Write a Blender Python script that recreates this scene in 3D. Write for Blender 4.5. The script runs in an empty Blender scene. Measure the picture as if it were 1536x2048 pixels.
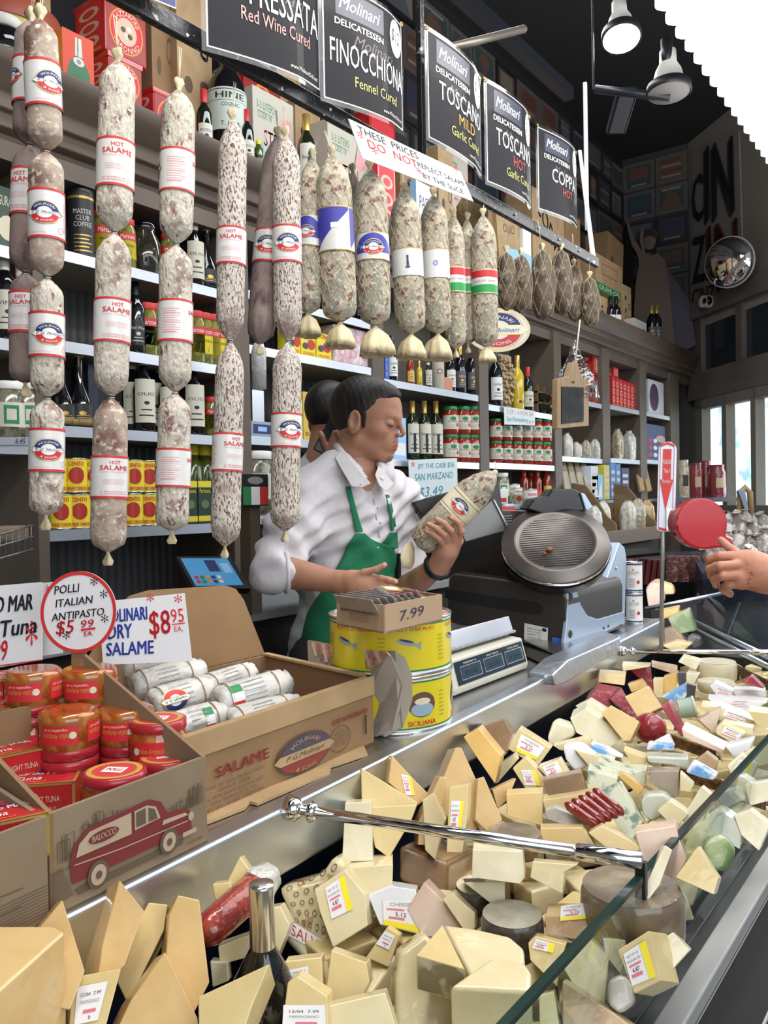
import bpy,math,random,bmesh
import numpy as np
from mathutils import Vector,Matrix
random.seed(7)
PI = math.pi
COL = bpy.context.scene.collection
# ---------------------------------------------------------------- camera
W,HH,FPX = 1536,2048,1656.0
TH,PITCH,ROLL,CH = math.radians(36.6),math.radians(-0.86),0.018,1.45
F0 = Vector((math.cos(TH),math.sin(TH),0)); R0 = Vector((math.sin(TH),-math.cos(TH),0))
Fv = (F0 * math.cos(PITCH) + Vector((0,0,1)) * math.sin(PITCH)).normalized()
U1 = R0.cross(Fv).normalized()
Uv = U1 * math.cos(ROLL) + R0 * math.sin(ROLL); Rv = R0 * math.cos(ROLL) - U1 * math.sin(ROLL)
CAM = Vector((0,0,CH))
cam_d = bpy.data.cameras.new('camera'); cam = bpy.data.objects.new('camera',cam_d); COL.objects.link(cam)
cam.matrix_world = Matrix(((Rv.x,Uv.x,-Fv.x,0),(Rv.y,Uv.y,-Fv.y,0),(Rv.z,Uv.z,-Fv.z,CH),(0,0,0,1)))
cam_d.sensor_fit = 'HORIZONTAL'; cam_d.sensor_width = 36; cam_d.lens = 36 * FPX / W; cam_d.clip_start = .02
bpy.context.scene.camera = cam
def ray(u,v): return Fv + Rv * ((u - 768) / FPX) + Uv * ((1024 - v) / FPX)
def PT(u,v,t): return CAM + ray(u,v) * t
def PY(u,v,Y): d = ray(u,v); return CAM + d * (Y / d.y)
def PX(u,v,X): d = ray(u,v); return CAM + d * (X / d.x)
def PZ(u,v,Z): d = ray(u,v); return CAM + d * ((Z - CH) / d.z)
def TY(u,v,Y): return Y / ray(u,v).y
# ---------------------------------------------------------------- materials
MATS = {}
def mat(name,col,rough=.5,metal=0,coat=0,noise=(),bump=None,emit=0,trans=0,sss=0,alpha=1,spec=.5,wave=None,sheen=0,ior=1.45,bscale=None):
    """noise: list of (scale, colour2, lo, hi[, stretch(x,y,z)])"""
    if name in MATS: return MATS[name]
    m = bpy.data.materials.new(name); m.use_nodes = True; nt = m.node_tree; b = nt.nodes['Principled BSDF']
    c = (*col,1)
    b.inputs['Base Color'].default_value = c; b.inputs['Roughness'].default_value = rough; b.inputs['Metallic'].default_value = metal
    b.inputs['Coat Weight'].default_value = coat; b.inputs['Coat Roughness'].default_value = .08; b.inputs['Transmission Weight'].default_value = trans
    b.inputs['Specular IOR Level'].default_value = spec; b.inputs['Alpha'].default_value = alpha; b.inputs['IOR'].default_value = ior
    if sss:
        b.inputs['Subsurface Weight'].default_value = sss; b.inputs['Subsurface Scale'].default_value = .01
        b.inputs['Subsurface Radius'].default_value = (1,.5,.25)
    if emit:
        b.inputs['Emission Color'].default_value = c; b.inputs['Emission Strength'].default_value = emit
    tc = nt.nodes.new('ShaderNodeTexCoord'); last = None
    def mapped(st):
        mp = nt.nodes.new('ShaderNodeMapping'); mp.inputs['Scale'].default_value = st; nt.links.new(tc.outputs['Object'],mp.inputs['Vector']); return mp.outputs[0]
    for n in noise:
        sc,c2,lo,hi = n[:4]; st = n[4] if len(n) > 4 else (1,1,1)
        tx = nt.nodes.new('ShaderNodeTexNoise'); tx.inputs['Scale'].default_value = sc; tx.inputs['Detail'].default_value = 4
        nt.links.new(mapped(st),tx.inputs['Vector'])
        rp = nt.nodes.new('ShaderNodeMapRange'); rp.inputs['From Min'].default_value = lo; rp.inputs['From Max'].default_value = hi
        nt.links.new(tx.outputs['Fac'],rp.inputs['Value'])
        mx = nt.nodes.new('ShaderNodeMix'); mx.data_type = 'RGBA'
        nt.links.new(rp.outputs[0],mx.inputs[0])
        if last is None: mx.inputs[6].default_value = c
        else: nt.links.new(last,mx.inputs[6])
        mx.inputs[7].default_value = (*c2,1); last = mx.outputs[2]
    if last is not None:
        nt.links.new(last,b.inputs['Base Color'])
        if emit: nt.links.new(last,b.inputs['Emission Color'])
    if wave:   # (scale, axis, strength, distance)
        wv = nt.nodes.new('ShaderNodeTexWave'); wv.inputs['Scale'].default_value = wave[0]; wv.bands_direction = wave[1]
        nt.links.new(tc.outputs['Object'],wv.inputs['Vector'])
        bp = nt.nodes.new('ShaderNodeBump'); bp.inputs['Strength'].default_value = wave[2]; bp.inputs['Distance'].default_value = wave[3]
        nt.links.new(wv.outputs['Fac'],bp.inputs['Height']); nt.links.new(bp.outputs[0],b.inputs['Normal'])
    if bump:   # (scale, strength, distance[, stretch])
        tx = nt.nodes.new('ShaderNodeTexNoise'); tx.inputs['Scale'].default_value = bump[0]; tx.inputs['Detail'].default_value = 3
        nt.links.new(mapped(bump[3] if len(bump) > 3 else (1,1,1)),tx.inputs['Vector'])
        bp = nt.nodes.new('ShaderNodeBump'); bp.inputs['Strength'].default_value = bump[1]; bp.inputs['Distance'].default_value = bump[2]
        nt.links.new(tx.outputs['Fac'],bp.inputs['Height']); nt.links.new(bp.outputs[0],b.inputs['Normal'])
        if coat: nt.links.new(bp.outputs[0],b.inputs['Coat Normal'])
    MATS[name] = m; return m
def flat(name,col,rough=.5,coat=0,**k): return mat(name,col,rough,coat=coat,**k)
def clearfilm(name,tint=(1,1,1),fac=.12,rough=.05,bump=None):
    if name in MATS: return MATS[name]
    m = bpy.data.materials.new(name); m.use_nodes = True; nt = m.node_tree; nt.nodes.clear()
    o = nt.nodes.new('ShaderNodeOutputMaterial'); t = nt.nodes.new('ShaderNodeBsdfTransparent'); g = nt.nodes.new('ShaderNodeBsdfGlossy')
    t.inputs[0].default_value = (*tint,1); g.inputs['Roughness'].default_value = rough
    fr = nt.nodes.new('ShaderNodeLayerWeight'); fr.inputs[0].default_value = .5
    pw = nt.nodes.new('ShaderNodeMath'); pw.operation = 'POWER'; pw.inputs[1].default_value = 4.0; nt.links.new(fr.outputs['Facing'],pw.inputs[0])
    ad = nt.nodes.new('ShaderNodeMath'); ad.operation = 'MULTIPLY_ADD'; ad.inputs[1].default_value = .75; ad.inputs[2].default_value = fac
    mx = nt.nodes.new('ShaderNodeMixShader'); nt.links.new(pw.outputs[0],ad.inputs[0]); nt.links.new(ad.outputs[0],mx.inputs[0])
    nt.links.new(t.outputs[0],mx.inputs[1]); nt.links.new(g.outputs[0],mx.inputs[2]); nt.links.new(mx.outputs[0],o.inputs[0])
    if bump:
        tc = nt.nodes.new('ShaderNodeTexCoord'); tx = nt.nodes.new('ShaderNodeTexNoise'); tx.inputs['Scale'].default_value = bump[0]; nt.links.new(tc.outputs['Object'],tx.inputs['Vector'])
        bp = nt.nodes.new('ShaderNodeBump'); bp.inputs['Strength'].default_value = bump[1]; bp.inputs['Distance'].default_value = bump[2]
        nt.links.new(tx.outputs['Fac'],bp.inputs['Height']); nt.links.new(bp.outputs[0],g.inputs['Normal']); nt.links.new(bp.outputs[0],fr.inputs['Normal'])
    MATS[name] = m; return m
# plain colours
white = flat('white_print',(.78,.78,.76),.5); offwhite = flat('off_white',(.62,.6,.54),.6); black = flat('black',(.01,.01,.012),.4)
red = flat('red_print',(.55,.03,.03),.45); navy = flat('navy_print',(.02,.03,.13),.5); gold = mat('gold',(.55,.38,.1),.35,metal=.6)
pinkp = flat('pink_print',(.72,.3,.32),.5); yellow = flat('yellow_print',(.8,.66,.03),.45); greenp = flat('green_print',(.02,.22,.07),.45)
blue = flat('blue_print',(.03,.1,.45),.45); lblue = flat('light_blue',(.3,.55,.85),.4); orange = flat('orange_print',(.75,.25,.04),.45); grey = flat('grey',(.25,.25,.25),.5)
cream = flat('cream',(.72,.65,.48),.55); ink = flat('black_ink',(.012,.012,.02),.5); redink = flat('red_ink',(.6,.02,.03),.5); blueink = flat('blue_ink',(.02,.04,.3),.5)
brownp = flat('brown_print',(.12,.07,.04),.6)
steel = mat('brushed_steel',(.52,.52,.53),.28,metal=1,bump=(60,.08,.002,(.05,1,1)))
steelb = mat('pale_steel',(.62,.66,.72),.32,metal=1,bump=(40,.05,.002))
chrome = mat('chrome',(.7,.7,.72),.08,metal=1)
darkmetal = mat('dark_metal',(.03,.03,.035),.4,metal=.5)
kraft = mat('kraft_card',(.30,.18,.085),.75,noise=[(9,(.24,.14,.065),.35,.7)],bump=(120,.1,.001))
kraftl = mat('light_card',(.42,.29,.15),.75,noise=[(14,(.34,.22,.11),.35,.7)])
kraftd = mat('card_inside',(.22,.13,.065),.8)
# ---------------------------------------------------------------- objects
LOC = {}
def tag(o,label=None,cat=None,group=None,kind=None):
    if label: o['label'] = label
    if cat: o['category'] = cat
    if group: o['group'] = group
    if kind: o['kind'] = kind
    return o
def thing(name,label,cat,loc=(0,0,0),group=None):
    o = bpy.data.objects.new(name,None); o.empty_display_size = .02; COL.objects.link(o); o.location = loc; LOC[o.name] = Vector(loc)
    return tag(o,label,cat,group)
_txt = {}
def textgeo(s,bold=0,shear=0):
    bold = 0; k = (s,bold,shear)
    if k in _txt: return _txt[k]
    c = bpy.data.curves.new('t','FONT'); c.body = s; c.resolution_u = 2; c.offset = bold; c.shear = shear; c.size = 1
    o = bpy.data.objects.new('t',c); COL.objects.link(o)
    me = bpy.data.meshes.new_from_object(o.evaluated_get(bpy.context.evaluated_depsgraph_get()))
    vs = [(v.co.x,v.co.y) for v in me.vertices]; fs = [tuple(p.vertices) for p in me.polygons]
    bpy.data.objects.remove(o); bpy.data.curves.remove(c); bpy.data.meshes.remove(me)
    if vs: x0 = min(v[0] for v in vs); x1 = max(v[0] for v in vs)
    else: x0 = x1 = 0
    _txt[k] = (vs,fs,x0,x1); return _txt[k]
class Art:
    """flat artwork: shapes in 2D on layers, later mapped on a surface"""
    def __init__(s): s.sh = []
    def geo(s,pts,fs,m,ly): s.sh.append((pts,fs,m,ly)); return s
    def rect(s,x0,y0,x1,y1,m,ly=1,nx=1):
        pts = []; fs = []
        for i in range(nx + 1):
            x = x0 + (x1 - x0) * i / nx; pts += [(x,y0),(x,y1)]
            if i: fs.append((2 * i - 2,2 * i,2 * i + 1,2 * i - 1))
        return s.geo(pts,fs,m,ly)
    def poly(s,pts,m,ly=1): return s.geo(list(pts),[tuple(range(len(pts)))],m,ly)
    def ell(s,cx,cy,a,b,m,ly=1,a0=0,a1=360,r0=0,rings=4,n=28,rot=0):
        pts = []; fs = []; cr,sr = math.cos(rot),math.sin(rot)
        for k in range(rings + 1):
            q = r0 + (1 - r0) * k / rings
            for i in range(n + 1):
                t = math.radians(a0 + (a1 - a0) * i / n); x,y = a * q * math.cos(t),b * q * math.sin(t)
                pts.append((cx + x * cr - y * sr,cy + x * sr + y * cr))
        for k in range(rings):
            for i in range(n):
                p = k * (n + 1) + i; fs.append((p,p + n + 1,p + n + 2,p + 1))
        return s.geo(pts,fs,m,ly)
    def text(s,t,x,y,h,m,ly=2,al='c',w=None,bold=0,shear=0,rot=0,sx=1,jit=0):
        vs,fs,x0,x1 = textgeo(t,bold,shear); k = h / .7; kx = k * sx
        if w: kx = w / max(1e-6,(x1 - x0))
        off = {'l': -x0,'c': -(x0 + x1) / 2,'r': -x1}[al]; cr,sr = math.cos(rot),math.sin(rot)
        pts = []
        for a,b in vs:
            X,Yv = (a + off) * kx,b * k
            if jit: Yv += jit * math.sin(X * 37 / max(h,.001) * .2)
            pts.append((x + X * cr - Yv * sr,y + X * sr + Yv * cr))
        if bold:
            e = bold * 1.1 * h; s.geo([(a + e,b + e * .5) for a,b in pts],fs,m,ly); s.geo([(a - e,b - e * .5) for a,b in pts],fs,m,ly)
        return s.geo(pts,fs,m,ly)
    def arctext(s,t,cx,cy,r,h,m,a_mid=90,span=120,ly=3,bold=.02,below=False,ky=1):
        vs,fs,x0,x1 = textgeo(t,bold,0); L = x1 - x0; pts = []
        for a,b in vs:
            q = (a - x0) / L - .5; k = h / .7
            if not below: th = math.radians(a_mid - q * span); rr = r + b * k
            else: th = math.radians(a_mid + q * span); rr = r - b * k
            pts.append((cx + rr * math.cos(th),cy + rr * math.sin(th) * ky))
        return s.geo(pts,fs,m,ly)
    def line(s,pts,w,m,ly=2):
        for (a,b),(c,d) in zip(pts[:-1],pts[1:]):
            L = math.hypot(c - a,d - b) or 1; nx,ny = -(d - b) / L * w / 2,(c - a) / L * w / 2
            s.geo([(a + nx,b + ny),(a - nx,b - ny),(c - nx,d - ny),(c + nx,d + ny)],[(0,1,2,3)],m,ly)
        return s
def logo_art(a,cx,cy,w,k=1.0,sm=False):
    """oval sausage maker's emblem, w wide"""
    h = w * .62
    a.ell(cx,cy,w * .42,h * .5,gold,2,rings=3); a.ell(cx,cy,w * .40,h * .47,white,3,rings=3)
    a.ell(cx,cy + h * .03,w * .375,h * .42,navy,4,a0=8,a1=172,r0=.52,rings=2)
    a.ell(cx,cy - h * .03,w * .375,h * .42,red,4,a0=188,a1=352,r0=.5,rings=2)
    a.poly([(cx - w * .5,cy - h * .02),(cx - w * .38,cy + h * .12),(cx + w * .38,cy + h * .12),(cx + w * .5,cy - h * .02),(cx + w * .38,cy - h * .13),(cx - w * .38,cy - h * .13)],gold,5)
    a.poly([(cx - w * .47,cy - h * .02),(cx - w * .37,cy + h * .09),(cx + w * .37,cy + h * .09),(cx + w * .47,cy - h * .02),(cx + w * .37,cy - h * .10),(cx - w * .37,cy - h * .10)],white,6)
    if not sm:
        a.arctext('MOLINARI',cx,cy + h * .03,w * .245,h * .13,white,90,115,7,ky=.66)
        a.arctext('& SONS',cx,cy - h * .03,w * .345,h * .12,white,270,80,7,below=True,ky=.66)
    a.text('P. G. Molinari',cx,cy - h * .06,h * .11,ink,7,w=w * .7,shear=.4)
class MB:
    def __init__(s): s.v = []; s.f = []; s.m = []; s.sm = []; s.mats = []
    def mi(s,m):
        if m not in s.mats: s.mats.append(m)
        return s.mats.index(m)
    def add(s,vs,fs,m,smooth=False,xf=None):
        o = len(s.v); k = s.mi(m)
        for p in vs:
            p = Vector(p); s.v.append(xf @ p if xf is not None else p)
        for f in fs: s.f.append(tuple(i + o for i in f)); s.m.append(k); s.sm.append(smooth)
        return s
    def box(s,x0,y0,z0,x1,y1,z1,m,xf=None):
        vs = [(x,y,z) for z in (z0,z1) for y in (y0,y1) for x in (x0,x1)]
        return s.add(vs,[(0,2,3,1),(4,5,7,6),(0,1,5,4),(2,6,7,3),(0,4,6,2),(1,3,7,5)],m,xf=xf)
    def lathe(s,prof,m,n=24,c=(0,0,0),xf=None,smooth=True,caps=True,a0=0,a1=2 * PI,wob=None):
        vs = []; fs = []; full = abs(a1 - a0 - 2 * PI) < 1e-6; cols = n if full else n + 1
        for j,(r,z) in enumerate(prof):
            for i in range(cols):
                t = a0 + (a1 - a0) * i / n; q = wob(t,z) if wob else 1
                vs.append((c[0] + r * q * math.cos(t),c[1] + r * q * math.sin(t),c[2] + z))
        for j in range(len(prof) - 1):
            for i in range(n):
                k = (i + 1) % cols; fs.append((j * cols + i,j * cols + k,(j + 1) * cols + k,(j + 1) * cols + i))
        s.add(vs,fs,m,smooth,xf)
        if caps and full:
            if prof[0][0] > 1e-5: s.add(vs[:cols],[tuple(reversed(range(cols)))],m,False,xf)
            if prof[-1][0] > 1e-5: s.add(vs[-cols:],[tuple(range(cols))],m,False,xf)
        return s
    def cyl(s,r,z0,z1,m,n=24,c=(0,0,0),xf=None,r2=None): return s.lathe([(r,z0),(r2 if r2 is not None else r,z1)],m,n,c,xf)
    def tube(s,pts,r,m,n=8,closed=False,smooth=True):
        pts = [Vector(p) for p in pts]; N = len(pts); rs = r if isinstance(r,(list,tuple)) else [r] * N; vs = []; fs = []
        up = None
        for i,p in enumerate(pts):
            a = pts[i - 1] if (i or closed) else p; b = pts[(i + 1) % N] if (i < N - 1 or closed) else p
            d = (b - a).normalized()
            if up is None: up = Vector((0,0,1)) if abs(d.z) < .9 else Vector((1,0,0))
            x = d.cross(up).normalized(); up = x.cross(d).normalized()
            for k in range(n):
                t = 2 * PI * k / n; vs.append(p + (x * math.cos(t) + up * math.sin(t)) * rs[i])
        for i in range(N if closed else N - 1):
            j = (i + 1) % N
            for k in range(n): l = (k + 1) % n; fs.append((i * n + k,i * n + l,j * n + l,j * n + k))
        if not closed: fs += [tuple(reversed(range(n))),tuple(range((N - 1) * n,N * n))]
        return s.add(vs,fs,m,smooth)
    def prism(s,poly,off,m,mside=None,mback=None):
        """poly: 3D points, off: vector or list of back points"""
        n = len(poly); poly = [Vector(p) for p in poly]
        back = [p + Vector(off) for p in poly] if not isinstance(off,list) else [Vector(p) for p in off]
        s.add(poly,[tuple(range(n))],m); s.add(back,[tuple(reversed(range(n)))],mback or m)
        s.add(poly + back,[(i,i + n,(i + 1) % n + n,(i + 1) % n) for i in range(n)],mside or m); return s
    def art(s,a,fn):
        for pts,fs,m,ly in a.sh: s.add([fn(x,y,ly) for x,y in pts],fs,m)
        return s
    def ball(s,c,r,m,n=12,xf=None,sc=(1,1,1)):
        vs = []; fs = []; k = n // 2
        for j in range(k + 1):
            p = PI * j / k
            for i in range(n): t = 2 * PI * i / n; vs.append((c[0] + r * sc[0] * math.sin(p) * math.cos(t),c[1] + r * sc[1] * math.sin(p) * math.sin(t),c[2] + r * sc[2] * math.cos(p)))
        for j in range(k):
            for i in range(n): l = (i + 1) % n; fs.append((j * n + i,(j + 1) * n + i,(j + 1) * n + l,j * n + l))
        return s.add(vs,fs,m,True,xf)
    def build(s,name,parent=None,loc=None,bevel=0,seg=2,label=None,weld=False,fixn=True,mods=None):
        me = bpy.data.meshes.new(name); L = Vector(loc) if loc is not None else (LOC[parent.name] if parent is not None else Vector((0,0,0)))
        me.from_pydata([p - L for p in s.v],[],s.f)
        for m in s.mats: me.materials.append(m)
        me.polygons.foreach_set('material_index',s.m); me.polygons.foreach_set('use_smooth',s.sm)
        if bevel or weld or fixn:
            bm = bmesh.new(); bm.from_mesh(me)
            if weld or bevel: bmesh.ops.remove_doubles(bm,verts=bm.verts,dist=1e-5)
            if bevel:
                if fixn: bmesh.ops.recalc_face_normals(bm,faces=bm.faces)
                es = [e for e in bm.edges if len(e.link_faces) == 2 and e.calc_face_angle(0) > .5]
                bmesh.ops.bevel(bm,geom=es,offset=bevel,segments=seg,affect='EDGES',clamp_overlap=True,profile=.5)
                for f in bm.faces:
                    if seg > 1: f.smooth = True
            bm.to_mesh(me); bm.free()
            if bevel and seg > 1: me.polygons.foreach_set('use_smooth',[True] * len(me.polygons)); me.set_sharp_from_angle(angle=math.radians(50))
        me.update()
        o = bpy.data.objects.new(name,me); COL.objects.link(o); LOC[o.name] = L
        if bevel and seg > 1: o.modifiers.new('wn','WEIGHTED_NORMAL').keep_sharp = True
        if parent is not None: o.parent = parent; o.location = L - LOC[parent.name]
        else: o.location = L
        if label: o['label'] = label
        return o
def struct(name,mb,**k): o = mb.build(name,**k); o['kind'] = 'structure'; return o
def kids(o): return [c for c in KIDS.get(o.name,[])]
KIDS = {}
def copy_tree(o,loc,rz=0,label=None,group=None,sc=None,rot=None,parent=None):
    ch = list(o.children); c = o.copy(); COL.objects.link(c)
    if parent is not None: c.parent = parent
    else:
        c.location = loc; c.rotation_euler = rot if rot else (0,0,rz)
        if sc: c.scale = (sc,sc,sc) if not isinstance(sc,tuple) else sc
        LOC[c.name] = Vector(loc)
        if label: c['label'] = label
        if group: c['group'] = group
    for k in ch: copy_tree(k,None,parent=c)
    return c
class Kind:
    """a prototype built at the origin; the first placement uses the prototype itself"""
    def __init__(s,fn,*a,**k): s.fn = fn; s.a = a; s.k = k; s.o = None; s.used = False
    def put(s,loc,label,group=None,rz=0,sc=None,rot=None):
        if s.o is None: s.o = s.fn(*s.a,**s.k)
        if not s.used:
            s.used = True; o = s.o; o.location = loc; o.rotation_euler = rot if rot else (0,0,rz)
            if sc: o.scale = (sc,sc,sc) if not isinstance(sc,tuple) else sc
            o['label'] = label
            if group: o['group'] = group
            return o
        return copy_tree(s.o,loc,rz,label,group,sc,rot)
ORD = ['leftmost','second from left','third from left','fourth from left','fifth from left','sixth from left','seventh from left','eighth from left','ninth from left','tenth from left','eleventh from left','twelfth from left','thirteenth from left','fourteenth from left','fifteenth from left','sixteenth from left','seventeenth from left','eighteenth from left','nineteenth from left','twentieth from left','twenty-first from left','twenty-second from left']
def ordn(i,n): return ORD[i] if i < n - 1 or n < 2 else 'rightmost'
def planemap(o,ex,ey,step=.0004):
    o = Vector(o); ex = Vector(ex); ey = Vector(ey); nn = ex.cross(ey).normalized()
    return lambda x,y,l: o + ex * x + ey * y + nn * (step * l)
def quadmap(p00,p10,p11,p01,step=.0005,bow=0):
    """x,y in 0..1 (y up) over a quad of corners; bow bulges it along the normal"""
    p00,p10,p11,p01 = map(Vector,(p00,p10,p11,p01)); nn = (p10 - p00).cross(p01 - p00).normalized()
    return lambda x,y,l: (p00 * (1 - x) * (1 - y) + p10 * x * (1 - y) + p11 * x * y + p01 * (1 - x) * y) + nn * (step * l + bow * 4 * x * (1 - x))
def cylmap(r,c=(0,0,0),a0=-PI / 2,step=.0003,xf=None):
    def fn(x,y,l):
        t = a0 + x / r; rr = r + step * l; p = Vector((c[0] + rr * math.cos(t),c[1] + rr * math.sin(t),c[2] + y)); return xf @ p if xf is not None else p
    return fn
# ================================================================ room, shelving, counter, case
SH = 2.4; WB = 2.74; UW = 3.1; CEIL = 4.9; XE = 8.4; CZ = 1.05; CY = .8
wallw = mat('beadboard_paint',(.095,.095,.10),.6,wave=(9,'X',.5,.01))
shelfpaint = mat('shelf_paint',(.135,.105,.08),.5,noise=[(3,(.09,.07,.055),.35,.7)])
shelfwhite = mat('shelf_interior',(.22,.20,.165),.6)
alu = mat('aluminium_strip',(.6,.64,.72),.35,metal=.85)
tilem = mat('white_tile',(.5,.5,.49),.25)
dark = mat('dark_wall',(.02,.02,.024),.7); ceilm = mat('ceiling_dark',(.022,.02,.022),.9,bump=(30,.2,.01))
woodtrim = mat('old_painted_wood',(.19,.165,.145),.5,noise=[(5,(.13,.11,.1),.3,.7,(.3,1,1))])
beige = mat('beige_plaster',(.33,.30,.25),.7)
floorm = mat('floor',(.12,.11,.1),.5,noise=[(3,(.08,.07,.06),.3,.7)])
struct('floor',MB().box(-3,-4,-.1,10,3.3,0,floorm))
struct('ceiling',MB().box(-3,-1.3,CEIL,10,3.3,CEIL + .1,ceilm))
struct('wall_back',MB().box(-2.5,WB,0,XE + .1,WB + .05,2.72,wallw))
struct('wall_upper',MB().box(-2.5,UW,2.72,XE + .1,UW + .1,CEIL,dark))
struct('wall_far',MB().box(XE,2.43,0,XE + .1,UW + .1,CEIL,mat('far_wall',(.06,.055,.055),.7)))
struct('wall_left',MB().box(-2.6,-1.3,0,-2.5,3.2,CEIL,beige))
def an(s,z,d=0):   # a point on the angled door wall
    dx,dy = -.697,-.717; nx,ny = -.717,.697
    return Vector((XE + dx * s + nx * d,2.43 + dy * s + ny * d,z))
def abox(mb,s0,s1,z0,z1,d0,d1,m):
    vs = [an(s,z,d) for z in (z0,z1) for d in (d0,d1) for s in (s0,s1)]
    mb.add(vs,[(0,1,3,2),(4,6,7,5),(0,4,5,1),(2,3,7,6),(0,2,6,4),(1,5,7,3)],m)
def sfor(u,v=900):
    d = ray(u,v); a = an(0,0); b = an(1,0) - a
    # cam + t d = a + s b
    det = d.x * (-b.y) + b.x * d.y; t = (a.x * (-b.y) + b.x * a.y) / det; return (d.x * a.y - d.y * a.x) / det,t
def zfor(u,v): s,t = sfor(u,v); return (CAM + ray(u,v) * t).z
S = lambda u: sfor(u)[0]
m = MB(); abox(m,0,3.3,zfor(1400,655),CEIL,-.1,0,beige); abox(m,-.2,S(1398),0,zfor(1400,655),-.1,0,shelfwhite)
abox(m,S(1398),3.3,0,zfor(1440,1020),-.1,0,beige); abox(m,2.4,3.3,0,3.1,-.1,0,beige)
struct('wall_right',m)
zt1,zt2 = zfor(1400,800),zfor(1400,640); zb1 = zfor(1400,668)
m = MB(); abox(m,S(1386),2.4,zt1,zt1 + .26,-.06,.05,woodtrim); abox(m,S(1386),2.4,zt2,zt2 + .16,-.06,.08,woodtrim)
abox(m,S(1386),2.4,zt1 - .04,zt1,-.06,.02,mat('dark_gap',(.03,.03,.03),.6))
for u,w in ((1388,22),(1480,12),(1560,12)): abox(m,S(u),S(u + w),zt1 + .2,zt2 + .05,-.05,.03,woodtrim)
struct('trim_1',m)
m = MB()
for u,w in ((1398,14),(1452,9),(1510,10),(1570,9)): abox(m,S(u),S(u + w),zfor(1440,1020),zt1,-.05,.04,shelfwhite)
abox(m,S(1398),2.4,zfor(1440,1028),zfor(1440,1010),-.05,.05,shelfwhite); abox(m,S(1398),2.4,zt1 - .1,zt1,-.05,.04,shelfwhite)
struct('window_1',m)
m = MB(); abox(m,S(1398),2.4,zt1 + .2,zt2 + .02,-.03,-.02,mat('dark_transom_glass',(.03,.04,.05),.06,spec=.8)); struct('window_2',m)
# bright street seen through the window
street = mat('sunlit_street',(.62,.82,.88),.9,noise=[(2.2,(.95,.97,1),.38,.55),(5,(.35,.62,.66),.55,.68),(1.1,(.8,.55,.5),.62,.75)],emit=1.0)
m = MB(); abox(m,-9,4.2,-.5,5.0,-1.9,-1.85,street); o = m.build('street_view'); tag(o,'bright sunlit street and pale mural seen through the far window','street view')
m = MB(); abox(m,S(1398),2.4,zfor(1440,1020),zt1 - .1,-.02,-.015,clearfilm('window_glass',fac=.02)); struct('window_3',m)
cornm = mat('cornice_wood',(.16,.115,.085),.42,noise=[(4,(.10,.07,.055),.35,.7,(.3,2,2))])
# cornice: stepped moulding along the top of the shelving
zc = PY(700,490,SH - .1).z
prof = [(0,0),(.0,.05),(.03,.06),(.035,.10),(.055,.105),(.06,.15),(.085,.17),(.11,.21),(.12,.23),(.12,.255),(-.35,.255),(-.35,0)]
m = MB(); p = [(-2.45,SH + .02 - a,2.53 + b) for a,b in prof]; m.prism(p,(XE - .05 + 2.45,0,0),cornm); ob = struct('trim_cornice',m,bevel=.004)
# bays: (u0,u1,[shelf pixels])
bays = [(-170,70,[(20,497),(20,681),(20,887)]),(92,462,[(280,541),(230,700),(257,862),(250,1056)]),(500,745,[(630,617),(604,711),(560,877),(499,1033)]),
        (768,958,[(860,775),(870,923),(870,1085)]),(976,1108,[(1040,820),(1040,929),(996,1009)]),(1122,1204,[(1183,805),(1160,916),(1180,997)]),
        (1219,1279,[(1248,816),(1248,919),(1260,1000)]),(1292,1340,[(1310,828),(1310,921)])]
BAY = []
for b0,b1,sp in bays: BAY.append((PY(b0,900,SH).x,PY(b1,900,SH).x,[PY(u,v,SH).z for u,v in sp]))
edges = [(BAY[i][1],BAY[i + 1][0]) for i in range(len(BAY) - 1)] + [(BAY[-1][1],BAY[-1][1] + .25)]
unit = thing('wall_shelving','tall painted wooden wall shelving with metal-edged shelves behind the counter','shelving',(0,SH,0))
for a,b in edges: MB().box(a,SH - .01,0,b,WB,2.56,shelfpaint).build('upright',unit,bevel=.002)
for i,(a,b,zs) in enumerate(BAY):
    for z in zs:
        MB().box(a,SH + .003,z - .028,b,WB,z,shelfwhite).box(a,SH - .004,z - .032,b,SH + .004,z + .003,alu).build('shelf',unit)
MB().box(BAY[3][0],WB - .02,.9,BAY[-1][1],WB - .005,2.56,shelfwhite).build('back_panel',unit)
MB().box(-2.4,SH + .01,2.5,XE - .2,WB,2.56,shelfpaint).build('top_board',unit)
struct('wall_tiled',MB().box(-2.4,WB - .02,.4,BAY[0][1],WB - .01,BAY[0][2][2] - .03,tilem))
# back counter along the shelving
bc = thing('back_counter','dark back counter running along the wall shelving behind the worker','counter',(1.5,2.2,0))
MB().box(-2.4,2.02,1.045,3.3,SH - .012,1.08,mat('grey_laminate',(.28,.29,.3),.35)).build('worktop',bc,bevel=.003)
MB().box(-2.4,2.07,0,3.3,SH - .03,1.045,mat('dark_cabinet',(.035,.03,.028),.5)).build('cabinet',bc)
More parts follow.
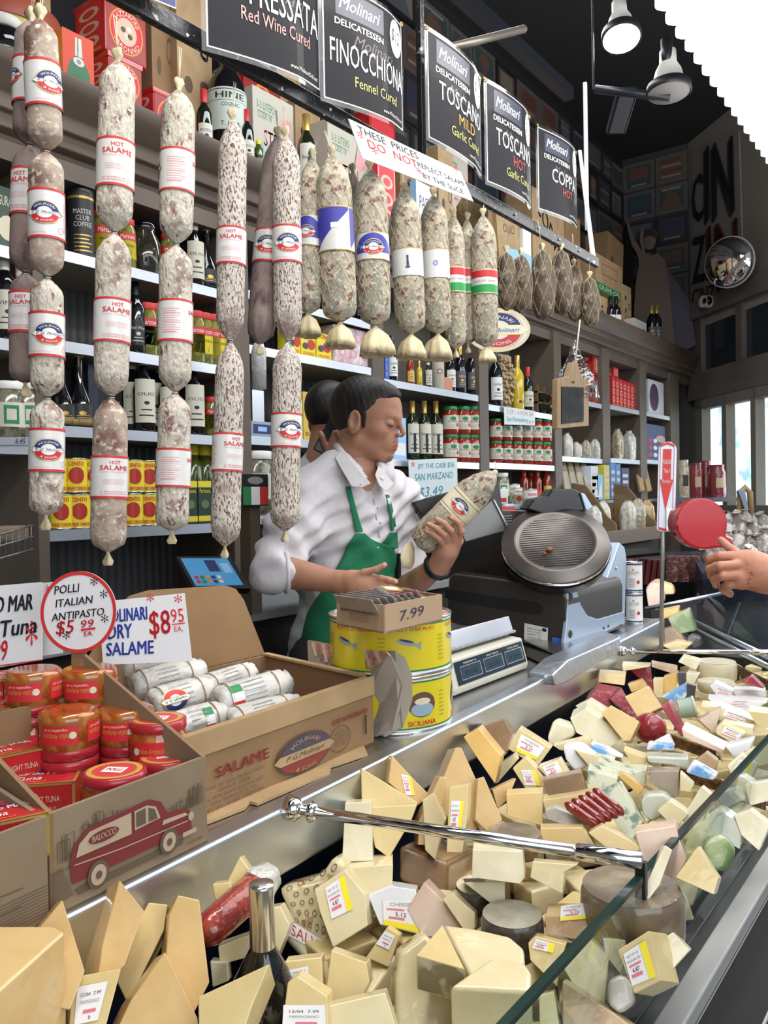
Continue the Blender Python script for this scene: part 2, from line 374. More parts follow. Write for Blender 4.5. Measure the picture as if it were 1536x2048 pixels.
# service counter: stainless top, lip and dark navy case behind
ct = thing('service_counter','long stainless steel service counter carrying boxes, scale and slicer','counter',(1.5,1.0,0))
CYL = lambda x: .703 + .061 * x
XC = 2.66
def cprism(mb,f0,f1,z0,z1,m,x0=-.6,x1=XC):
    vs = [(x,f(x),z) for z in (z0,z1) for f in (f0,f1) for x in (x0,x1)]
    return mb.add(vs,[(0,2,3,1),(4,5,7,6),(0,1,5,4),(2,6,7,3),(0,4,6,2),(1,3,7,5)],m)
cprism(MB(),CYL,lambda x: 1.24 + .03 * x,CZ - .03,CZ,steel).build('worktop',ct,bevel=.003)
cprism(MB(),lambda x: CYL(x) - .004,lambda x: CYL(x) + .03,CZ - .085,CZ + .002,steelb).build('front_lip',ct,bevel=.006,seg=3)
cprism(MB(),lambda x: CYL(x) + .035,lambda x: 1.2 + .03 * x,0,CZ - .03,mat('navy_panel',(.006,.009,.022),.3)).build('body',ct)
# cheese case
navyi = mat('case_interior',(.006,.009,.02),.3)
cs = thing('cheese_display_case','long glass fronted refrigerated cheese case in front of the counter','display case',(1.5,.5,0))
GY = .335; XG = 4.2
cprism(MB(),lambda x: GY + .01,lambda x: CYL(x) + .033,.2,.8,navyi,-.6,XG + .3).build('deck',cs)
MB().box(-.6,GY - .055,.845,XG,GY - .025,.868,mat('case_sill',(.28,.28,.27),.45)).box(-.6,GY - .12,.78,XG,GY - .055,.85,mat('black_rail',(.010,.010,.010),.6,spec=.15)).box(-.6,GY - .125,.80,XG,GY - .118,.806,MATS['case_sill']).box(-.6,GY - .155,.71,XG,GY - .13,.735,MATS['case_sill']).box(-.6,GY - .035,.8,XG,GY + .0,.855,darkmetal).box(-.6,GY - .2,.0,XG,GY - .14,.69,mat('case_front',(.010,.008,.008),.7,spec=.08)).box(-.6,GY - .14,.3,XG,GY + .01,.79,MATS['black_rail']).build('front_rail',cs,bevel=.004)
glassm = clearfilm('case_glass',(.9,.95,.93),.03)
MB().box(.2,GY - .004,.86,2.2,GY + .004,1.005,glassm).build('front_glass',cs)
MB().box(2.23,GY - .004,.86,XG,GY + .004,1.005,glassm).build('front_glass',cs)
MB().box(.2,GY - .0045,1.0052,2.2,GY + .0045,1.011,mat('glass_edge',(.01,.03,.025),.15)).box(2.23,GY - .0045,1.0052,XG,GY + .0045,1.011,MATS['glass_edge']).build('glass_edge',cs,label='dark green polished glass edge')
MB().box(2.19,GY - .008,.9,2.24,GY + .008,1.02,steelb).build('glass_clip',cs)
# chrome rods across the case
def rod(a,b,r,label,ball=True):
    a,b = Vector(a),Vector(b); o = thing('glass_support_rod',label,'rod',a); d = (b - a).normalized()
    MB().tube([a,b],r,chrome,16).build('bar',o)
    k = MB(); k.tube([a - d * .01,a + d * .004,a + d * .012],[r * 2.3,r * 2.1,r * .9],chrome,20).tube([a + d * .018,a + d * .024,a + d * .032],[r * 1.2,r * 1.9,r * 1.2],chrome,20); k.build('wall_socket',o)
    k = MB(); k.tube([b - d * .075,b - d * .073,b,b + d * .002],[r,r * 1.35,r * 1.35,r],chrome,20); k.build('end_sleeve',o)
    MB().box(b.x - .004,b.y - .006,b.z - .045,b.x + .004,b.y + .006,b.z,darkmetal).build('glass_clamp',o)
    return o
rod(PY(588,1618,CYL(.85) - .012),PY(1282,1722,GY + .0),.0075,'chrome rod with end sleeve across the near part of the cheese case')
rod(PY(1246,1302,CYL(2.2) - .01),PY(1560,1305,GY + .14),.006,'thin chrome rod across the far end of the cheese case')
# ================================================================ rail, hanging salami, signs, lamps
RY = 1.12; RZ = PY(700,246,RY).z
chip = mat('chipped_black_paint',(.012,.012,.014),.3,noise=[(55,(.55,.56,.58),.66,.70)],bump=(60,.5,.004))
rl = thing('hanging_rail','black chipped steel rail from which the salami hang','rail',(.6,RY,RZ))
xr1 = PY(1196,512,RY).x
MB().box(-.3,RY - .004,RZ - .017,xr1,RY + .012,RZ + .017,chip).build('bar',rl,bevel=.003)
k = MB(); xs = PY(1186,500,RY); k.prism([PY(1158,300,RY),PY(1163,300,RY),PY(1192,518,RY),PY(1184,518,RY)],(0,.004,0),flat('white_enamel',(.8,.82,.86),.3)); k.build('end_strap',rl,label='white metal strap')
for i,u in enumerate((422,470,654,1022,1070,1110,1150)):
    p = PY(u,130,RY); MB().ball((p.x,RY - .006,RZ),.004,chrome,8).build('bolt',rl)
for (u0,v0,u1,v1,w,lab) in ((838,-40,835,330,.016,'black steel post beside the second and third hanging signs'),(1184,-10,1172,165,.008,'thin white-chipped rod hanging from the ceiling'),(1170,165,1154,448,.012,'bright white angle post at the right end of the rail')):
    a,b = PY(u0,v0,RY + .02),PY(u1,v1,RY + .02); mm = chip if w != .012 else MATS['white_enamel']
    o = MB().box(a.x - w / 2,a.y - w / 2,b.z,a.x + w / 2,a.y + w / 2,a.z + (.7 if v0 < 0 else 0),mm).build('steel_post',loc=(a.x,a.y,b.z),bevel=.002); tag(o,lab,'post')
a,b = PY(838,112,RY + .02),PT(1048,58,2.35)
o = MB().tube([a,b],.011,mat('dull_pipe',(.16,.14,.12),.4,metal=.6),12).build('ceiling_bar',loc=a); tag(o,'dull grey steel arm reaching out from the black post','arm')
# ---- salami
sal = mat('salame_mold',(.50,.455,.375),.85,noise=[(26,(.27,.19,.155),.54,.64),(95,(.20,.09,.08),.585,.66,(1,1,.45)),(150,(.60,.57,.50),.54,.62)],bump=(140,1,.006,(1,1,.5)))
sal2 = mat('salame_mold_speckled',(.52,.48,.42),.85,noise=[(330,(.15,.075,.065),.53,.585,(1,1,.4)),(22,(.32,.24,.21),.58,.70)],bump=(170,1,.005,(1,1,.4)))
sal3 = mat('salame_mold_brown',(.38,.30,.235),.85,noise=[(18,(.17,.085,.065),.48,.62),(110,(.54,.49,.42),.55,.64)],bump=(90,.7,.004))
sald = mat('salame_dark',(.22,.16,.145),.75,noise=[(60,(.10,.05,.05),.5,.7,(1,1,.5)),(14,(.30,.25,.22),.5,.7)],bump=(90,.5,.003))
salg = mat('salame_netted',(.42,.37,.28),.85,noise=[(60,(.17,.085,.065),.52,.61),(28,(.26,.25,.19),.52,.62),(140,(.54,.5,.42),.56,.64)],bump=(60,.9,.006))
copm = mat('coppa',(.12,.088,.055),.7,noise=[(18,(.07,.05,.035),.42,.6),(50,(.32,.27,.19),.58,.72)],bump=(35,1,.008))
twine = flat('twine',(.55,.45,.32),.8); net = flat('net_cord',(.56,.48,.32),.8); clipm = mat('metal_clip',(.5,.5,.5),.3,metal=1)
casing = mat('dry_casing',(.62,.52,.33),.6,noise=[(30,(.5,.38,.2),.5,.7)],bump=(50,.7,.004))
flat('royal_blue',(.05,.05,.33),.4)
slabel = mat('salame_paper',(.66,.65,.63),.35,coat=.4,bump=(25,.25,.004))
def link_prof(r,L,top=.16,bot=.12):
    out = []; N = 22
    for i in range(N + 1):
        q = i / N
        s = min(1,(q / top)) if q < top else (min(1,(1 - q) / bot) if q > 1 - bot else 1)
        s = math.sin(s * PI / 2) ** .75
        out.append((max(r * s,.0045),-q * L))
    return out
def salame_label(par,A,r,z0,z1,style,rot,w_all=True):
    """paper sleeve round the sausage; z0>z1 local to A"""
    k = MB(); h = z0 - z1; xf = Matrix.Translation(A)
    R = r * 1.035 + .0007
    k.lathe([(R,z0),(R * 1.006,(z0 + z1) / 2),(R,z1)],slabel,32,xf=xf,caps=False)
    a = Art(); e = .0035
    cm = cylmap(R * 1.004,a0=rot,step=.00025,xf=Matrix.Translation(A + Vector((0,0,z1))))
    C = 2 * PI * R
    if style in ('hot','info','logo','hotinfo','logohot'):
        for y in (0,h - e): a.rect(-C / 2,y,C / 2,y + e,red,1,nx=40)
    if style in ('hot','hotinfo'):
        a.text('HOT',0,h * .80,h * .085,red,bold=.02); a.text('SALAME',0,h * .66,h * .11,red,w=C * .26,bold=.03)
        a.text('MADE IN SAN FRANCISCO',0,h * .60,h * .03,pinkp,w=C * .26)
        for i in range(3): a.text('INGREDIENTS: PORK, SALT, SPICE',0,h * (.42 - i * .045),h * .025,pinkp,w=C * .2)
        for i in range(2): a.text('P.G. MOLINARI & SONS, INC.',0,h * (.14 - i * .05),h * .03,redink,w=C * .25)
    if style in ('info','hotinfo','logo'):
        ox = 0 if style == 'info' else (-C * .3 if style == 'hotinfo' else C * .27)
        w = C * .17
        a.rect(ox - w / 2,h * .18,ox + w / 2,h * .185,pinkp,1,6)
        for i in range(11): a.rect(ox - w / 2,h * (.2 + i * .055),ox + w / 2 * (1 if i % 3 else .6),h * (.2 + i * .055) + h * (.012 if i % 4 else .022),pinkp,1,6)
        if style == 'info':
            a.text('SALAME',C * .27,h * .66,h * .1,red,w=C * .2,bold=.03); logo_art(a,-C * .27,h * .55,C * .26)
    if style in ('logo','logohot'):
        logo_art(a,0,h * .5,C * .34); a.ell(-C * .0 + C * .15,h * .18,h * .07,h * .07,pinkp,2,r0=.8,rings=1)
        a.text('SAN FRANCISCO, CA 94124',-C * .08,h * .09,h * .03,pinkp,w=C * .18)
    if style == 'tri':     # blue / white label with gold edges
        for y in (0,h - .002): a.rect(-C / 2,y,C / 2,y + .002,gold,1,40)
        nx = 12
        for q in (-1,0,1):
            pts = []; fs = []
            for i in range(nx + 1):
                x = -C * .16 + C * .32 * i / nx + q * C * .33; y = h * (.06 + .86 * i / nx); pts += [(x,y),(x,h * .97)]
                if i: fs.append((2 * i - 2,2 * i,2 * i + 1,2 * i - 1))
            a.geo(pts,fs,flat('royal_blue',(.05,.05,.33),.4),1)
        a.rect(-C * .01,h * .5,C * .06,h * .62,white,3,3)
    if style == 'arcs':
        for y in (0,h - .0015): a.rect(-C / 2,y,C / 2,y + .0015,gold,1,40)
        a.ell(0,h * .25,C * .2,h * .70,MATS['royal_blue'],1,0,180,rings=5); logo_art(a,0,h * .45,C * .24)
    if style in ('tower','wheel'):
        a.rect(-C / 2,h - .0015,C / 2,h,gold,1,40)
        if style == 'tower': a.poly([(-.003,h * .35),(.003,h * .35),(.002,h * .65),(-.002,h * .65)],navy,2); a.ell(0,h * .3,.006,.0025,navy,2,rings=2); a.ell(0,h * .68,.003,.003,navy,2,rings=1)
        else: a.ell(0,h * .5,.0065,.0065,blue,2,r0=.75,rings=1); a.line([(-.003,h * .5 - .002),(.003,h * .5 + .003),(.001,h * .5 - .003)],.001,blue)
        for i in range(6): a.rect(-C * .3,h * (.25 + i * .09),-C * .18,h * (.25 + i * .09) + .001,grey,1,4)
    if style == 'flag':
        for y in (0,h - .0015): a.rect(-C / 2,y,C / 2,y + .0015,gold,1,40)
        a.rect(-C / 2,h * .66,C / 2,h * .94,red,1,40); a.rect(-C / 2,h * .05,C / 2,h * .36,flat('flag_green',(.02,.3,.06),.4),1,40)
        a.text('ITALIAN DRY SALAME',0,h * .47,h * .08,grey,w=C * .3)
    k.art(a,cm); return k.build('label',par)
def netting(par,A,r,L,nx=9,nz=9,amp=1.0):
    k = MB(); pr = link_prof(r * 1.015,L,.22,.14)
    def rad(z):
        q = min(.999,max(0,-z / L)) * (len(pr) - 1); i = int(q); f = q - i; return pr[i][0] * (1 - f) + pr[i + 1][0] * f
    M = 26
    for s in (-1,1):
        for j in range(nx):
            pts = []
            for i in range(M + 1):
                z = -L * (.02 + .96 * i / M); t = 2 * PI * j / nx + s * 2 * PI * i / M * .55 * L / (.25) + .06 * math.sin(i * 2.1 + j)
                q = rad(z) + .0006; pts.append(A + Vector((q * math.cos(t),q * math.sin(t),z)))
            k.tube(pts,.0006,net,4)
    return k.build('netting',par)
def face_rot(p): return math.atan2(-p.y,-p.x)      # angle on the sausage that faces the camera
def twist(par,A,m=casing,s=1.0,down=True,name='casing_tail'):
    k = MB(); d = -1 if down else 1; rnd = random.random() * 6
    k.lathe([(.004 * s,0),(.003 * s,d * .004 * s),(.006 * s,d * .012 * s),(.0095 * s,d * .02 * s),(.007 * s,d * .027 * s)],m,12,c=A,caps=True,wob=lambda t,z: 1 + .35 * math.sin(3 * t + rnd) * min(1,abs(z) / .01 / s))
    return k.build(name,par)
def chain(label,u_str,v_str,links,Y,mt,hasnet=False,group=None,cap=0,strings=True,kindname='salame',cat='salami'):
    """links: (u_top, v_top, u_bot, v_bot, width_px, [label style, v0, v1, rot offset])"""
    u0,v0 = links[0][0],links[0][1]; A0 = PY(u0,v0,Y); o = thing(kindname,label,cat,A0,group)
    if strings:
        s0 = PY(u_str,v_str,Y)
        MB().tube([s0 + Vector((.002,0,0)),A0],.0009,twine,6).tube([s0 - Vector((.003,0,0)),A0 + Vector((.002,0,0))],.0009,twine,6).build('string',o)
    twist(o,A0 + Vector((0,0,-.004)),casing,.9,False,'casing_knot')
    for i,(ua,va,ub,vb,wpx,lb) in enumerate(links):
        Yl = Y; a,b = PY(ua,va,Yl),PY(ub,vb,Yl)
        t = TY(ua,(va + vb) / 2,Yl); r = wpx / FPX * t / 2; L = (a - b).length; d = (b - a).normalized()
        last = i == len(links) - 1
        k = MB(); ph = random.random() * 6
        pr = link_prof(r,L,.15 if not hasnet else .2,.12 if not last else .075)
        # align local -z to d
        q = Vector((0,0,-1)).rotation_difference(d).to_matrix().to_4x4(); xf = Matrix.Translation(a) @ q
        def wob(th,z,ph=ph,L=L):
            e = min(1,min(-z,L + z) / (.14 * L)); return 1 + .012 * math.sin(2 * th + ph + z * 20) + .012 * math.sin(z * 60 + ph) + (1 - e) * .09 * math.sin(9 * th + ph)
        mm = mt if not isinstance(mt,list) else mt[i]
        k.lathe(pr,mm,36,xf=xf,wob=wob)
        lk = k.build('sausage_link' if len(links) > 1 else 'sausage_body',o)
        if lb:
            st,l0,l1 = lb[:3]; ro = lb[3] if len(lb) > 3 else 0
            q0 = (l0 - va) / (vb - va); q1 = (l1 - va) / (vb - va)
            LOC[lk.name] = LOC[o.name]
            sl = salame_label(lk,Vector((0,0,0)),r,-q0 * L,-q1 * L,st,0,True)
            # move the label (built about the axis at the origin) onto the link
            rz = Matrix.Rotation(face_rot(a) + ro,4,'Z'); Lo = LOC[o.name]
            me = sl.data; me.transform(Matrix.Translation(Lo)); me.transform(xf @ rz); me.transform(Matrix.Translation(-Lo))
        if hasnet: 
            nn = netting(o,Vector((0,0,0)),r,L); Lo = LOC[o.name]
            nn.data.transform(Matrix.Translation(Lo)); nn.data.transform(xf); nn.data.transform(Matrix.Translation(-Lo))
        if not last:
            k = MB()
            for dz in (-.003,.0015): k.lathe([(.0052,dz - .001),(.0062,dz),(.0052,dz + .001)],clipm,14,c=b,caps=False)
            k.build('clip',o)
        elif cap: 
            kk = MB(); rr = .0225 * cap; rp = random.random() * 6
            kk.lathe([(.004,.002),(.006,-.004),(rr * .95,-rr * .8),(rr * 1.25,-rr * 1.7),(rr * 1.35,-rr * 2.4),(rr * 1.2,-rr * 2.3),(rr * .6,-rr * 1.2)],casing,30,c=b + d * -.001,wob=lambda th,z: 1 + min(1,-z / rr / 2 + .1) * (.16 * math.sin(3 * th + rp) + .13 * math.sin(8 * th + rp))).build('casing_cap',o)
        else: twist(o,b,casing,.8)
    return o
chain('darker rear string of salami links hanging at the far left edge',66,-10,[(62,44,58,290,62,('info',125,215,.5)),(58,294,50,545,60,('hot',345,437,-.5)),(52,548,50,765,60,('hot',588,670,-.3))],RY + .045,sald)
chain('front string of four labelled salami links, leftmost in front',84,-10,[(80,40,92,300,66,('logo',130,222,.45)),(92,306,94,552,66,('logo',387,485,-.1)),(94,558,94,793,64,('logo',629,718,.15)),(95,799,92,1030,64,('logo',859,945,.1))],RY - .02,[sal3,sal3,sal,sal])
chain('string of three salami links with a hot salame label at top',230,30,[(236,124,228,463,70,('hot',289,384,.1)),(228,468,222,792,68,('hotinfo',603,690,.3)),(222,797,216,1103,68,('hotinfo',914,998,.3))],RY - .01,[sal,sal,sal3])
chain('string of three salami links, right of the hot salame string',361,95,[(357,182,352,487,66,('info',308,392,-.05)),(352,492,350,783,65,('info',605,688,-.25)),(350,788,344,1062,65,('info',899,976,-.2))],RY - .005,sal)
chain('two long slim speckled salami with hot salame label, left of the worker',470,165,[(466,242,460,682,56,('hot',461,535,0)),(461,687,450,1092,58,('hotinfo',869,945,.6))],RY,sal2)
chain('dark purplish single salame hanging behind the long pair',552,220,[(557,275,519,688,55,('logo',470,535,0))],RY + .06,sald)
chain('two long slim speckled salami hanging in front of the worker shoulder',568,215,[(572,275,576,682,56,('logo',457,530,.1)),(575,686,570,1062,58,('logo',829,897,.35))],RY,sal2)
chain('dark netted salame tucked behind, with gold edged round emblem label',640,260,[(624,318,616,628,54,('arcs',440,500,-.3))],RY + .05,salg,True,cap=.9)
chain('plump netted salame with blue and white diagonal label',650,262,[(664,312,680,645,70,('tri',421,508,-.2))],RY,salg,True,cap=1)
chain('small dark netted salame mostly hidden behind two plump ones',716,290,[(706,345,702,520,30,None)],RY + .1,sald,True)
chain('plump netted salame with round blue emblem label',738,300,[(740,338,750,652,64,('arcs',472,526,.05))],RY,salg,True,cap=1.25)
chain('netted pale salame with a small lighthouse on its label',806,350,[(808,380,822,668,60,('tower',502,556,0))],RY,salg,True,cap=1.1)
chain('netted pale salame with a small blue wheel on its label',866,372,[(866,392,876,668,54,('wheel',504,560,0))],RY,salg,True,cap=1.2)
chain('slim netted salame with green white red band, left one of three',906,385,[(906,432,912,698,42,('flag',537,588,0))],RY,salg,True)
chain('slim netted salame with striped band, hidden behind its neighbours',935,390,[(934,440,936,690,36,('flag',540,590,0))],RY + .05,salg,True)
chain('netted salame with green white red band, rightmost of the salami',968,400,[(966,432,972,694,50,('flag',543,592,0))],RY,salg,True,cap=.8)
# ---- coppa (small dark netted hams)
def coppa(label,u,v0,v1,wpx,Y,us):
    a = PY(u,v0,Y); b = PY(u + 4,v1,Y); t = TY(u,v0,Y); r = wpx / FPX * t / 2; L = (a - b).length
    o = thing('coppa',label,'cured ham',a); N = 20; ph = random.random() * 6
    cpf = lambda q: max(.003,r * max(0,1 - abs(2 * q - 1) ** 2.6) ** .5 * (.86 + .22 * q)); pr = [(cpf(i / N),-L * i / N) for i in range(N + 1)]
    pr[0] = (.003,0); pr[-1] = (.002,-L)
    wob = lambda th,z: 1 + .07 * math.sin(3 * th + ph) + .05 * math.sin(5 * th + z * 60)
    MB().lathe(pr,copm,30,c=a,wob=wob).build('meat',o)
    k = MB()
    for s in (-1,1):
        for j in range(6):
            pts = []
            for i in range(15):
                q = i / 14; z = -L * q; rr = cpf(q); th = 2 * PI * j / 6 + s * q * 2.2
                rr = rr * wob(th,z) + .0012; pts.append(a + Vector((rr * math.cos(th),rr * math.sin(th),z)))
            k.tube(pts,.0005,net,4)
    k.build('netting',o); MB().tube([PY(us,v0 - 62,Y),a],.0012,twine,6).build('string',o)
    twist(o,a + Vector((0,0,-.004)),casing,.9,False,'casing_knot')
coppa('dark netted coppa, leftmost of the hanging bunch',1012,505,622,44,RY + .05,1020)
coppa('dark netted coppa, second from left in the hanging bunch',1042,510,628,46,RY + .02,1035)
coppa('large dark netted coppa in the middle of the hanging bunch',1084,500,642,50,RY - .01,1075)
coppa('dark netted coppa hanging just right of the large middle one',1122,500,632,46,RY,1113)
coppa('slim netted coppa tucked behind between two others',1148,530,645,34,RY + .05,1145)
coppa('small dark netted coppa hanging alone at the right end',1179,555,655,38,RY,1180)
# straw flask hanging
p = PY(944,400,RY + .12); o = thing('straw_flask','straw wrapped round flask hanging above the striped salami','flask',p)
straw = mat('straw',(.42,.30,.13),.7,wave=(70,'X',.8,.006),noise=[(60,(.26,.17,.07),.5,.7,(1,1,.1))])
MB().lathe([(.004,.02),(.03,.008),(.047,-.02),(.046,-.05),(.03,-.08),(.012,-.1)],straw,28,c=p).build('straw_cover',o)
k = MB(); a = Art().rect(-.012,-.006,.012,.006,white,1,4).text('MOLINARI',0,-.003,.006,navy,2,w=.02); k.art(a,cylmap(.048,c=(p.x,p.y,p.z - .03),a0=-PI / 2 - .1)); k.build('tag',o)
# ---- laminated signs
posterm = mat('poster_print',(.018,.018,.022),.5,coat=.05,spec=.05,noise=[(3,(.04,.034,.03),.5,.75)]); lamin = clearfilm('laminate',(.85,.87,.9),.06,.15)
pinkt = flat('rose_text',(.62,.28,.24),.5); olivet = flat('olive_text',(.50,.48,.12),.5); oranget = flat('amber_text',(.60,.30,.06),.5); redt = flat('red_text',(.45,.05,.03),.5)
def sign(label,c,lines,price,bow=.012,Y0=RY - .03):
    """c: pixel corners TL, TR, BR, BL"""
    tl,tr,br,bl = [PY(u,v,Y0) for u,v in c]; zt = max(tl.z,tr.z); w = ((tr.x + br.x) - (tl.x + bl.x)) / 2
    x0 = (tl.x + bl.x) / 2; z0 = (bl.z + br.z) / 2; h = (tl.z + tr.z) / 2 - z0; sh = ((tr.z - tl.z) + (br.z - bl.z)) / 2
    def fn(x,y,l):      # curled sheet
        return Vector((x0 + x * w,Y0 - bow * math.sin(PI * min(1,x * 1.0)) - .0005 * l + bow * 1.6 * max(0,x - .75) * 4 * .6,z0 + y * h + sh * (x - .5)))
    o = thing('hanging_sign',label,'sign',fn(.5,0,0)); a = Art().rect(-.03,-.035,1.03,1.035,lamin,-1.5,14); k = MB(); k.art(a,fn); k.build('laminate',o)
    a = Art().rect(0,0,1,1,white,.0,14).rect(.012,.012,.988,.988,posterm,1,14)
    a.rect(.12,.74,.66,.96,flat('poster_navy',(.014,.018,.045),.4),2,8).text('Molinari',.38,.80,.11,white,3,w=.46,shear=.35,bold=.01); a.text('DELICATESSEN',.38,.655,.055,white,3,w=.54,bold=.03)
    a.text('Molinari',.55,.52,.1,flat('ghost_print',(.06,.04,.03),.4),2,w=.5,shear=.35)
    for t,y,hh,mm,ww,cx in lines: a.text(t,cx,y,hh,mm,3,w=ww,bold=.0)
    a.text('www.MolinariDeli.net',.80,.05,.035,offwhite,3,w=.32)
    if price: a.ell(.86,.80,.115,.17,white,3,rings=1); a.text(price,.86,.76,.12,ink,4,w=.17,shear=.2)
    k = MB(); k.art(a,fn); k.build('poster',o)
    k = MB()
    for x in (.0,1.0): k.lathe([(.003,0),(.005,0),(.005,.0015),(.003,.0015)],gold,12,xf=Matrix.Translation(fn(x,1.01,2)) @ Matrix.Rotation(PI / 2,4,'X'),caps=False)
    k.build('grommet',o); return o
sign('black laminated soppressata sign, leftmost and cut by the top edge',[(418,-170),(664,-70),(628,183),(402,66)],[('SOPPRESSATA',.40,.22,white,.95,.5),('Red Wine Cured',.27,.10,pinkt,.62,.55)],None)
sign('black laminated finocchiona sign with handwritten price',[(648,-40),(818,50),(806,258),(643,188)],[('FINOCCHIONA',.33,.2,white,.92,.52),('Fennel Cured',.17,.09,olivet,.55,.58)],'$12.')
sign('black laminated toscano mild sign',[(862,72),(974,154),(963,354),(849,261)],[('TOSCANO',.42,.17,white,.8,.55),('MILD',.28,.11,oranget,.3,.6),('Garlic Cured',.15,.09,olivet,.55,.6)],'$12.')
sign('black laminated toscano hot sign',[(979,172),(1076,238),(1058,413),(967,354)],[('TOSCANO',.42,.17,white,.8,.55),('HOT',.28,.11,redt,.28,.6),('Garlic Cured',.15,.09,olivet,.55,.6)],'$12.')
sign('black laminated coppa hot sign, rightmost of the row',[(1080,258),(1161,306),(1158,454),(1072,413)],[('COPPA',.40,.17,white,.6,.55),('HOT',.27,.1,redt,.25,.6)],'$18.')
o = thing('hanging_sign','only the white-edged bottom of a dark sign in the top left corner','sign',PY(300,0,RY - .03))
MB().art(Art().rect(0,0,1,1,white,0).rect(.01,.03,.99,.99,navy,1),quadmap(PY(236,-30,RY - .03),PY(352,18,RY - .03),PY(352,-80,RY - .03),PY(236,-130,RY - .03))).build('poster',o)
# handwritten notice
q = [PY(u,v,RY - .05) for u,v in ((725,316),(947,403),(921,343),(697,237))]
def papersign(name,label,q,arts,back=white,th=.002,cat='sign'):
    o = thing(name,label,cat,q[0]); fn = quadmap(*q); nn = (q[1] - q[0]).cross(q[3] - q[0]).normalized()
    MB().prism(q,-nn * th,back).build('card',o); a = Art(); arts(a); MB().art(a,fn).build('lettering',o); return o
paper = flat('sign_paper',(.74,.75,.76),.4,coat=.3)
def nt(a):
    a.text('THESE  PRICES',.30,.72,.2,ink,w=.50,shear=.1); a.text('DO  NOT',.30,.40,.24,redink,w=.42,shear=.1); a.text('REFLECT SALAMI',.74,.46,.17,ink,w=.46,shear=.1)
    a.text('BY THE SLICE',.72,.14,.17,ink,w=.40,shear=.1)
    for x,y in ((.05,.45),(.13,.15),(.5,.12),(.95,.8)): a.text('*',x,y,.3,redink,sx=.3)
    a.line([(.2,.32),(.5,.30)],.012,redink)
papersign('handwritten_sign','long white handwritten notice about salami prices clipped to the rail',q,nt,paper)
# round emblem sign behind the striped salami
c = PY(996,660,1.9); o = thing('oval_sign','oval cream emblem sign partly hidden behind the last salame','sign',c)
t = TY(996,660,1.9); wv = 118 / FPX * t; a = Art(); a.ell(0,0,wv / 2 * 1.08,wv * .36,cream,1); a.ell(0,0,wv / 2,wv * .31,white,2); logo_art(a,0,0,wv * 1.05)
rt = Rv * 1; MB().lathe([(wv / 2 * 1.1,-.004),(wv / 2 * 1.1,0)],cream,40,xf=Matrix.Translation(c) @ Matrix(((Rv.x,0,-Fv.x,0),(Rv.y,0,-Fv.y,0),(0,1,0,0),(0,0,0,1))) @ Matrix.Diagonal((1,.68,1,1))).build('board',o)
MB().art(a,planemap(c,R0,(0,0,1),.0006)).build('emblem',o)
# ---- lamps
bulbm = flat('lamp_glow',(1,.98,.94),.5,emit=14); lampw = flat('lamp_white',(.62,.60,.56),.4); lampd = flat('lamp_grey_glass',(.3,.28,.27),.4)
def lamp(label,u,v,t,r,tiltv,on):
    c = PT(u,v,t); d = Vector(tiltv).normalized(); o = thing('spot_lamp',label,'lamp',c)
    xf = Matrix.Translation(c) @ Vector((0,0,-1)).rotation_difference(d).to_matrix().to_4x4()
    MB().lathe([(r,-.0),(r * 1.02,.03),(r * .8,.035),(r * .62,.09),(r * .42,.12),(r * .40,.17),(.0,.175)],lampw,28,xf=xf).build('bulb_body',o)
    MB().lathe([(r * 1.03,-.004),(r * 1.08,.0),(r * 1.06,.03),(r * .95,.034)],black,28,xf=xf,caps=False).build('rim',o)
    MB().lathe([(0,-.012),(r * .6,-.008),(r * .98,0)],bulbm if on else lampd,28,xf=xf).build('lens',o,label='glowing lens' if on else None)
    return o,xf
lamp('lit spot lamp with white housing at the top',1243,78,3.0,.066,(-.30,-.16,-1),True)
l2,xf = lamp('unlit white spot lamp on a black arm, below the lit lamp',1338,186,3.2,.078,(-.1,-.05,-1),False)
MB().tube([PT(1335,140,3.2),PT(1333,78,3.2)],.022,black,14).build('holder',l2)
bar = mat('track_metal',(.03,.035,.045),.4,metal=.4)
o = MB().box(1.2,1.98,PY(1000,60,2.0).z - .03,4.6,2.04,PY(1000,60,2.0).z + .04,bar).build('lighting_track',loc=(2.9,2.0,PY(1000,60,2).z)); tag(o,'dark lighting track running along under the ceiling','lighting track')
a,b = PT(1190,178,3.3),PT(1340,195,3.2)
o = MB().tube([a,b],.016,bar,10).build('lamp_bar',loc=a); tag(o,'dark arm joining the unlit lamp to the track','arm')
o = thing('sign_lamp','dark flat lamp head at the end of the lighting track','lamp',PT(1240,222,3.4)); k = MB(); c = PT(1243,224,3.4); k.box(-.11,-.04,-.012,.11,.04,.02,bar,xf=Matrix.Translation(c) @ Matrix.Rotation(.6,4,'Z') @ Matrix.Rotation(.35,4,'Y')); k.build('head',o,bevel=.004)
MB().box(-.10,-.03,-.014,.10,.03,-.012,steelb,xf=Matrix.Translation(c) @ Matrix.Rotation(.6,4,'Z') @ Matrix.Rotation(.35,4,'Y')).build('reflector',o)
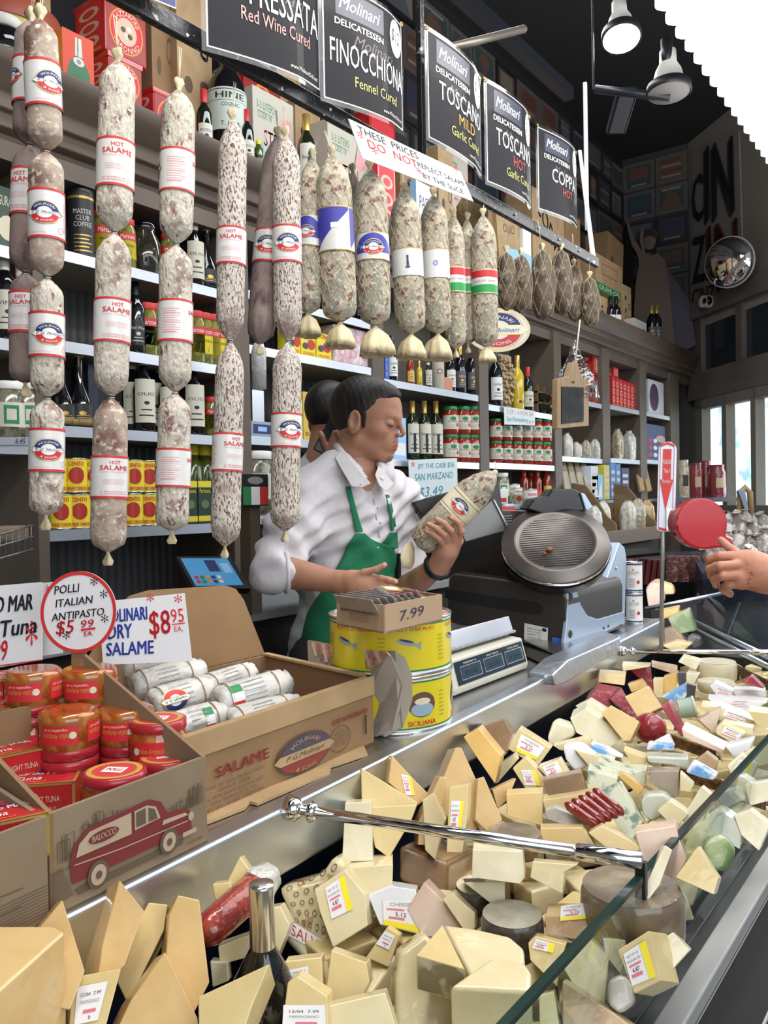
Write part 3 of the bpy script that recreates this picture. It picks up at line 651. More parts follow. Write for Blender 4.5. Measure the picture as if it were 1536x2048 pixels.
# scalloped light box
LY = PZ(1355,2,2.72).y; o = thing('light_canopy','glowing white light canopy with a scalloped edge at the upper right','light',(2.5,0,2.72))
glow = flat('canopy_glow',(1,1,1),.6,emit=3.2)
k = MB(); k.box(1.0,-.9,2.72,6.5,LY,2.76,glow); k.build('panel',o)
k = MB(); x = 1.8; P = .085
pts = []
while x < 5.6:
    for i in range(9):
        q = i / 8; pts.append((x + P * q,LY + .004 + .05 * math.sin(PI * q) ** .6))
    x += P
vs = [(px,py,2.716) for px,py in pts] + [(px,LY - .02,2.716) for px,py in pts]; n = len(pts)
k.add(vs,[(i,i + 1,n + i + 1,n + i) for i in range(n - 1)],glow); vs2 = [(a,b,2.735) for a,b,c in vs]
k.add(vs2,[(i,i + 1,n + i + 1,n + i) for i in range(n - 1)],glow); k.add(vs[:n] + vs2[:n],[(i,i + 1,n + i + 1,n + i) for i in range(n - 1)],glow); k.build('scalloped_edge',o)
# convex mirror and camera on the door wall
def onwall(u,v,d=.06): s,t = sfor(u,v); p = CAM + ray(u,v) * t; return p + Vector((-.717,.697,0)) * d
c = onwall(1512,526,.25); o = thing('convex_mirror','round convex security mirror at the right edge','mirror',c); r = 52 / FPX * 6.6
dirv = (CAM - c + Vector((-2.5,3.2,.6))).normalized(); xf = Matrix.Translation(c) @ Vector((0,0,1)).rotation_difference(dirv).to_matrix().to_4x4()
MB().lathe([(r * math.sin(a),r * .35 * math.cos(a)) for a in [PI / 2 * i / 10 for i in range(11)]][::-1],mat('mirror',(.95,.95,.95),.02,metal=1),40,xf=xf,caps=False).build('mirror_dome',o)
MB().lathe([(r,0),(r * 1.04,.0),(r * 1.04,-.02),(r * .9,-.02)],flat('mirror_rim',(.5,.5,.5),.3),40,xf=xf,caps=False).build('rim',o)
c = onwall(1436,604,.1); o = thing('security_camera','small white dome security camera above the transom windows','camera',c)
MB().lathe([(.055,-.06),(.06,0),(.055,.03)],lampw,24,xf=Matrix.Translation(c) @ Matrix.Rotation(PI / 2,4,'Y') @ Matrix.Rotation(.6,4,'X')).build('housing',o); MB().ball(c + Vector((-.035,-.005,0)),.045,flat('dome_black',(.01,.01,.012),.1),16).build('dome',o)
# mural lettering on the door wall
mur = flat('mural_dark',(.035,.035,.045),.7); murr = flat('mural_red',(.13,.03,.03),.7); murl = flat('mural_ground',(.30,.275,.245),.75)
def wq(c,d=.012): return [onwall(u,v,d) for u,v in c]
o = thing('vermouth_sign','huge faded dark and red letters painted on the right wall','wall sign',onwall(1430,560,0))
k = MB(); q = wq([(1386,622),(1490,598),(1480,262),(1386,300)]); k.prism(q,Vector((.717,-.697,0)) * .01,murl); k.build('ground',o)
a = Art(); a.text('C',.15,.55,.28,mur,w=.24,bold=.05); a.text('IN',.60,.52,.46,mur,w=.56,bold=.06); a.text('Z',.17,.17,.28,mur,w=.26,bold=.05); a.text('IN',.64,.17,.32,murr,w=.58,bold=.06); a.text('CINZANO',.48,.03,.10,murr,w=.9,bold=.05)
MB().art(a,quadmap(*wq([(1386,622),(1490,598),(1480,262),(1386,300)],.02),step=.002)).build('lettering',o)
# ---- pictures covering the dark upper wall
rnd = random.Random(3); pc = [(.10,.12,.14),(.05,.06,.10),(.13,.055,.05),(.13,.12,.10),(.05,.08,.08),(.20,.18,.14),(.08,.06,.07),(.15,.085,.065)]
cn = ['grey','navy','dark red','buff','teal','pale','plum','rust']
def picture(lab,fn,w,h,ci,grp=None):
    o = thing('framed_picture',lab,'picture',fn(w / 2,h / 2,0),grp)
    MB().prism([fn(0,0,20),fn(w,0,20),fn(w,h,20),fn(0,h,20)],fn(0,0,0) - fn(0,0,20),flat('frame%d' % (ci % 3),[(.04,.04,.045),(.12,.11,.10),(.02,.02,.02)][ci % 3],.4)).build('frame',o)
    a = Art(); b = .035; a.rect(b,b,w - b,h - b,flat('pic%d' % ci,pc[ci],.35),21)
    m2 = flat('pic%d' % ((ci + 3) % 8),pc[(ci + 3) % 8],.35); m3 = flat('pic_pale',(.24,.23,.21),.35); r = rnd.random()
    if r < .3: a.rect(w * .2,h * .35,w * .8,h * .8,m2,22); a.rect(w * .25,h * .15,w * .75,h * .22,m3,22)
    elif r < .55: a.ell(w / 2,h * .6,w * .22,h * .22,m2,22,rings=1,n=14); a.rect(w * .2,h * .12,w * .8,h * .2,m3,22); a.rect(w * .4,h * .2,w * .6,h * .45,m2,23)
    elif r < .8:
        for i in range(4): a.rect(w * .18,h * (.2 + i * .18),w * .82,h * (.27 + i * .18),m2 if i % 2 else m3,22)
    else: a.poly([(w * .15,h * .15),(w * .85,h * .15),(w * .7,h * .6),(w * .4,h * .85)],m2,22); a.rect(w * .2,h * .8,w * .8,h * .88,m3,22)
    MB().art(a,fn).build('picture_print',o)
rows = ['bottom','second','third','fourth','fifth','top']
z = 2.80
for ri in range(6):
    hh = [.36,.34,.38,.32,.30,.28][ri]; x = 2.55 + .13 * ri; k = 0; cells = []
    while x < XE - .2:
        wd = rnd.uniform(.22,.42); wd = min(wd,XE - .02 - x); cells.append((x,wd)); x += wd + .012
    for k,(x,wd) in enumerate(cells):
        ci = rnd.randrange(8); hj = hh - rnd.uniform(.0,.05)
        picture('%s picture, %s in the %s row on the dark wall' % (cn[ci],ORD[min(k,21)],rows[ri]),planemap((x,UW - .001,z),(1,0,0),(0,0,1),.001),wd,hj,ci)
    z += hh + .012
for ri in range(5):
    z = 3.35 + ri * .30; y = UW - .02; ci = 0
    for k in range(2):
        wd = .31 if k else .32; ci = rnd.randrange(8)
        picture('%s picture, %s one of the %s pair on the far wall' % (cn[ci],('left','right')[k],('lowest','second lowest','middle','second highest','highest')[ri]),planemap((XE - .001,y,z),(0,-1,0),(0,0,1),.001),wd,.28,ci); y -= wd + .01
# painted figure on the far wall (generic draped figure)
o = thing('painted_figure','tall painted cutout of a standing figure with raised arm in the far corner','painting',(XE - .2,2.7,2.72))
fig = [(1283,455),(1291,470),(1290,505),(1300,512),(1316,506),(1330,520),(1338,560),(1345,640),(1352,700),(1270,690),(1268,620),(1272,560),(1278,530),(1276,512),(1263,488),(1253,445),(1256,442),(1268,478),(1284,502),(1279,480)]
X0 = XE - .16; k = MB(); sk = flat('figure_paint',(.20,.145,.115),.7)
bmq = [PX(u,v,X0) for u,v in fig]; k.prism(bmq,(.01,0,0),sk); k.build('figure',o)
k = MB(); k.ball(PX(1300,482,X0 - .002),.075,sk,16,sc=(.1,.8,1.15)); k.ball(PX(1302,470,X0 - .0),.085,flat('painted_hair',(.05,.03,.03),.7),16,sc=(.1,.9,.8)); k.build('head',o)
k = MB(); k.prism([PX(u,v,X0 + .02) for u,v in ((1330,530),(1378,600),(1392,690),(1352,712),(1345,640))],(.005,0,0),flat('drape_paint',(.11,.10,.13),.7)); k.build('drape',o)
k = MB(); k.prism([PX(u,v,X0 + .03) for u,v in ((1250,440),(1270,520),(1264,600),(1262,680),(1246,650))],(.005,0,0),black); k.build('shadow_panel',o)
# ================================================================ goods
def facerz(p,f=.6): return (math.atan2(-p[1],-p[0]) + PI / 2) * f
glassd = flat('dark_bottle_glass',(.008,.014,.008),.06,coat=.5); glassb = flat('black_bottle_glass',(.006,.006,.008),.05,coat=.5)
oilg = flat('golden_oil',(.62,.45,.03),.08,coat=.6); oild = flat('olive_oil_glass',(.012,.018,.006),.07,coat=.6)
tomj = flat('tomato_sauce',(.28,.025,.012),.1,coat=.6); grnj = mat('green_pickles',(.13,.14,.02),.12,coat=.7,noise=[(60,(.25,.22,.04),.5,.65)])
jarcl = mat('jar_contents',(.22,.2,.15),.12,coat=.6,noise=[(45,(.08,.08,.05),.45,.6)]); labelc = flat('label_cream',(.62,.60,.50),.5); labelb = flat('label_black',(.02,.02,.025),.4)
def lat(name,label_,cat,parts):
    """parts: list of (part name, profile, material, art, radius)"""
    o = thing(name,label_,cat)
    for nm,prof,mm,art_,r in parts:
        k = MB()
        if prof: k.lathe(prof,mm,24)
        if art_: k.art(art_,cylmap(r,step=.0004))
        k.build(nm,o)
    return o
def bottle(body=glassd,cap=red,lab=labelc,H=.31,R=.038,style='wine',txt='',lh=.42,txtm=ink,arts=None):
    if style == 'wine': pr = [(R * .9,0),(R,.006),(R,H * .62),(R * .8,H * .70),(R * .38,H * .78),(R * .34,H * .97),(R * .40,H * .975),(R * .40,H)]; c0,c1 = .80,1.005
    elif style == 'oil': pr = [(R * .9,0),(R,.006),(R,H * .58),(R * .75,H * .72),(R * .4,H * .84),(R * .36,H * .93),(R * .42,H)]; c0,c1 = .92,1.005
    elif style == 'round': pr = [(R * .5,0),(R * .95,H * .06),(R,H * .18),(R * .8,H * .36),(R * .32,H * .55),(R * .28,H * .95),(R * .34,H)]; c0,c1 = .88,1.005
    else: pr = [(R * .9,0),(R,.005),(R,H * .72),(R * .6,H * .82),(R * .45,H * .88),(R * .45,H)]; c0,c1 = .88,1.01
    a = Art(); l0 = H * (.12 if style != 'round' else .08); l1 = l0 + H * lh * (.8 if style != 'round' else .5)
    a.rect(-R * 1.1,l0,R * 1.1,l1,lab,1,14)
    if txt: a.text(txt,0,l0 + (l1 - l0) * .62,H * .045,txtm,2,w=R * 1.6)
    a.rect(-R * .7,l0 + (l1 - l0) * .15,R * .7,l0 + (l1 - l0) * .18,txtm,2,6).rect(-R * .5,l0 + (l1 - l0) * .28,R * .5,l0 + (l1 - l0) * .31,txtm,2,6)
    a.ell(0,l0 + (l1 - l0) * .45,R * .25,H * .025,txtm,2,rings=1)
    if arts: arts(a,R,H)
    q = R * (.36 if style in ('wine','oil') else (.30 if style == 'round' else .47))
    return lat('bottle','','bottle',[('glass_body',pr,body,None,0),('cap',[(q * 1.12,H * c0),(q * 1.18,H * c1 * .999),(q * .9,H * c1 + .001)],cap,None,0),('label',None,None,a,R)])
def can(colr=yellow,R=.042,H=.115,kind=0,txt='CENTO'):
    a = Art(); C = PI * R
    if kind == 0:     # tomato can
        for o_ in (-C * .62,C * .62):
            a.ell(o_,H * .48,R * .62,H * .24,flat('tomato_red',(.45,.03,.02),.4),2,rings=3); a.ell(o_ + R * .1,H * .44,R * .36,H * .12,flat('tomato_pale',(.55,.16,.10),.4),3,rings=2)
            a.ell(o_ - R * .3,H * .66,R * .4,H * .06,greenp,3,rings=2); a.text(txt,o_,H * .78,H * .12,redink,4,w=R * 1.3,bold=.03)
            a.text('CRUSHED TOMATOES',o_,H * .08,H * .1,redink,4,w=R * 1.9,bold=.02); a.rect(o_ - R,H * .2,o_ + R,H * .22,gold,2,8)
        a.ell(0,H * .5,R * .62,H * .24,MATS['tomato_red'],2,rings=3); a.text(txt,0,H * .78,H * .12,redink,4,w=R * 1.2,bold=.03); a.text('CRUSHED TOMATOES',0,H * .08,H * .1,redink,4,w=R * 1.7,bold=.02)
    elif kind == 1:
        a.rect(-C,H * .9,C,H * .94,navy,1,24).rect(-C,H * .06,C,H * .1,navy,1,24).text(txt,0,H * .6,H * .1,grey,2,w=R * 1.2)
        for i in range(5): a.rect(-R * .6,H * (.2 + i * .06),R * .1,H * (.2 + i * .06) + H * .02,grey,2,4)
        a.ell(R * .5,H * .35,R * .2,R * .2,red,2,rings=1).ell(-R * .1,H * .75,R * .12,R * .12,orange,2,rings=1)
    else:
        a.rect(-C,H * .55,C,H * .93,white,1,24).text(txt,0,H * .66,H * .13,redink,2,w=R * 1.3,bold=.02).ell(0,H * .3,R * .6,H * .16,red,2,rings=3)
    tin = mat('tin',(.55,.55,.55),.25,metal=1)
    return lat('can','','can',[('can_body',[(R * .985,.004),(R * .985,H - .004)],colr,a,R * .985),('rim',[(R * .92,H - .006),(R,H - .004),(R,H),(R * .96,H),(R * .95,H - .003)],tin,None,0),('bottom_rim',[(R * .95,0),(R,0),(R,.004),(R * .98,.005)],tin,None,0)])
def jar(body=tomj,cap=greenp,R=.036,H=.12,lab=labelc,l0=.18,l1=.68,arts=None,flatlid=False):
    a = Art(); a.rect(-R * 1.5,H * l0,R * 1.5,H * l1,lab,1,18)
    if arts: arts(a,R,H)
    else:
        a.ell(0,H * (l1 - .12),R * .4,H * .07,greenp,2,rings=2); a.text('SAN MARZANO',0,H * (l0 + l1) / 2,H * .06,brownp,2,w=R * 1.3); a.ell(R * .6,H * (l0 + .15),R * .25,R * .25,red,2,rings=2)
        for i in range(3): a.rect(-R * .7,H * (l0 + .06 + .04 * i),R * .2,H * (l0 + .07 + .04 * i),grey,2,4)
    return lat('jar','','jar',[('glass_jar',[(R * .9,0),(R,.006),(R,H * .78),(R * .85,H * .86),(R * .82,H * .9)],body,None,0),('lid',[(R * .88,H * .87),(R * .9,H * .88),(R * .9,H * .99),(R * .85,H)],cap,None,0),('label',None,None,a,R)])
def lab_pepper(a,R,H):
    a.rect(-R * 1.5,H * .2,R * 1.5,H * .7,yellow,1,18); a.geo([(-R * 1.4,H * .48),(R * 1.4,H * .62),(R * 1.4,H * .76),(-R * 1.4,H * .68)],[(0,1,2,3)],red,2) if 0 else a.rect(-R * 1.4,H * .55,R * 1.4,H * .7,red,2,16)
    a.text('Marconi',0,H * .58,H * .09,white,3,w=R * 1.5,shear=.2); a.text('PEPPERONCINI',0,H * .42,H * .05,ink,3,w=R * 1.2); a.poly([(-R * .6,H * .22),(R * .2,H * .22),(R * .4,H * .38),(-R * .2,H * .38)],greenp,3)
K = {}
K['can'] = Kind(can); K['wcan'] = Kind(can,white,.03,.10,1,'DOP'); K['gcan'] = Kind(can,flat('pale_green',(.30,.45,.22),.5),.04,.11,2,'POMODORI')
K['tjar'] = Kind(jar); K['pjar'] = Kind(jar,grnj,red,.03,.15,yellow,.2,.7,lab_pepper)
K['wjar'] = Kind(jar,jarcl,white,.038,.13,labelc,.25,.65,lambda a,R,H: a.rect(-R * .4,H * .3,R * .4,H * .6,greenp,2,6).rect(-R * .25,H * .36,R * .25,H * .54,labelc,3,4))
K['wine'] = Kind(bottle,glassd,red,labelc,txt='ROSSO'); K['wine2'] = Kind(bottle,glassb,black,labelb,txt='Red Wine',txtm=offwhite); K['winew'] = Kind(bottle,glassb,black,white,lh=.5,txt='CHIANTI')
K['wineg'] = Kind(bottle,glassb,gold,flat('label_grey',(.10,.10,.13),.5),txt='RISERVA',txtm=gold)
K['oil'] = Kind(bottle,glassb,offwhite,labelc,H=.26,R=.04,style='oil',lh=.75,txt='OLIO'); K['oilt'] = Kind(bottle,oild,gold,labelc,H=.30,R=.034,style='wine',lh=.62,txt='Balsamico',arts=lambda a,R,H: a.rect(-R * .25,H * .14,R * .15,H * .45,ink,3,4))
K['gold'] = Kind(bottle,oilg,gold,oilg,H=.27,R=.032,style='wine',lh=.1); K['red'] = Kind(bottle,tomj,red,redink,H=.24,R=.033,style='sq',lh=.4,txt='PASSATA',txtm=gold)
K['redy'] = Kind(bottle,tomj,red,flat('label_yellow',(.65,.5,.12),.5),H=.24,R=.033,style='sq',lh=.45,txt='SUGO',txtm=redink)
K['round'] = Kind(bottle,glassb,gold,labelb,H=.28,R=.05,style='round',txt='',txtm=gold); K['small'] = Kind(bottle,flat('green_oil',(.06,.09,.01),.1,coat=.5),yellow,labelb,H=.2,R=.03,style='sq',lh=.5,txt='OLIO',txtm=yellow)
K['whitecap'] = Kind(bottle,glassb,white,labelc,H=.30,R=.04,style='wine',lh=.55,txt='VINO')
tinr = mat('red_tin',(.42,.018,.018),.3,coat=.3); tinc = flat('tin_print',(.60,.42,.30),.45)
def tinart(a,tall=False):
    if tall:
        a.rect(.08,.04,.92,.96,redink,1); a.rect(.12,.06,.88,.10,gold,2)
        for i in range(3): a.ell(.5,.25 + .25 * i,.33,.1,tinc,2,rings=1); a.ell(.5,.25 + .25 * i,.2,.06,red,3,rings=1)
    else:
        a.rect(.04,.04,.96,.96,flat('tin_border',(.3,.02,.015),.4),1); a.ell(.5,.48,.40,.40,orange,2,rings=1); a.ell(.5,.48,.37,.37,redink,3,rings=1); a.ell(.5,.48,.24,.24,tinc,4,rings=1)
        for i,(x,y) in enumerate(((.42,.5),(.56,.54),(.5,.4),(.58,.42))): a.ell(x,y,.06,.05,(brownp,cream,offwhite,brownp)[i],5,rings=1,n=10)
        a.arctext('SARONNO',.5,.48,.36,.09,cream,270,120,6,below=True); a.arctext('LAZZARONI',.5,.48,.26,.09,cream,90,120,6)
def boxthing(name,label,cat,x0,x1,z0,z1,Y,dep,m,front=None,side=None,sidem=None,rz=0,group=None,bev=.002,lid=None,tilt=0):
    o = thing(name,label,cat,((x0 + x1) / 2,Y + dep / 2,z0),group); w = (x1 - x0) / 2; d = dep / 2; h = z1 - z0
    M_ = Matrix.Translation(o.location)
    k = MB(); k.box(-w,-d,0,w,d,h,m,xf=M_)
    ob = k.build('box_body',o,bevel=min(bev,h * .1))
    k = MB()
    if front: a = Art(); front(a); k.art(a,quadmap(M_ @ Vector((-w,-d,0)),M_ @ Vector((w,-d,0)),M_ @ Vector((w,-d,h)),M_ @ Vector((-w,-d,h)),.0006))
    if side: a = Art(); side(a); k.art(a,quadmap(M_ @ Vector((-w,d,0)),M_ @ Vector((-w,-d,0)),M_ @ Vector((-w,-d,h)),M_ @ Vector((-w,d,h)),.0006))
    if k.v: k.build('printed_panel',o)
    if lid: MB().box(-w - .002,-d - .002,h - lid,w + .002,d + .002,h + .001,m,xf=M_).build('lid',o,bevel=.002)
    o.rotation_euler = (0,tilt,rz); return o
LZ = 2.787
def bxp(name,label,cat,u0,u1,vt,Y,dep,m,front=None,side=None,zb=LZ,vb=None,**k):
    um = (u0 + u1) / 2
    if vb is not None: zb = PY(um,vb,Y).z
    return boxthing(name,label,cat,PY(u0,vt,Y).x,PY(u1,vt,Y).x,zb,max(zb + .02,PY(um,vt,Y).z),Y,dep,m,front,side,**k)
ta = lambda a: tinart(a); tt = lambda a: tinart(a,True)
# ---- top ledge, left to right
def pan(a): a.rect(.1,.2,.9,.6,cream,1).text('PANETTONE',.5,.45,.12,redink,2,w=.7).text('Motta',.5,.25,.12,redink,2,w=.4)
o = thing('panettone_box','round yellow panettone hat box at the far left of the ledge','box',(PY(10,100,2.62).x,2.62,LZ)); yb = flat('pale_yellow_card',(.50,.38,.12),.6)
MB().lathe([(.17,0),(.17,.22)],yb,32,c=o.location).build('box_body',o); MB().lathe([(.175,.2),(.175,.26),(.10,.30)],flat('red_brown_card',(.30,.06,.03),.5),32,c=o.location).build('lid',o)
k = MB(); a = Art(); a.rect(-.12,.06,.12,.17,cream,1,10).text('PANETTONE',0,.10,.03,redink,2,w=.18); k.art(a,cylmap(.17,c=o.location,a0=-PI / 2 - .5)); k.build('label',o)
o = thing('glass_dome_jar','round dark jar with pale lid at the far left edge','jar',(PY(12,285,2.46).x,2.46,LZ)); MB().lathe([(.04,0),(.075,.03),(.08,.08),(.06,.12),(.05,.13)],glassb,28,c=o.location).build('glass_jar',o); MB().lathe([(.05,.125),(.058,.13),(.055,.16),(.02,.18)],offwhite,28,c=o.location).build('lid',o)
for i,(u0,u1,lab) in enumerate(((84,100,'plain wooden crate slats behind the first salami string'),(20,70,'dark orange box behind the first salami string'))):
    bxp('carton',lab,'box',u0,u1,-60,2.72,.2,(kraftl,orange)[i])
def asti(a):
    a.rect(0,0,1,1,flat('poster_orange_red',(.62,.06,.02),.5),1); gb = flat('poster_bottle_green',(.02,.14,.05),.3)
    a.poly([(.15,.05),(.85,.05),(.85,.42),(.78,.52),(.62,.62),(.60,.9),(.40,.9),(.38,.62),(.22,.52),(.15,.42)],gb,2); a.poly([(.38,.64),(.62,.64),(.60,.93),(.40,.93)],offwhite,3)
    a.ell(.5,.56,.18,.07,offwhite,4,rings=1); a.ell(.5,.56,.07,.035,grey,5,rings=1); a.rect(.12,.05,.88,.28,white,4); a.text('ASTI',.5,.20,.045,redink,5,w=.36,bold=.02); a.text('CINZANO',.5,.13,.045,redink,5,w=.6,bold=.02)
    a.text('CINZANO',.5,.78,.05,ink,5,w=.3,rot=PI / 2)
bxp('poster_box','orange gift box showing a green sparkling wine bottle','box',124,186,68,2.42,.12,orange,asti)
for lab,u0,u1,vt,vb,Y in (('red biscuit tin, topmost of the stack at the left',178,292,5,118,2.50),('red biscuit tin, middle of the stack at the left',186,284,116,208,2.48),('red biscuit tin, bottom of the stack at the left',186,296,212,304,2.46)):
    bxp('biscuit_tin',lab,'tin',u0 + 30,u1,vt,Y,.18,tinr,ta,tt,vb=vb if vb < 300 else None,zb=LZ,lid=.02,bev=.008)
bxp('biscuit_tin','single red biscuit tin right of the stack, between two salami strings','tin',306,382,190,2.46,.12,tinr,ta,tt,lid=.02,bev=.008)
def brown(txt='',c=brownp):
    def f(a):
        for i in range(3): a.ell(.3 + .0 * i,.25 + .25 * i,.09,.05,c,1,rings=1,n=12)
        if txt: a.text(txt,.5,.5,.14,c,2,w=.7,bold=.02)
        a.ell(.75,.6,.12,.07,c,1,r0=.7,rings=1)
    return f
bxp('wine_carton','tall tan carton with black scroll print behind the salami','box',350,420,-80,2.60,.3,kraftl,lambda a: (a.text('G',.75,.55,.12,ink,2,w=.25,bold=.03),a.text('G',.75,.28,.12,ink,2,w=.25,bold=.03),a.ell(.3,.4,.12,.04,brownp,1,rings=1),a.ell(.75,.42,.12,.03,brownp,1,rings=1)))
bxp('wine_carton','weathered tan carton left of the scroll printed one','box',300,346,-60,2.64,.3,kraft,brown())
bxp('wine_carton','long tan crate lying under the big cognac bottle','box',394,560,312,2.42,.14,kraftl,lambda a: (a.text('CANTINE',.45,.35,.3,brownp,1,w=.4),a.ell(.1,.5,.07,.3,brownp,1,rings=1),a.ell(.85,.5,.07,.3,brownp,1,rings=1)))
zc2 = PY(470,318,2.5).z
def standbottle(kn,label,u,vt,vb,Y,zb=None,group=None,H0=.31,rz=None):
    b = PY(u,vb,Y) if zb is None else Vector((PY(u,vb,Y).x,Y,zb)); h = PY(u,vt,Y).z - b.z
    return K[kn].put(b,label,group,facerz(b) if rz is None else rz,sc=h / H0)
o = thing('cognac_bottle','oversized dark cognac bottle with pale green label on the ledge','bottle',PY(455,300,2.52)); L = o.location
r = 40 / FPX * TY(455,250,2.52); zt = PY(455,138,2.52).z - L.z
MB().lathe([(r * .95,0),(r,.02),(r,zt * .62),(r * .9,zt * .78),(r * .6,zt * .93),(r * .28,zt),(r * .25,zt * 1.3)],glassb,32,c=L).build('glass_body',o)
a = Art(); a.rect(-r * 1.4,.05,r * 1.4,zt * .66,flat('pale_green_label',(.50,.56,.48),.5),1,20); a.rect(-r * 1.4,zt * .5,r * 1.4,zt * .505,ink,2,20).rect(-r * 1.4,zt * .63,r * 1.4,zt * .64,ink,2,20)
a.text('HINE',0,zt * .53,zt * .075,ink,3,w=r * 1.5,bold=.04); a.text('COGNAC',0,zt * .43,zt * .045,ink,3,w=r * .9); a.text('T. HINE',0,zt * .20,zt * .05,ink,3,w=r * 1.0)
MB().art(a,cylmap(r,c=L,a0=-PI / 2 - .55)).build('label',o)
standbottle('wine','small red capped wine bottle left of the cognac bottle',410,182,312,2.44)
standbottle('wine','small red capped wine bottle right of the cognac bottle',495,222,338,2.44)
standbottle('small','tiny yellow capped bottle between the wine bottle and the salami',518,283,345,2.44,H0=.2)
def stella(a): a.text('3-3 LITERS',.30,.80,.08,greenp,1,w=.42); a.text('CODE 18',.28,.71,.07,greenp,1,w=.32); a.rect(.1,.77,.5,.775,greenp,1); a.text('STELLA',.6,.45,.16,pinkp,1,w=.7,bold=.02); a.ell(.18,.38,.07,.09,flat('teal_print',(.15,.42,.38),.5),1,r0=.6,rings=1); a.text('GLASS',.5,.2,.09,pinkp,1,w=.45); a.ell(.8,.72,.12,.1,pinkp,1,rings=1)
cw = flat('white_carton',(.50,.46,.38),.65)
bxp('white_carton','off-white wine carton with red and green print behind two long salami','box',505,586,190,2.52,.2,cw,stella)
bxp('white_carton','off-white wine carton behind the plump netted salami','box',655,735,258,2.52,.2,cw,stella)
bxp('wine_carton','plain tan carton stacked between the white cartons','box',590,640,210,2.66,.2,kraftl,brown('',ink))
bxp('wine_carton','tan carton with dark scroll above the white cartons','box',520,600,60,2.75,.2,kraftl,brown('',ink))
bxp('red_tin_box','tall red biscuit tin rising behind the cognac bottle','tin',486,560,130,2.74,.15,tinr,ta,tt)
standbottle('oilt','large dark green bottle with yellow band behind the netted salami',615,232,395,2.46,H0=.30)
bxp('red_tin_box','red biscuit tin standing behind the price notice','tin',738,790,232,2.60,.15,tinr,tt,tt)
bxp('red_tin_box','tall narrow red tin below the finocchiona sign','tin',755,790,330,2.46,.1,tinr,tt,tt)
bxp('tan_crate','low tan crate behind the lighthouse salame','box',800,862,330,2.50,.2,kraft,brown('VINI',ink))
bxp('blue_box','light blue and white carton behind the netted salami','box',832,872,370,2.46,.12,lblue,lambda a: a.rect(0,.5,1,1,white,1).text('PASTA',.5,.6,.2,navy,2,w=.7))
bxp('tan_crate','tall tan carton right of the light blue carton','box',876,906,300,2.48,.2,kraftl,brown('',ink))
bxp('white_carton','small off-white carton below the toscano signs','box',892,935,296,2.6,.2,cw,stella)
bxp('wooden_box','striped wooden box left of the leaning cartons','box',975,1000,415,2.48,.2,kraft,lambda a: [a.rect(.1 + .2 * i,0,.14 + .2 * i,1,brownp,1) for i in range(4)])
bxp('leaning_carton','tan and blue carton leaning behind the coppa','box',1000,1045,425,2.46,.16,kraftl,lambda a: (a.rect(.3,.1,.9,.5,lblue,1),a.text('OLIO',.5,.7,.12,brownp,2,w=.5)),tilt=-.12)
bxp('leaning_carton','white and blue carton behind the middle coppa','box',1046,1062,460,2.44,.14,white,lambda a: a.rect(0,.2,1,.6,lblue,1))
bxp('corn_carton','tall tan carton with slanted black letters behind the rail end','box',1064,1128,392,2.56,.2,kraftl,lambda a: (a.text('CORVO',.5,.62,.16,ink,2,w=.9,bold=.03,rot=-.5),a.ell(.25,.3,.15,.08,brownp,1,rings=1)))
bxp('tan_crate','tan carton with a dark round mark right of the tall one','box',1130,1160,430,2.56,.2,kraft,lambda a: a.ell(.5,.6,.25,.12,ink,1,rings=1))
bxp('tan_crate','tilted brown carton high behind the coppa bunch','box',1208,1240,470,2.62,.2,kraft,brown(),tilt=.1)
bxp('olive_oil_carton','tan olive oil carton with green band on the ledge','box',1192,1244,520,2.52,.22,kraftl,lambda a: (a.rect(0,0,1,.22,greenp,1),a.text('OLIVE OIL',.5,.06,.12,cream,2,w=.8),a.rect(.2,.5,.8,.8,redt,1),a.rect(.22,.52,.78,.78,kraftl,2)),vb=590)
bxp('tan_crate','tan carton with small black figures under the olive oil carton','box',1186,1222,592,2.44,.22,kraftl,lambda a: [a.ell(.2 + .3 * (i % 3),.2 + .2 * (i // 3),.05,.05,ink,1,rings=1,n=8) for i in range(9)])
bxp('tall_carton','tall orange-tan carton right of the olive oil carton','box',1246,1262,572,2.5,.16,kraftl,brown('',ink))
for i,(u,lab) in enumerate(((1222,'left of two small dark liqueur bottles on the ledge'),(1233,'right of two small dark liqueur bottles on the ledge'))): standbottle('winew',lab,u,594,672,2.42)
bxp('snack_bag','shiny red and white packet on the ledge','packet',1240,1266,645,2.42,.06,redink,lambda a: (a.ell(.5,.7,.4,.12,white,1,rings=1),a.ell(.5,.3,.45,.15,white,1,rings=1)),bev=.01)
bxp('white_box','tall white box at the right end of the ledge','box',1268,1293,641,2.42,.14,flat('warm_white_card',(.58,.57,.50),.5),lambda a: (a.ell(.8,.5,.1,.04,grey,1,rings=1),a.ell(.8,.3,.1,.04,grey,1,rings=1),a.rect(.1,.8,.9,.82,grey,1)))
for i,(u,lab) in enumerate(((1304,'left of two champagne bottles near the painted figure'),(1314,'right of two champagne bottles, with gold foil tip'))): standbottle('wineg',lab,u,612,692,2.46)
bxp('bottle_crate','brown crate under the champagne bottles','box',1296,1334,688,2.46,.14,brownp,None)
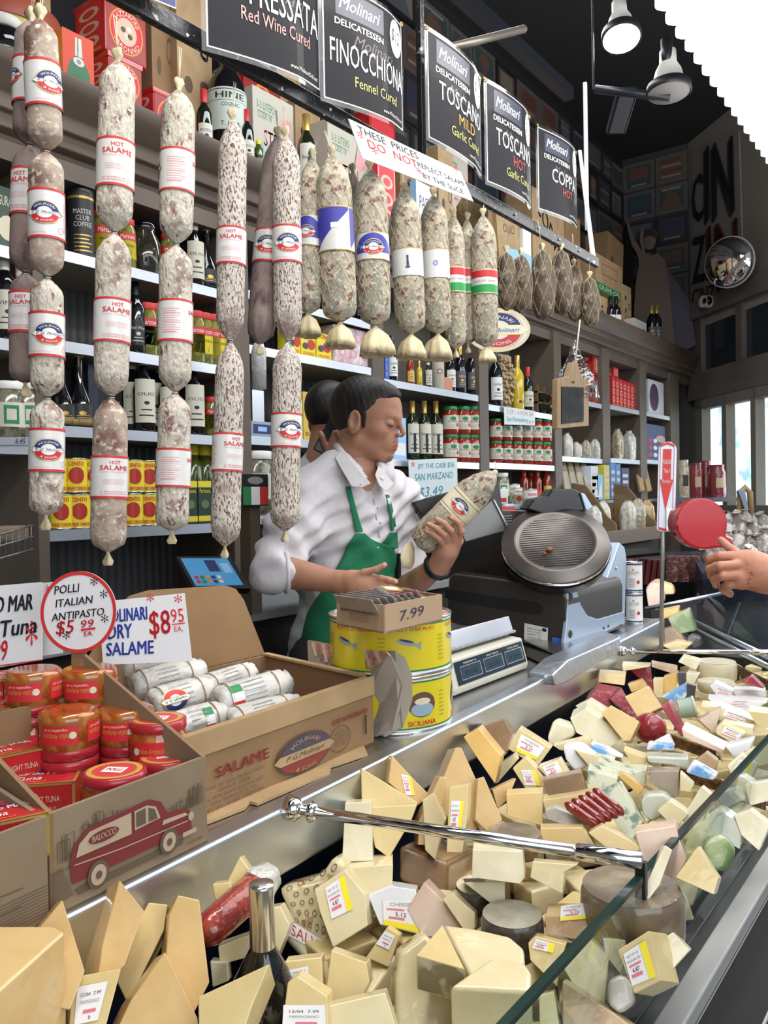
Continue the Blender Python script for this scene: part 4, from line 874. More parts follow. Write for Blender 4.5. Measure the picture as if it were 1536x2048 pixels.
# ---- shelves
def on(bay,sh,u,dy=.05): z = BAY[bay][2][sh]; Y = SH + dy; return Vector((PY(u,900,Y).x if True else 0,Y,z + .004))
def onv(bay,sh,u,v,dy=.05): p = on(bay,sh,u,dy); p.x = PY(u,v,SH + dy).x; return p
H0s = dict(wine=.31,wine2=.31,winew=.31,wineg=.31,oil=.26,oilt=.30,gold=.27,red=.24,redy=.24,round=.28,small=.2,whitecap=.30,can=.115,wcan=.10,gcan=.11,tjar=.12,pjar=.15,wjar=.13)
def item(kn,label,bay,sh,u,vt,dy=.05,group=None,dz=0,rz=None):
    p = onv(bay,sh,u,vt,dy); p.z += dz; h = PY(u,vt,SH + dy).z - p.z
    return K[kn].put(p,label,group,facerz(p) if rz is None else rz,sc=h / H0s[kn])
for u,vt,kn,lab in ((8,506,'whitecap','white capped wine bottle at the far left edge of the second shelf'),(40,522,'whitecap','white capped wine bottle behind the dark salami string')): item(kn,lab,0,1,u,vt)
for u,lab in ((14,'white lidded jar with green label at the far left edge'),(52,'white lidded jar with green label beside the salami string')): item('wjar',lab,0,2,u,765)
bxp('food_tin','dark green food tin lying at the far left edge of the top shelf','tin',-20,48,375,SH + .03,.1,flat('dark_green_tin',(.02,.06,.035),.3),lambda a: (a.text('LIGURANTE',.5,.7,.16,cream,1,w=.8),a.ell(.5,.35,.3,.2,cream,1,rings=1)),zb=BAY[0][2][0] + .003)
# price tag on the shelf edge
papersign('shelf_price_strip','price 6.45 written on the lower left shelf edge',[PY(u,v,SH - .012) for u,v in ((-5,890),(62,890),(62,874),(-5,874))],lambda a: a.text('6.45',.68,.15,.7,ink,w=.3,shear=.2),steelb,.001,'price tag')
# coffee can etc
o = thing('coffee_can','tall black and gold coffee can on the top shelf','can',onv(1,0,162,450,.05)); L = o.location; r = .043; h = PY(162,392,SH + .05).z - L.z
MB().lathe([(r,0),(r,h)],labelb,28,c=L).build('can_body',o); MB().lathe([(r * 1.02,h),(r * 1.02,h + .012),(r * .9,h + .014)],black,28,c=L).build('lid',o)
a = Art(); a.rect(-.06,h * .9,.06,h * .94,gold,1,12); a.text('MASTER',0,h * .66,.016,offwhite,2,w=.06).text('CLUB',0,h * .56,.016,offwhite,2,w=.045).text('COFFEE',0,h * .46,.016,offwhite,2,w=.06)
for i in range(5): a.rect(-.03,h * (.08 + .06 * i),.03 - .01 * (i % 2),h * (.10 + .06 * i),gold,2,6)
MB().art(a,cylmap(r,c=L,a0=-PI / 2 - .45)).build('label',o)
item('pjar','green pickle jar with red lid beside the coffee can',1,0,206,425); item('pjar','green pickle jar behind the first hot salame string',1,0,222,428,.1)
item('pjar','red lidded jar left of the big dark glass jar',1,0,250,440)
o = thing('clamp_jar','big dark glass jar with clamp lid on the top shelf','jar',onv(1,0,288,500,.08)); L = o.location; r = .06; h = PY(288,445,SH + .08).z - L.z
MB().lathe([(r * .8,0),(r,.02),(r,h * .6),(r * .7,h * .8),(r * .7,h * .86)],mat('dark_olives',(.02,.018,.012),.08,coat=.6,noise=[(50,(.06,.05,.03),.5,.7)]),28,c=L).build('glass_jar',o)
MB().lathe([(r * .74,h * .86),(r * .76,h * .92),(r * .6,h),(.01,h * 1.0)],glassb,28,c=L).build('lid',o)
item('pjar','green jar half hidden by the second salami string',1,0,338,470); item('oil','dark oil bottle with pictured label right of the second string',1,0,388,452); item('round','round black flask at the right end of the top shelf',1,0,412,448)
item('wine2','dark red wine vinegar bottle with script label',1,1,270,562)
for i,(u,vt) in enumerate(((292,608),(308,610),(388,624),(405,628),(420,631),(436,634),(452,637))): item('pjar','yellow labelled green pepper jar, %s on the second shelf' % ordn(i,7),1,1,u,vt,group='pepper jars on the second shelf')
item('round','dark flask with straw collar, left one on the third shelf',1,2,122,705); item('round','dark flask with tall neck on the third shelf',1,2,156,697)
for i,(u,ww) in enumerate(((118,.06),(158,.062))):
    p = onv(1,2,u,840,.05); tag(MB().tube([p + Vector((ww * math.cos(t) * .9,ww * math.sin(t) * .9,.014)) for t in [2 * PI * j / 24 for j in range(24)]],.012,straw,8,closed=True).build('straw_ring',loc=p),('straw base ring of the left dark flask','straw base ring of the tall necked dark flask')[i],'straw ring')
bxp('dark_box','dark blue gift box between flask and first salami string','box',176,196,728,SH + .06,.1,flat('box_navy',(.02,.025,.05),.4),None,zb=BAY[1][2][2] + .004)
bxp('dark_box','black gift box with pale print right of the first string','box',196,244,775,SH + .10,.1,flat('box_black',(.015,.016,.022),.35),lambda a: a.text('ATLANTE',.5,.5,.2,grey,1,w=.8),zb=BAY[1][2][2] + .004)
for i,(u,vt,dy) in enumerate(((262,728,.1),(286,720,.04),(304,728,.12),(320,735,.12),(334,740,.05),(386,733,.04))): item('oil','dark bottle with white label, %s on the third shelf' % ordn(i,6),1,2,u,vt,dy,'white labelled bottles on the third shelf')
item('pjar','short red lidded jar at the right end of the third shelf',1,2,422,795)
for row,(dz,us) in enumerate(((0,(118,155,192,228,262,294,326)),(.117,(108,150,188,236,266,296,330)))):
    for i,u in enumerate(us): p = onv(1,3,u,1000,.045); p.z += dz; K['can'].put(p,'yellow crushed tomato can, %s in the %s layer' % (ordn(i,7),('lower','upper')[row]),'tomato cans on the bottom shelf',facerz(p,.7),sc=.99)
for i,(u,vt) in enumerate(((384,892),(408,893),(430,896))): item('small','small yellow capped oil bottle, %s above the printed boxes' % ORD[i],1,3,u,vt,.1,'yellow capped bottles')
for i,(u0,u1) in enumerate(((368,394),(396,422),(424,446))): bxp('oil_carton','black and green oil carton, %s on the bottom shelf' % ORD[i],'carton',u0,u1,962,SH + .01,.06,flat('carton_dark_green',(.02,.05,.03),.5),lambda a: (a.rect(0,.85,1,1,yellow,1),a.text('Partanna',.5,.72,.1,yellow,2,w=.8),a.ell(.5,.45,.3,.1,flat('hill_green',(.12,.2,.08),.5),2,rings=1),a.rect(0,.05,1,.18,yellow,1)),zb=BAY[1][2][3] + .004,group='oil cartons')
# bay 2
for i,(u,kn,vt) in enumerate(((522,'winew',520),(545,'gold',525),(605,'wine',525),(650,'wine2',528),(690,'winew',530),(722,'wineg',535))): item(kn,'bottle behind the salami, %s on the top shelf above the worker' % ordn(i,6),2,0,u,vt)
def cento_box(a): a.rect(0,.8,1,1,yellow,1); a.text('CENTO',.6,.82,.14,redink,2,w=.7,bold=.03); a.ell(.7,.5,.28,.2,red,2,rings=1); a.ell(.4,.45,.3,.14,lblue,1,rings=1); a.ell(.28,.42,.2,.12,brownp,3,rings=1); a.text('CRUSHED',.5,.08,.12,redink,2,w=.8)
for i,(u0,u1,vt) in enumerate(((578,600,655),(602,630,663),(633,662,668))): bxp('tomato_carton','yellow and blue tomato carton, %s of three beside the pink pack' % ('left','middle','right')[i],'carton',u0,u1,vt,SH + .02,.07,yellow,cento_box,zb=BAY[2][2][1] + .004,group='yellow tomato cartons')
pkw = mat('shrink_wrap_pink',(.55,.28,.32),.25,coat=.9,noise=[(14,(.68,.58,.60),.4,.6)],bump=(22,.8,.01))
bxp('shrink_wrapped_pack','pink shrink-wrapped block of cans at the right of the shelf','pack',668,742,655,SH + .02,.16,pkw,lambda a: [a.ell(.2 + .3 * (i % 3),.3 + .4 * (i // 3),.1,.12,pinkp,1,r0=.6,rings=1) for i in range(6)],zb=BAY[2][2][1] + .004,bev=.01)
item('winew','bottle standing between the yellow cartons and the salami',2,1,562,640,.1)
o = thing('paper_bag_roll','clear plastic wrapped paper roll hanging beside the long salami','roll',PY(519,780,2.2)); L = o.location; MB().lathe([(.0,0),(.026,.003),(.028,.14),(.02,.17),(.004,.18)],mat('plastic_roll',(.50,.50,.50),.15,coat=.8,bump=(30,.8,.01)),24,c=L).build('roll_body',o)
bxp('silver_box','small blue and silver box on the shelf behind the long salami','box',502,546,843,SH + .02,.1,mat('silver_card',(.3,.36,.44),.25,metal=.6),lambda a: a.rect(.1,.2,.9,.8,navy,1).rect(.3,.35,.7,.65,lblue,2),zb=BAY[2][2][2] + .004)
bxp('silver_box','upright silver packet above the small blue and silver box','box',504,528,780,SH + .1,.06,steelb,None,zb=BAY[2][2][2] + .004)
bxp('biscuit_box','tall orange-yellow biscuit box left of the second worker','box',606,640,785,SH + .04,.12,flat('orange_yellow_card',(.62,.42,.06),.5),lambda a: (a.ell(.5,.6,.35,.25,orange,1,rings=1),a.text('BISCOTTI',.5,.1,.08,brownp,2,w=.8)),zb=BAY[2][2][2] + .004)
bxp('biscuit_box','second orange-yellow biscuit box behind the worker heads','box',642,680,790,SH + .04,.12,MATS['orange_yellow_card'],lambda a: a.ell(.5,.6,.35,.25,brownp,1,rings=1),zb=BAY[2][2][2] + .004)
bxp('white_box','bright white box edge beside the orange-yellow biscuit box','box',594,604,800,SH + .02,.1,white,None,zb=BAY[2][2][2] + .004)
bxp('red_food_box','dark red food box on the lowest shelf left of the worker','box',516,556,920,SH + .04,.12,flat('deep_red_card',(.18,.015,.02),.4),lambda a: a.text('RISO',.5,.5,.2,cream,1,w=.6),zb=BAY[2][2][3] + .004)
item('wjar','small glass jar at the left end of the lowest shelf',2,3,510,903)
# italian flag box on a stand
bxp('flag_box','black box with an Italian flag beside the long salami','box',484,536,948,1.95,.1,black,lambda a: (a.rect(.02,.04,.33,.6,greenp,1),a.rect(.33,.04,.66,.6,white,1),a.rect(.66,.04,.98,.6,red,1),a.ell(.5,.8,.3,.12,grey,1,rings=1)),vb=1012)
o = MB().box(PY(500,1012,1.97).x,1.97,1.08,PY(520,1012,1.97).x,2.02,PY(500,1012,1.97).z,mat('stand_wood',(.10,.075,.05),.6)).build('box_stand',loc=PY(510,1100,1.98)); tag(o,'dark wooden post holding up the flag box','stand')
# bay 3
for kn,lab,u,vt in (('winew','wine bottle with white picture label, leftmost above the oil bottles',783,672),('redy','short red sauce jar right of the white labelled wine bottle',820,712),('gold','small golden oil bottle beside the red sauce jar',838,722),('oil','short dark bottle with pale label mid shelf',856,726),('wineg','dark bottle behind the slim netted salame',919,690),('wineg','tall dark wine bottle near the upright, right end of shelf',943,690),('winew','wine bottle between the netted salami tips',900,700)): item(kn,lab,3,0,u,vt)
o = thing('paper_wrapped_salame','pale paper wrapped tube standing mid shelf','salami',onv(3,0,876,740,.05)); L = o.location; h = PY(876,700,SH + .05).z - L.z
MB().lathe([(.032,0),(.034,.01),(.034,h * .95),(.02,h)],flat('tube_paper',(.46,.42,.34),.6),24,c=L).build('tube_body',o); a = Art(); logo_art(a,0,h * .45,.05); MB().art(a,cylmap(.034,c=L,a0=-PI / 2 - .7)).build('emblem',o)
bxp('peach_bag','peach coloured cloth bag beside the paper tube','bag',890,906,755,SH + .02,.06,flat('peach_cloth',(.60,.26,.16),.7),None,zb=BAY[3][2][0] + .004,bev=.015)
bxp('blue_carton','blue carton edge at the left end beside the wine bottles','carton',769,778,690,SH + .02,.1,blue,lambda a: a.text('SALE',.5,.5,.2,white,1,w=.8,rot=PI / 2),zb=BAY[3][2][0] + .004)
for i,u in enumerate((824,848,871)): item('oilt','tall balsamic bottle with gold cap, %s of three behind the worker' % ('left','middle','right')[i],3,1,u,803,.05,'tall balsamic bottles')
bxp('blue_carton','light blue carton beside the worker chin','carton',786,812,835,SH + .03,.1,lblue,lambda a: a.rect(.1,.1,.9,.4,white,1),zb=BAY[3][2][1] + .004)
def jarstack(bay,sh,us,h2,vt,dy,tagl,kn='tjar'):
    z0 = BAY[bay][2][sh] + .004; n = len(us)
    for i,u in enumerate(us):
        p = onv(bay,sh,u,vt,dy); top = PY(u,vt,SH + dy).z; hh = (top - z0) / 2
        for lv in (0,1): K[kn].put(Vector((p.x,p.y,z0 + lv * hh)),'tomato sauce jar, %s in the %s row %s' % (ordn(i,n),('lower','upper')[lv],tagl),'tomato sauce jars',facerz(p),sc=hh / H0s[kn])
jarstack(3,1,(900,924,944),2,814,.045,'beside the balsamic bottles')
jarstack(4,1,(991,1011,1031,1051,1071,1089,1102),2,838,.04,'left of the wooden grater')
jarstack(3,1,(912,934),2,814,.14,'further back beside the balsamic bottles'); jarstack(4,1,(1000,1022,1042,1062,1082),2,840,.13,'further back left of the grater')
for i,u in enumerate((775,800,826,850)): bxp('red_food_box','dark red food box, %s on the shelf behind the white price card' % ORD[i],'box',u,u + 22,948,SH + .04,.12,MATS['deep_red_card'],lambda a: a.text('Sale',.5,.6,.2,cream,1,w=.6),zb=BAY[3][2][2] + .004,group='dark red boxes')
q = [PY(u,v,SH - .03) for u,v in ((820,1006),(916,994),(914,916),(817,920))]
tealink = flat('teal_ink',(.03,.25,.32),.5)
papersign('price_card','white handwritten san marzano price card hanging from the shelf',q,lambda a: (a.text('BY THE CASE $36',.55,.78,.12,tealink,w=.75,shear=.2),a.text('SAN MARZANO',.5,.50,.17,tealink,w=.8,shear=.15),a.text('$3.49',.42,.1,.24,tealink,w=.5,shear=.2),a.text('*',.08,.74,.22,redink,sx=.6)),flat('card_white',(.66,.75,.76),.5),.002,'price card')
# bay 4
for kn,lab,u,vt in (('winew','wine bottle with white label at the left end beside the cork stack',990,702),('gold','golden oil bottle with gold stopper',1034,712),('wine','red capped wine bottle beside the little wine rack',1055,735)): item(kn,lab,4,0,u,vt)
o = thing('cork_stack','tall stack of wine corks in a clear bag','corks',onv(4,0,1012,760,.06)); L = o.location; cork = flat('cork',(.46,.34,.2),.8); k = MB(); rn = random.Random(5); h = PY(1012,705,SH + .06).z - L.z
for i in range(int(h / .026)):
    for j in range(4):
        x = L.x - .055 + j * .035 + rn.uniform(-.004,.004); k.cyl(.0125,-.018,.018,cork,10,xf=Matrix.Translation((x,L.y + rn.uniform(-.02,.02),L.z + .013 + i * .026)) @ Matrix.Rotation(PI / 2 + rn.uniform(-.3,.3),4,'X'))
ob = k.build('corks',o); ob['kind'] = 'stuff'
o = thing('glass_storage_jar','big glass jar of brown goods at the back beside the oval sign','jar',onv(4,0,1072,700,.2)); L = o.location
MB().lathe([(.06,0),(.075,.02),(.075,.2),(.05,.25),(.05,.28),(.06,.29)],mat('brown_goods',(.16,.10,.05),.1,coat=.6,noise=[(30,(.07,.05,.04),.45,.6)]),24,c=L).build('glass_jar',o)
o = thing('wine_rack','small wooden wine rack holding toy size bottles','rack',onv(4,0,1084,780,.06)); L = o.location; wood = mat('rack_wood',(.16,.09,.045),.6)
for z in (0,.07,.14): MB().box(L.x - .11,L.y - .02,L.z + z,L.x + .11,L.y + .07,L.z + z + .01,wood).build('rack_board',o)
for x in (-.11,0,.1): MB().box(L.x + x,L.y - .02,L.z,L.x + x + .012,L.y + .07,L.z + .19,wood).build('rack_side',o)
for i,(x,z) in enumerate(((-.05,.045),(.05,.045),(.06,.115),(-.04,.115))):
    p = L + Vector((x,0,z)); oo = thing('bottle',('small bottle lying in the wine rack, %s' % ('lower left','lower right','upper right','upper left')[i]),'bottle',p,'bottles in the wine rack'); xf = Matrix.Translation(p) @ Matrix.Rotation(PI / 2,4,'X')
    MB().lathe([(.026,-.09),(.028,-.08),(.028,.03),(.01,.06),(.009,.1),(.011,.105)],glassd,18,xf=xf).build('glass_body',oo); MB().lathe([(.0105,.085),(.012,.106),(.008,.107)],redink if i % 2 else gold,14,xf=xf).build('cap',oo)
q = [PY(u,v,SH - .02) for u,v in ((1009,849),(1070,851),(1070,822),(1008,813))]
papersign('price_card','small white pomodoro price card on the shelf edge of jars',q,lambda a: (a.text('2.59 - 4 FOR $8',.5,.62,.26,pinkp,w=.85),a.text('San Pomodoro',.4,.2,.28,tealink,w=.66,shear=.2),a.text('2/$5.99',.84,.12,.22,pinkp,w=.26)),MATS['card_white'],.002,'price card')
for kn,lab,u,vt,dy in (('red','red passata bottle, left of three on the low shelf',1047,942,.06),('red','red passata bottle, middle of three on the low shelf',1061,944,.1),('red','red passata bottle, right of three on the low shelf',1074,942,.05),('redy','sauce bottle with yellow label beside the upright',1093,936,.05),('gcan','pale green tomato can beside the white packets',1026,968,.03),('wjar','glass jar at the left end of the low shelf',1000,946,.05),('gcan','pale green can on the low shelf behind the slicer',1034,975,-.0)): item(kn,lab,4,2,u,vt,dy)
p = PY(1060,1019,2.28); K['gcan'].put(p,'large tomato can with green and white label standing in front',None,facerz(p),sc=(PY(1060,978,2.28).z - p.z) / .11 * 1.0)
bxp('white_packet','white packet with red mark beside the green can','packet',998,1016,978,SH - .02,.06,white,lambda a: a.rect(.2,.1,.8,.4,red,1),zb=BAY[4][2][2] + .004)
o = MB().box(BAY[4][0] - .5,2.18,BAY[4][2][2] - .06,BAY[4][1] + .1,SH - .01,BAY[4][2][2] - .035,shelfpaint).build('ledge_board',loc=(4,2.3,1.3),bevel=.002); tag(o,'low board in front of the shelf carrying the large tomato can','ledge')
o = MB().box(PY(985,1012,2.2).x,2.2,BAY[4][2][2] - .035,PY(1030,1012,2.2).x,2.36,BAY[4][2][2] - .01,redink).build('red_tray',loc=PY(1000,1015,2.25)); tag(o,'flat red tray beside the large tomato can','tray')
# bay 5-7
for i,(vt,vb) in enumerate(((708,752),(754,None))): bxp('biscuit_tin','red biscuit tin, %s of two behind the hanging bag' % ('upper','lower')[i],'tin',1186,1203,vt,SH + .03,.2,tinr,ta,tt,zb=BAY[5][2][0] + .004,vb=vb)
for i in range(7): bxp('biscuit_tin','slim red biscuit tin, %s in the row of seven' % ordn(i,7),'tin',1224 + i * 7.4,1230.5 + i * 7.4,752 + i * 3,SH + .03,.12,tinr,tt,tt,zb=BAY[6][2][0] + .004,group='row of red tins')
bxp('biscuit_tin','small red tin stacked on top of the row of seven','tin',1226,1237,735,SH + .05,.08,tinr,tt,tt,vb=754)
bxp('white_box','white box with purple panel on the right end shelf','box',1297,1327,762,SH + .03,.05,flat('white_card',(.66,.66,.68),.5),lambda a: (a.ell(.35,.5,.3,.4,flat('purple_panel',(.10,.05,.09),.5),1,rings=1),a.text('1',.85,.7,.1,ink,2)),zb=BAY[7][2][0] + .004)
bxp('red_tin_box','dark red tin box at the far right end shelf','tin',1328,1340,795,SH + .06,.1,tinr,ta,tt,zb=BAY[7][2][0] + .004)
bxp('coffee_display','dark blue coffee display box on the lower right shelf','box',1293,1330,850,SH + .02,.1,flat('coffee_blue',(.02,.05,.16),.4),lambda a: (a.ell(.75,.62,.25,.1,flat('coffee_peach',(.6,.4,.35),.5),1,rings=1),[a.ell(.2 + .25 * (i % 3),.15 + .2 * (i // 3),.1,.06,(redink,white,lblue)[i % 3],1,rings=1) for i in range(8)]),zb=BAY[7][2][1] + .004)
def bag(name,label,bay,sh,u,vt,w,m,dy=.06,labm=None,zb=None,Y=None,cat='bag'):
    Y = Y or SH + dy; p = Vector((PY(u,vt + 20,Y).x,Y,(BAY[bay][2][sh] + .004) if zb is None else zb)); h = PY(u,vt,Y).z - p.z; r = w / FPX * TY(u,vt,Y) / 2; o = thing(name,label,cat,p); ph = random.random() * 6
    MB().lathe([(r * .95,0),(r * 1.05,h * .08),(r * 1.1,h * .45),(r * 1.0,h * .75),(r * .62,h * .90),(r * .35,h * .96),(r * .5,h)],m,32,c=p,wob=lambda t,z: (1 + .10 * math.cos(4 * t + ph) + .07 * math.sin(7 * t + z * 50) + .03 * math.sin(13 * t - z * 90))).build('bag_body',o)
    if labm: a = Art(); a.rect(-r * .6,h * .15,r * .6,h * .55,labm,1,8); a.text('PASTA',0,h * .35,h * .07,brownp,2,w=r * .8); MB().art(a,cylmap(r * 1.07,c=p,a0=-PI / 2 - .6)).build('label',o)
    return o
pastab = mat('pasta_bag',(.45,.40,.30),.3,coat=.7,noise=[(40,(.30,.24,.16),.45,.6)],bump=(25,.8,.008)); pastaw = mat('white_pasta_bag',(.58,.57,.52),.3,coat=.7,noise=[(45,(.36,.34,.28),.5,.65)],bump=(25,.8,.008))
bag('pasta_bag','tan paper bag of pasta on the middle right shelf',6,1,1235,858,20,pastab,.03,kraftl); bag('pasta_bag','white patterned bag of pasta beside the tan one',6,1,1258,862,24,pastaw,.06)
for i,(u,vt,mm) in enumerate(((1134,866,pastaw),(1152,884,pastaw),(1172,880,pastab),(1190,878,pastaw))): bag('dried_goods_bag','clear bag of dried goods, %s on the shelf below the grater' % ORD[i],5,1,u,vt,20,mm,.03)
o = thing('honey_jar','amber glass jar on the shelf below the grater','jar',onv(5,1,1186,860,.15)); L = o.location; MB().lathe([(.05,0),(.05,.19),(.045,.2)],flat('amber',(.5,.26,.04),.15,coat=.5),20,c=L).build('glass_jar',o); MB().lathe([(.048,.2),(.048,.225)],gold,20,c=L).build('lid',o)
# sloping packets and blue boxes below
z0 = BAY[5][2][2] + .004
for i,(u,lab) in enumerate(((1128,'first'),(1142,'second'),(1156,'third'),(1170,'fourth'))):
    p0 = PY(u,990,SH - .05); p1 = PY(u - 14,922 + i * 1,SH + .12); ax = (p1 - p0); w = Vector((.07,-.01,0)); o = thing('pasta_packet','leaning pale spaghetti packet, %s from left beside the blue boxes' % lab,'packet',p0,'leaning spaghetti packets')
    MB().prism([p0,p0 + w,p1 + w,p1],ax.cross(w).normalized() * -.03,mat('spaghetti_packet',(.52,.45,.3),.3,coat=.6,noise=[(12,(.40,.38,.33),.45,.6,(1,1,.3))])).build('packet_body',o,bevel=.008)
    a = Art(); a.rect(.15,.45,.85,.95,offwhite,1); a.rect(.2,.6,.8,.66,blue,2); MB().art(a,quadmap(p0,p0 + w,p1 + w,p1,.001)).build('label',o)
for i,(u0,u1,vt,c1,lab) in enumerate(((1182,1196,932,white,'white and blue pasta box behind the blue ones'),(1184,1206,949,lblue,'light blue pasta box with white peaks'),(1208,1219,930,yellow,'yellow pasta box'),(1221,1231,926,blue,'blue checked pasta box, left one'),(1232,1241,928,blue,'blue checked pasta box, right one'),(1243,1258,936,navy,'dark navy coffee packet'))):
    bxp('pasta_box',lab + ' on the low shelf right of the slicer','box',u0,u1,vt,SH - .04,.08,flat('pb%d' % i,{0: (.6,.65,.7),1: (.25,.5,.75),2: (.6,.5,.08),3: (.08,.2,.5),4: (.08,.2,.5),5: (.02,.04,.14)}[i],.4),(lambda a: [a.poly([(.1,.1),(.45,.8),(.5,.1)],white,1),a.poly([(.5,.1),(.8,.7),(.9,.1)],white,1)]) if i == 1 else (lambda a: [a.rect(.15,.1 + .2 * j,.85,.2 + .2 * j,offwhite,1) for j in range(4)]),zb=BAY[6][2][2] + .01)
for i,(u,lab) in enumerate(((1276,'left'),(1290,'right'))):
    p0 = PY(u,985,SH - .05); p1 = PY(u - 12,928,SH + .12); ax = p1 - p0; w = Vector((.09,-.01,0)); o = thing('pasta_packet','leaning brown paper pasta packet, %s of two behind the ticket sign' % lab,'packet',p0)
    MB().prism([p0,p0 + w,p1 + w,p1],ax.cross(w).normalized() * -.03,kraftl).build('packet_body',o,bevel=.008); a = Art(); a.rect(.3,.1,.7,.6,cream,1).rect(.2,.75,.8,.85,brownp,1); MB().art(a,quadmap(p0,p0 + w,p1 + w,p1,.001)).build('label',o)
zs = BAY[6][2][2]
o = MB().box(PY(1122,990,2.3).x,2.28,zs - .015,PY(1345,990,2.3).x,SH - .005,zs + .005,alu).build('ledge_strip',loc=(6,2.34,zs)); tag(o,'metal edged ledge under the blue pasta boxes','ledge')
# wooden bins with curved dividers
bwood = mat('bin_wood',(.22,.145,.07),.5,noise=[(8,(.15,.095,.05),.35,.65,(.4,1,3))])
bn = thing('curved_bin_unit','wooden bin unit with curved dividers holding bagged pasta','bin unit',PY(1240,1060,2.0)); BY = 1.95; zt,zb = PY(1250,985,2.25).z,PY(1250,1068,BY).z
for u in (1232,1310):
    x = PY(u,1060,BY).x; pts = [(x,BY,zb),(x,BY,zb + .07),(x,BY + .06,zb + .12),(x,BY + .12,zb + .22),(x,BY + .2,zb + .32),(x,BY + .3,zb + .34),(x,BY + .3,zb)]
    MB().prism(pts,(.02,0,0),bwood).build('curved_divider',bn,bevel=.004)
xa,xb = PY(1170,1060,BY).x,PY(1316,1060,BY).x
MB().box(xa,BY - .02,zb - .06,xb,BY + .0,zb + .03,mat('bin_lip',(.17,.13,.1),.5)).build('front_lip',bn,bevel=.003); MB().box(xa,BY,zb - .03,xb,BY + .32,zb,bwood).build('bin_floor',bn); MB().box(xa,BY + .3,zb,xb,BY + .32,zb + .2,bwood).build('bin_back',bn)
o = MB().box(xa,BY + .03,.3,xb + .1,BY + .32,zb - .035,mat('dark_plinth',(.02,.018,.018),.6)).build('plinth',bn)
for i,(u,vt,mm) in enumerate(((1186,1010,pastaw),(1204,1000,pastaw),(1256,1000,pastaw),(1274,996,pastab),(1292,998,flat('amber_pasta',(.45,.3,.12),.3,coat=.6)))): bag('pasta_bag','bulging clear pasta bag, %s in the curved wooden bins' % ORD[i],0,0,u,vt,30,mm,zb=zb + .002,Y=BY + .12)
# grater and plastic bag hanging in front
o = thing('wooden_grater','hanging wooden board grater with dark metal grid','grater',PY(1148,858,1.6)); gw = mat('grater_wood',(.34,.22,.11),.5,noise=[(10,(.26,.16,.08),.4,.65,(4,1,.5))])
GYY = 1.6; P_ = lambda u,v: PY(u,v,GYY); k = MB(); k.prism([P_(u,v) for u,v in ((1115,858),(1178,852),(1178,762),(1164,752),(1158,735),(1156,724),(1146,724),(1143,735),(1138,752),(1116,758))],(0,.03,0),gw); k.build('board',o,bevel=.004)
k = MB(); k.prism([P_(1122,848),P_(1166,843),P_(1166,775),P_(1122,773)],(0,-.004,0),mat('grater_metal',(.13,.13,.13),.35,metal=.8,wave=(55,'DIAGONAL',1,.01))); k.build('metal_grid',o); k = MB()
for i in range(7):
    for j in range(13):
        c = PY(1127 + i * 5.8,779 + j * 5.3,GYY - .005); k.ball(c,.0025,MATS['grater_metal'],6)
k.build('teeth',o); k = MB(); k.ball(PY(1147,764,GYY - .004),.006,brownp,10); k.build('knob',o); MB().tube([PY(1150,728,GYY),PY(1160,640,GYY)],.004,offwhite,6).build('hanging_cord',o)
o = thing('plastic_bag','clear plastic bag of dark goods hanging behind the grater','bag',PY(1160,800,1.68)); k = MB(); f = clearfilm('bag_film',(.93,.95,.97),.22,.15,bump=(25,1,.02))
A = PY(1150,680,1.68); B = PY(1160,800,1.68); L_ = (A - B).length; k.lathe([(.004,0),(.02,-.04),(.05,-.12),(.085,-L_ * .6),(.11,-L_ * .98),(.02,-L_)],f,20,c=A,wob=lambda t,z: 1 + .1 * math.sin(5 * t + z * 20)); k.build('bag_film',o)
k = MB(); [k.ball(PY(1150 + 9 * i,735 + 14 * ((i * 7) % 5),1.69),.02,glassb,10) for i in range(5)]; k.build('contents',o)
# under the window: coffee bags, heap of wrapped goods
cbag = mat('maroon_coffee_bag',(.16,.02,.025),.3,coat=.5,bump=(18,.7,.01))
sb = onwall(1410,990,.35); zsb = PT(1430,996,6.2).z
o = thing('window_shelf','narrow shelf under the windows carrying coffee bags','shelf',PT(1410,998,6.2)); k = MB(); k.prism([PT(1352,996,6.5),PT(1475,994,6.0),PT(1475,1003,6.0),PT(1352,1005,6.5)],Vector((.3,.25,0)),alu); k.build('board',o)
for i,(u,vt,w,mm,lab) in enumerate(((1368,920,22,pastab,'brown paper coffee bag with black label'),(1392,926,26,cbag,'maroon coffee bag, left one'),(1412,922,24,cbag,'maroon coffee bag, middle one at the back'),(1434,930,34,cbag,'maroon coffee bag, large right one with gold mark'))):
    t = 6.25 + .1 * (i == 2); p = PT(u,995,t); h = PT(u,vt,t).z - p.z; r = w / FPX * t / 2; oo = thing('coffee_bag',lab + ' on the window shelf','bag',p); MB().lathe([(r,0),(r * 1.05,h * .1),(r,h * .75),(r * .8,h * .9),(r * .85,h)],mm,20,c=p).build('bag_body',oo); a = Art(); a.rect(-r * .5,h * .3,r * .5,h * .6,flat('bag_label%d' % i,((.02,.02,.02),(.4,.3,.2),(.4,.3,.2),(.45,.35,.2))[i],.5),1,6); MB().art(a,cylmap(r * 1.03,c=p,a0=-PI / 2 - .9)).build('label',oo)
wrapm = mat('crumpled_wrap',(.34,.31,.28),.25,coat=.7,noise=[(16,(.16,.12,.09),.45,.6)],bump=(18,1,.02)); rn = random.Random(11)
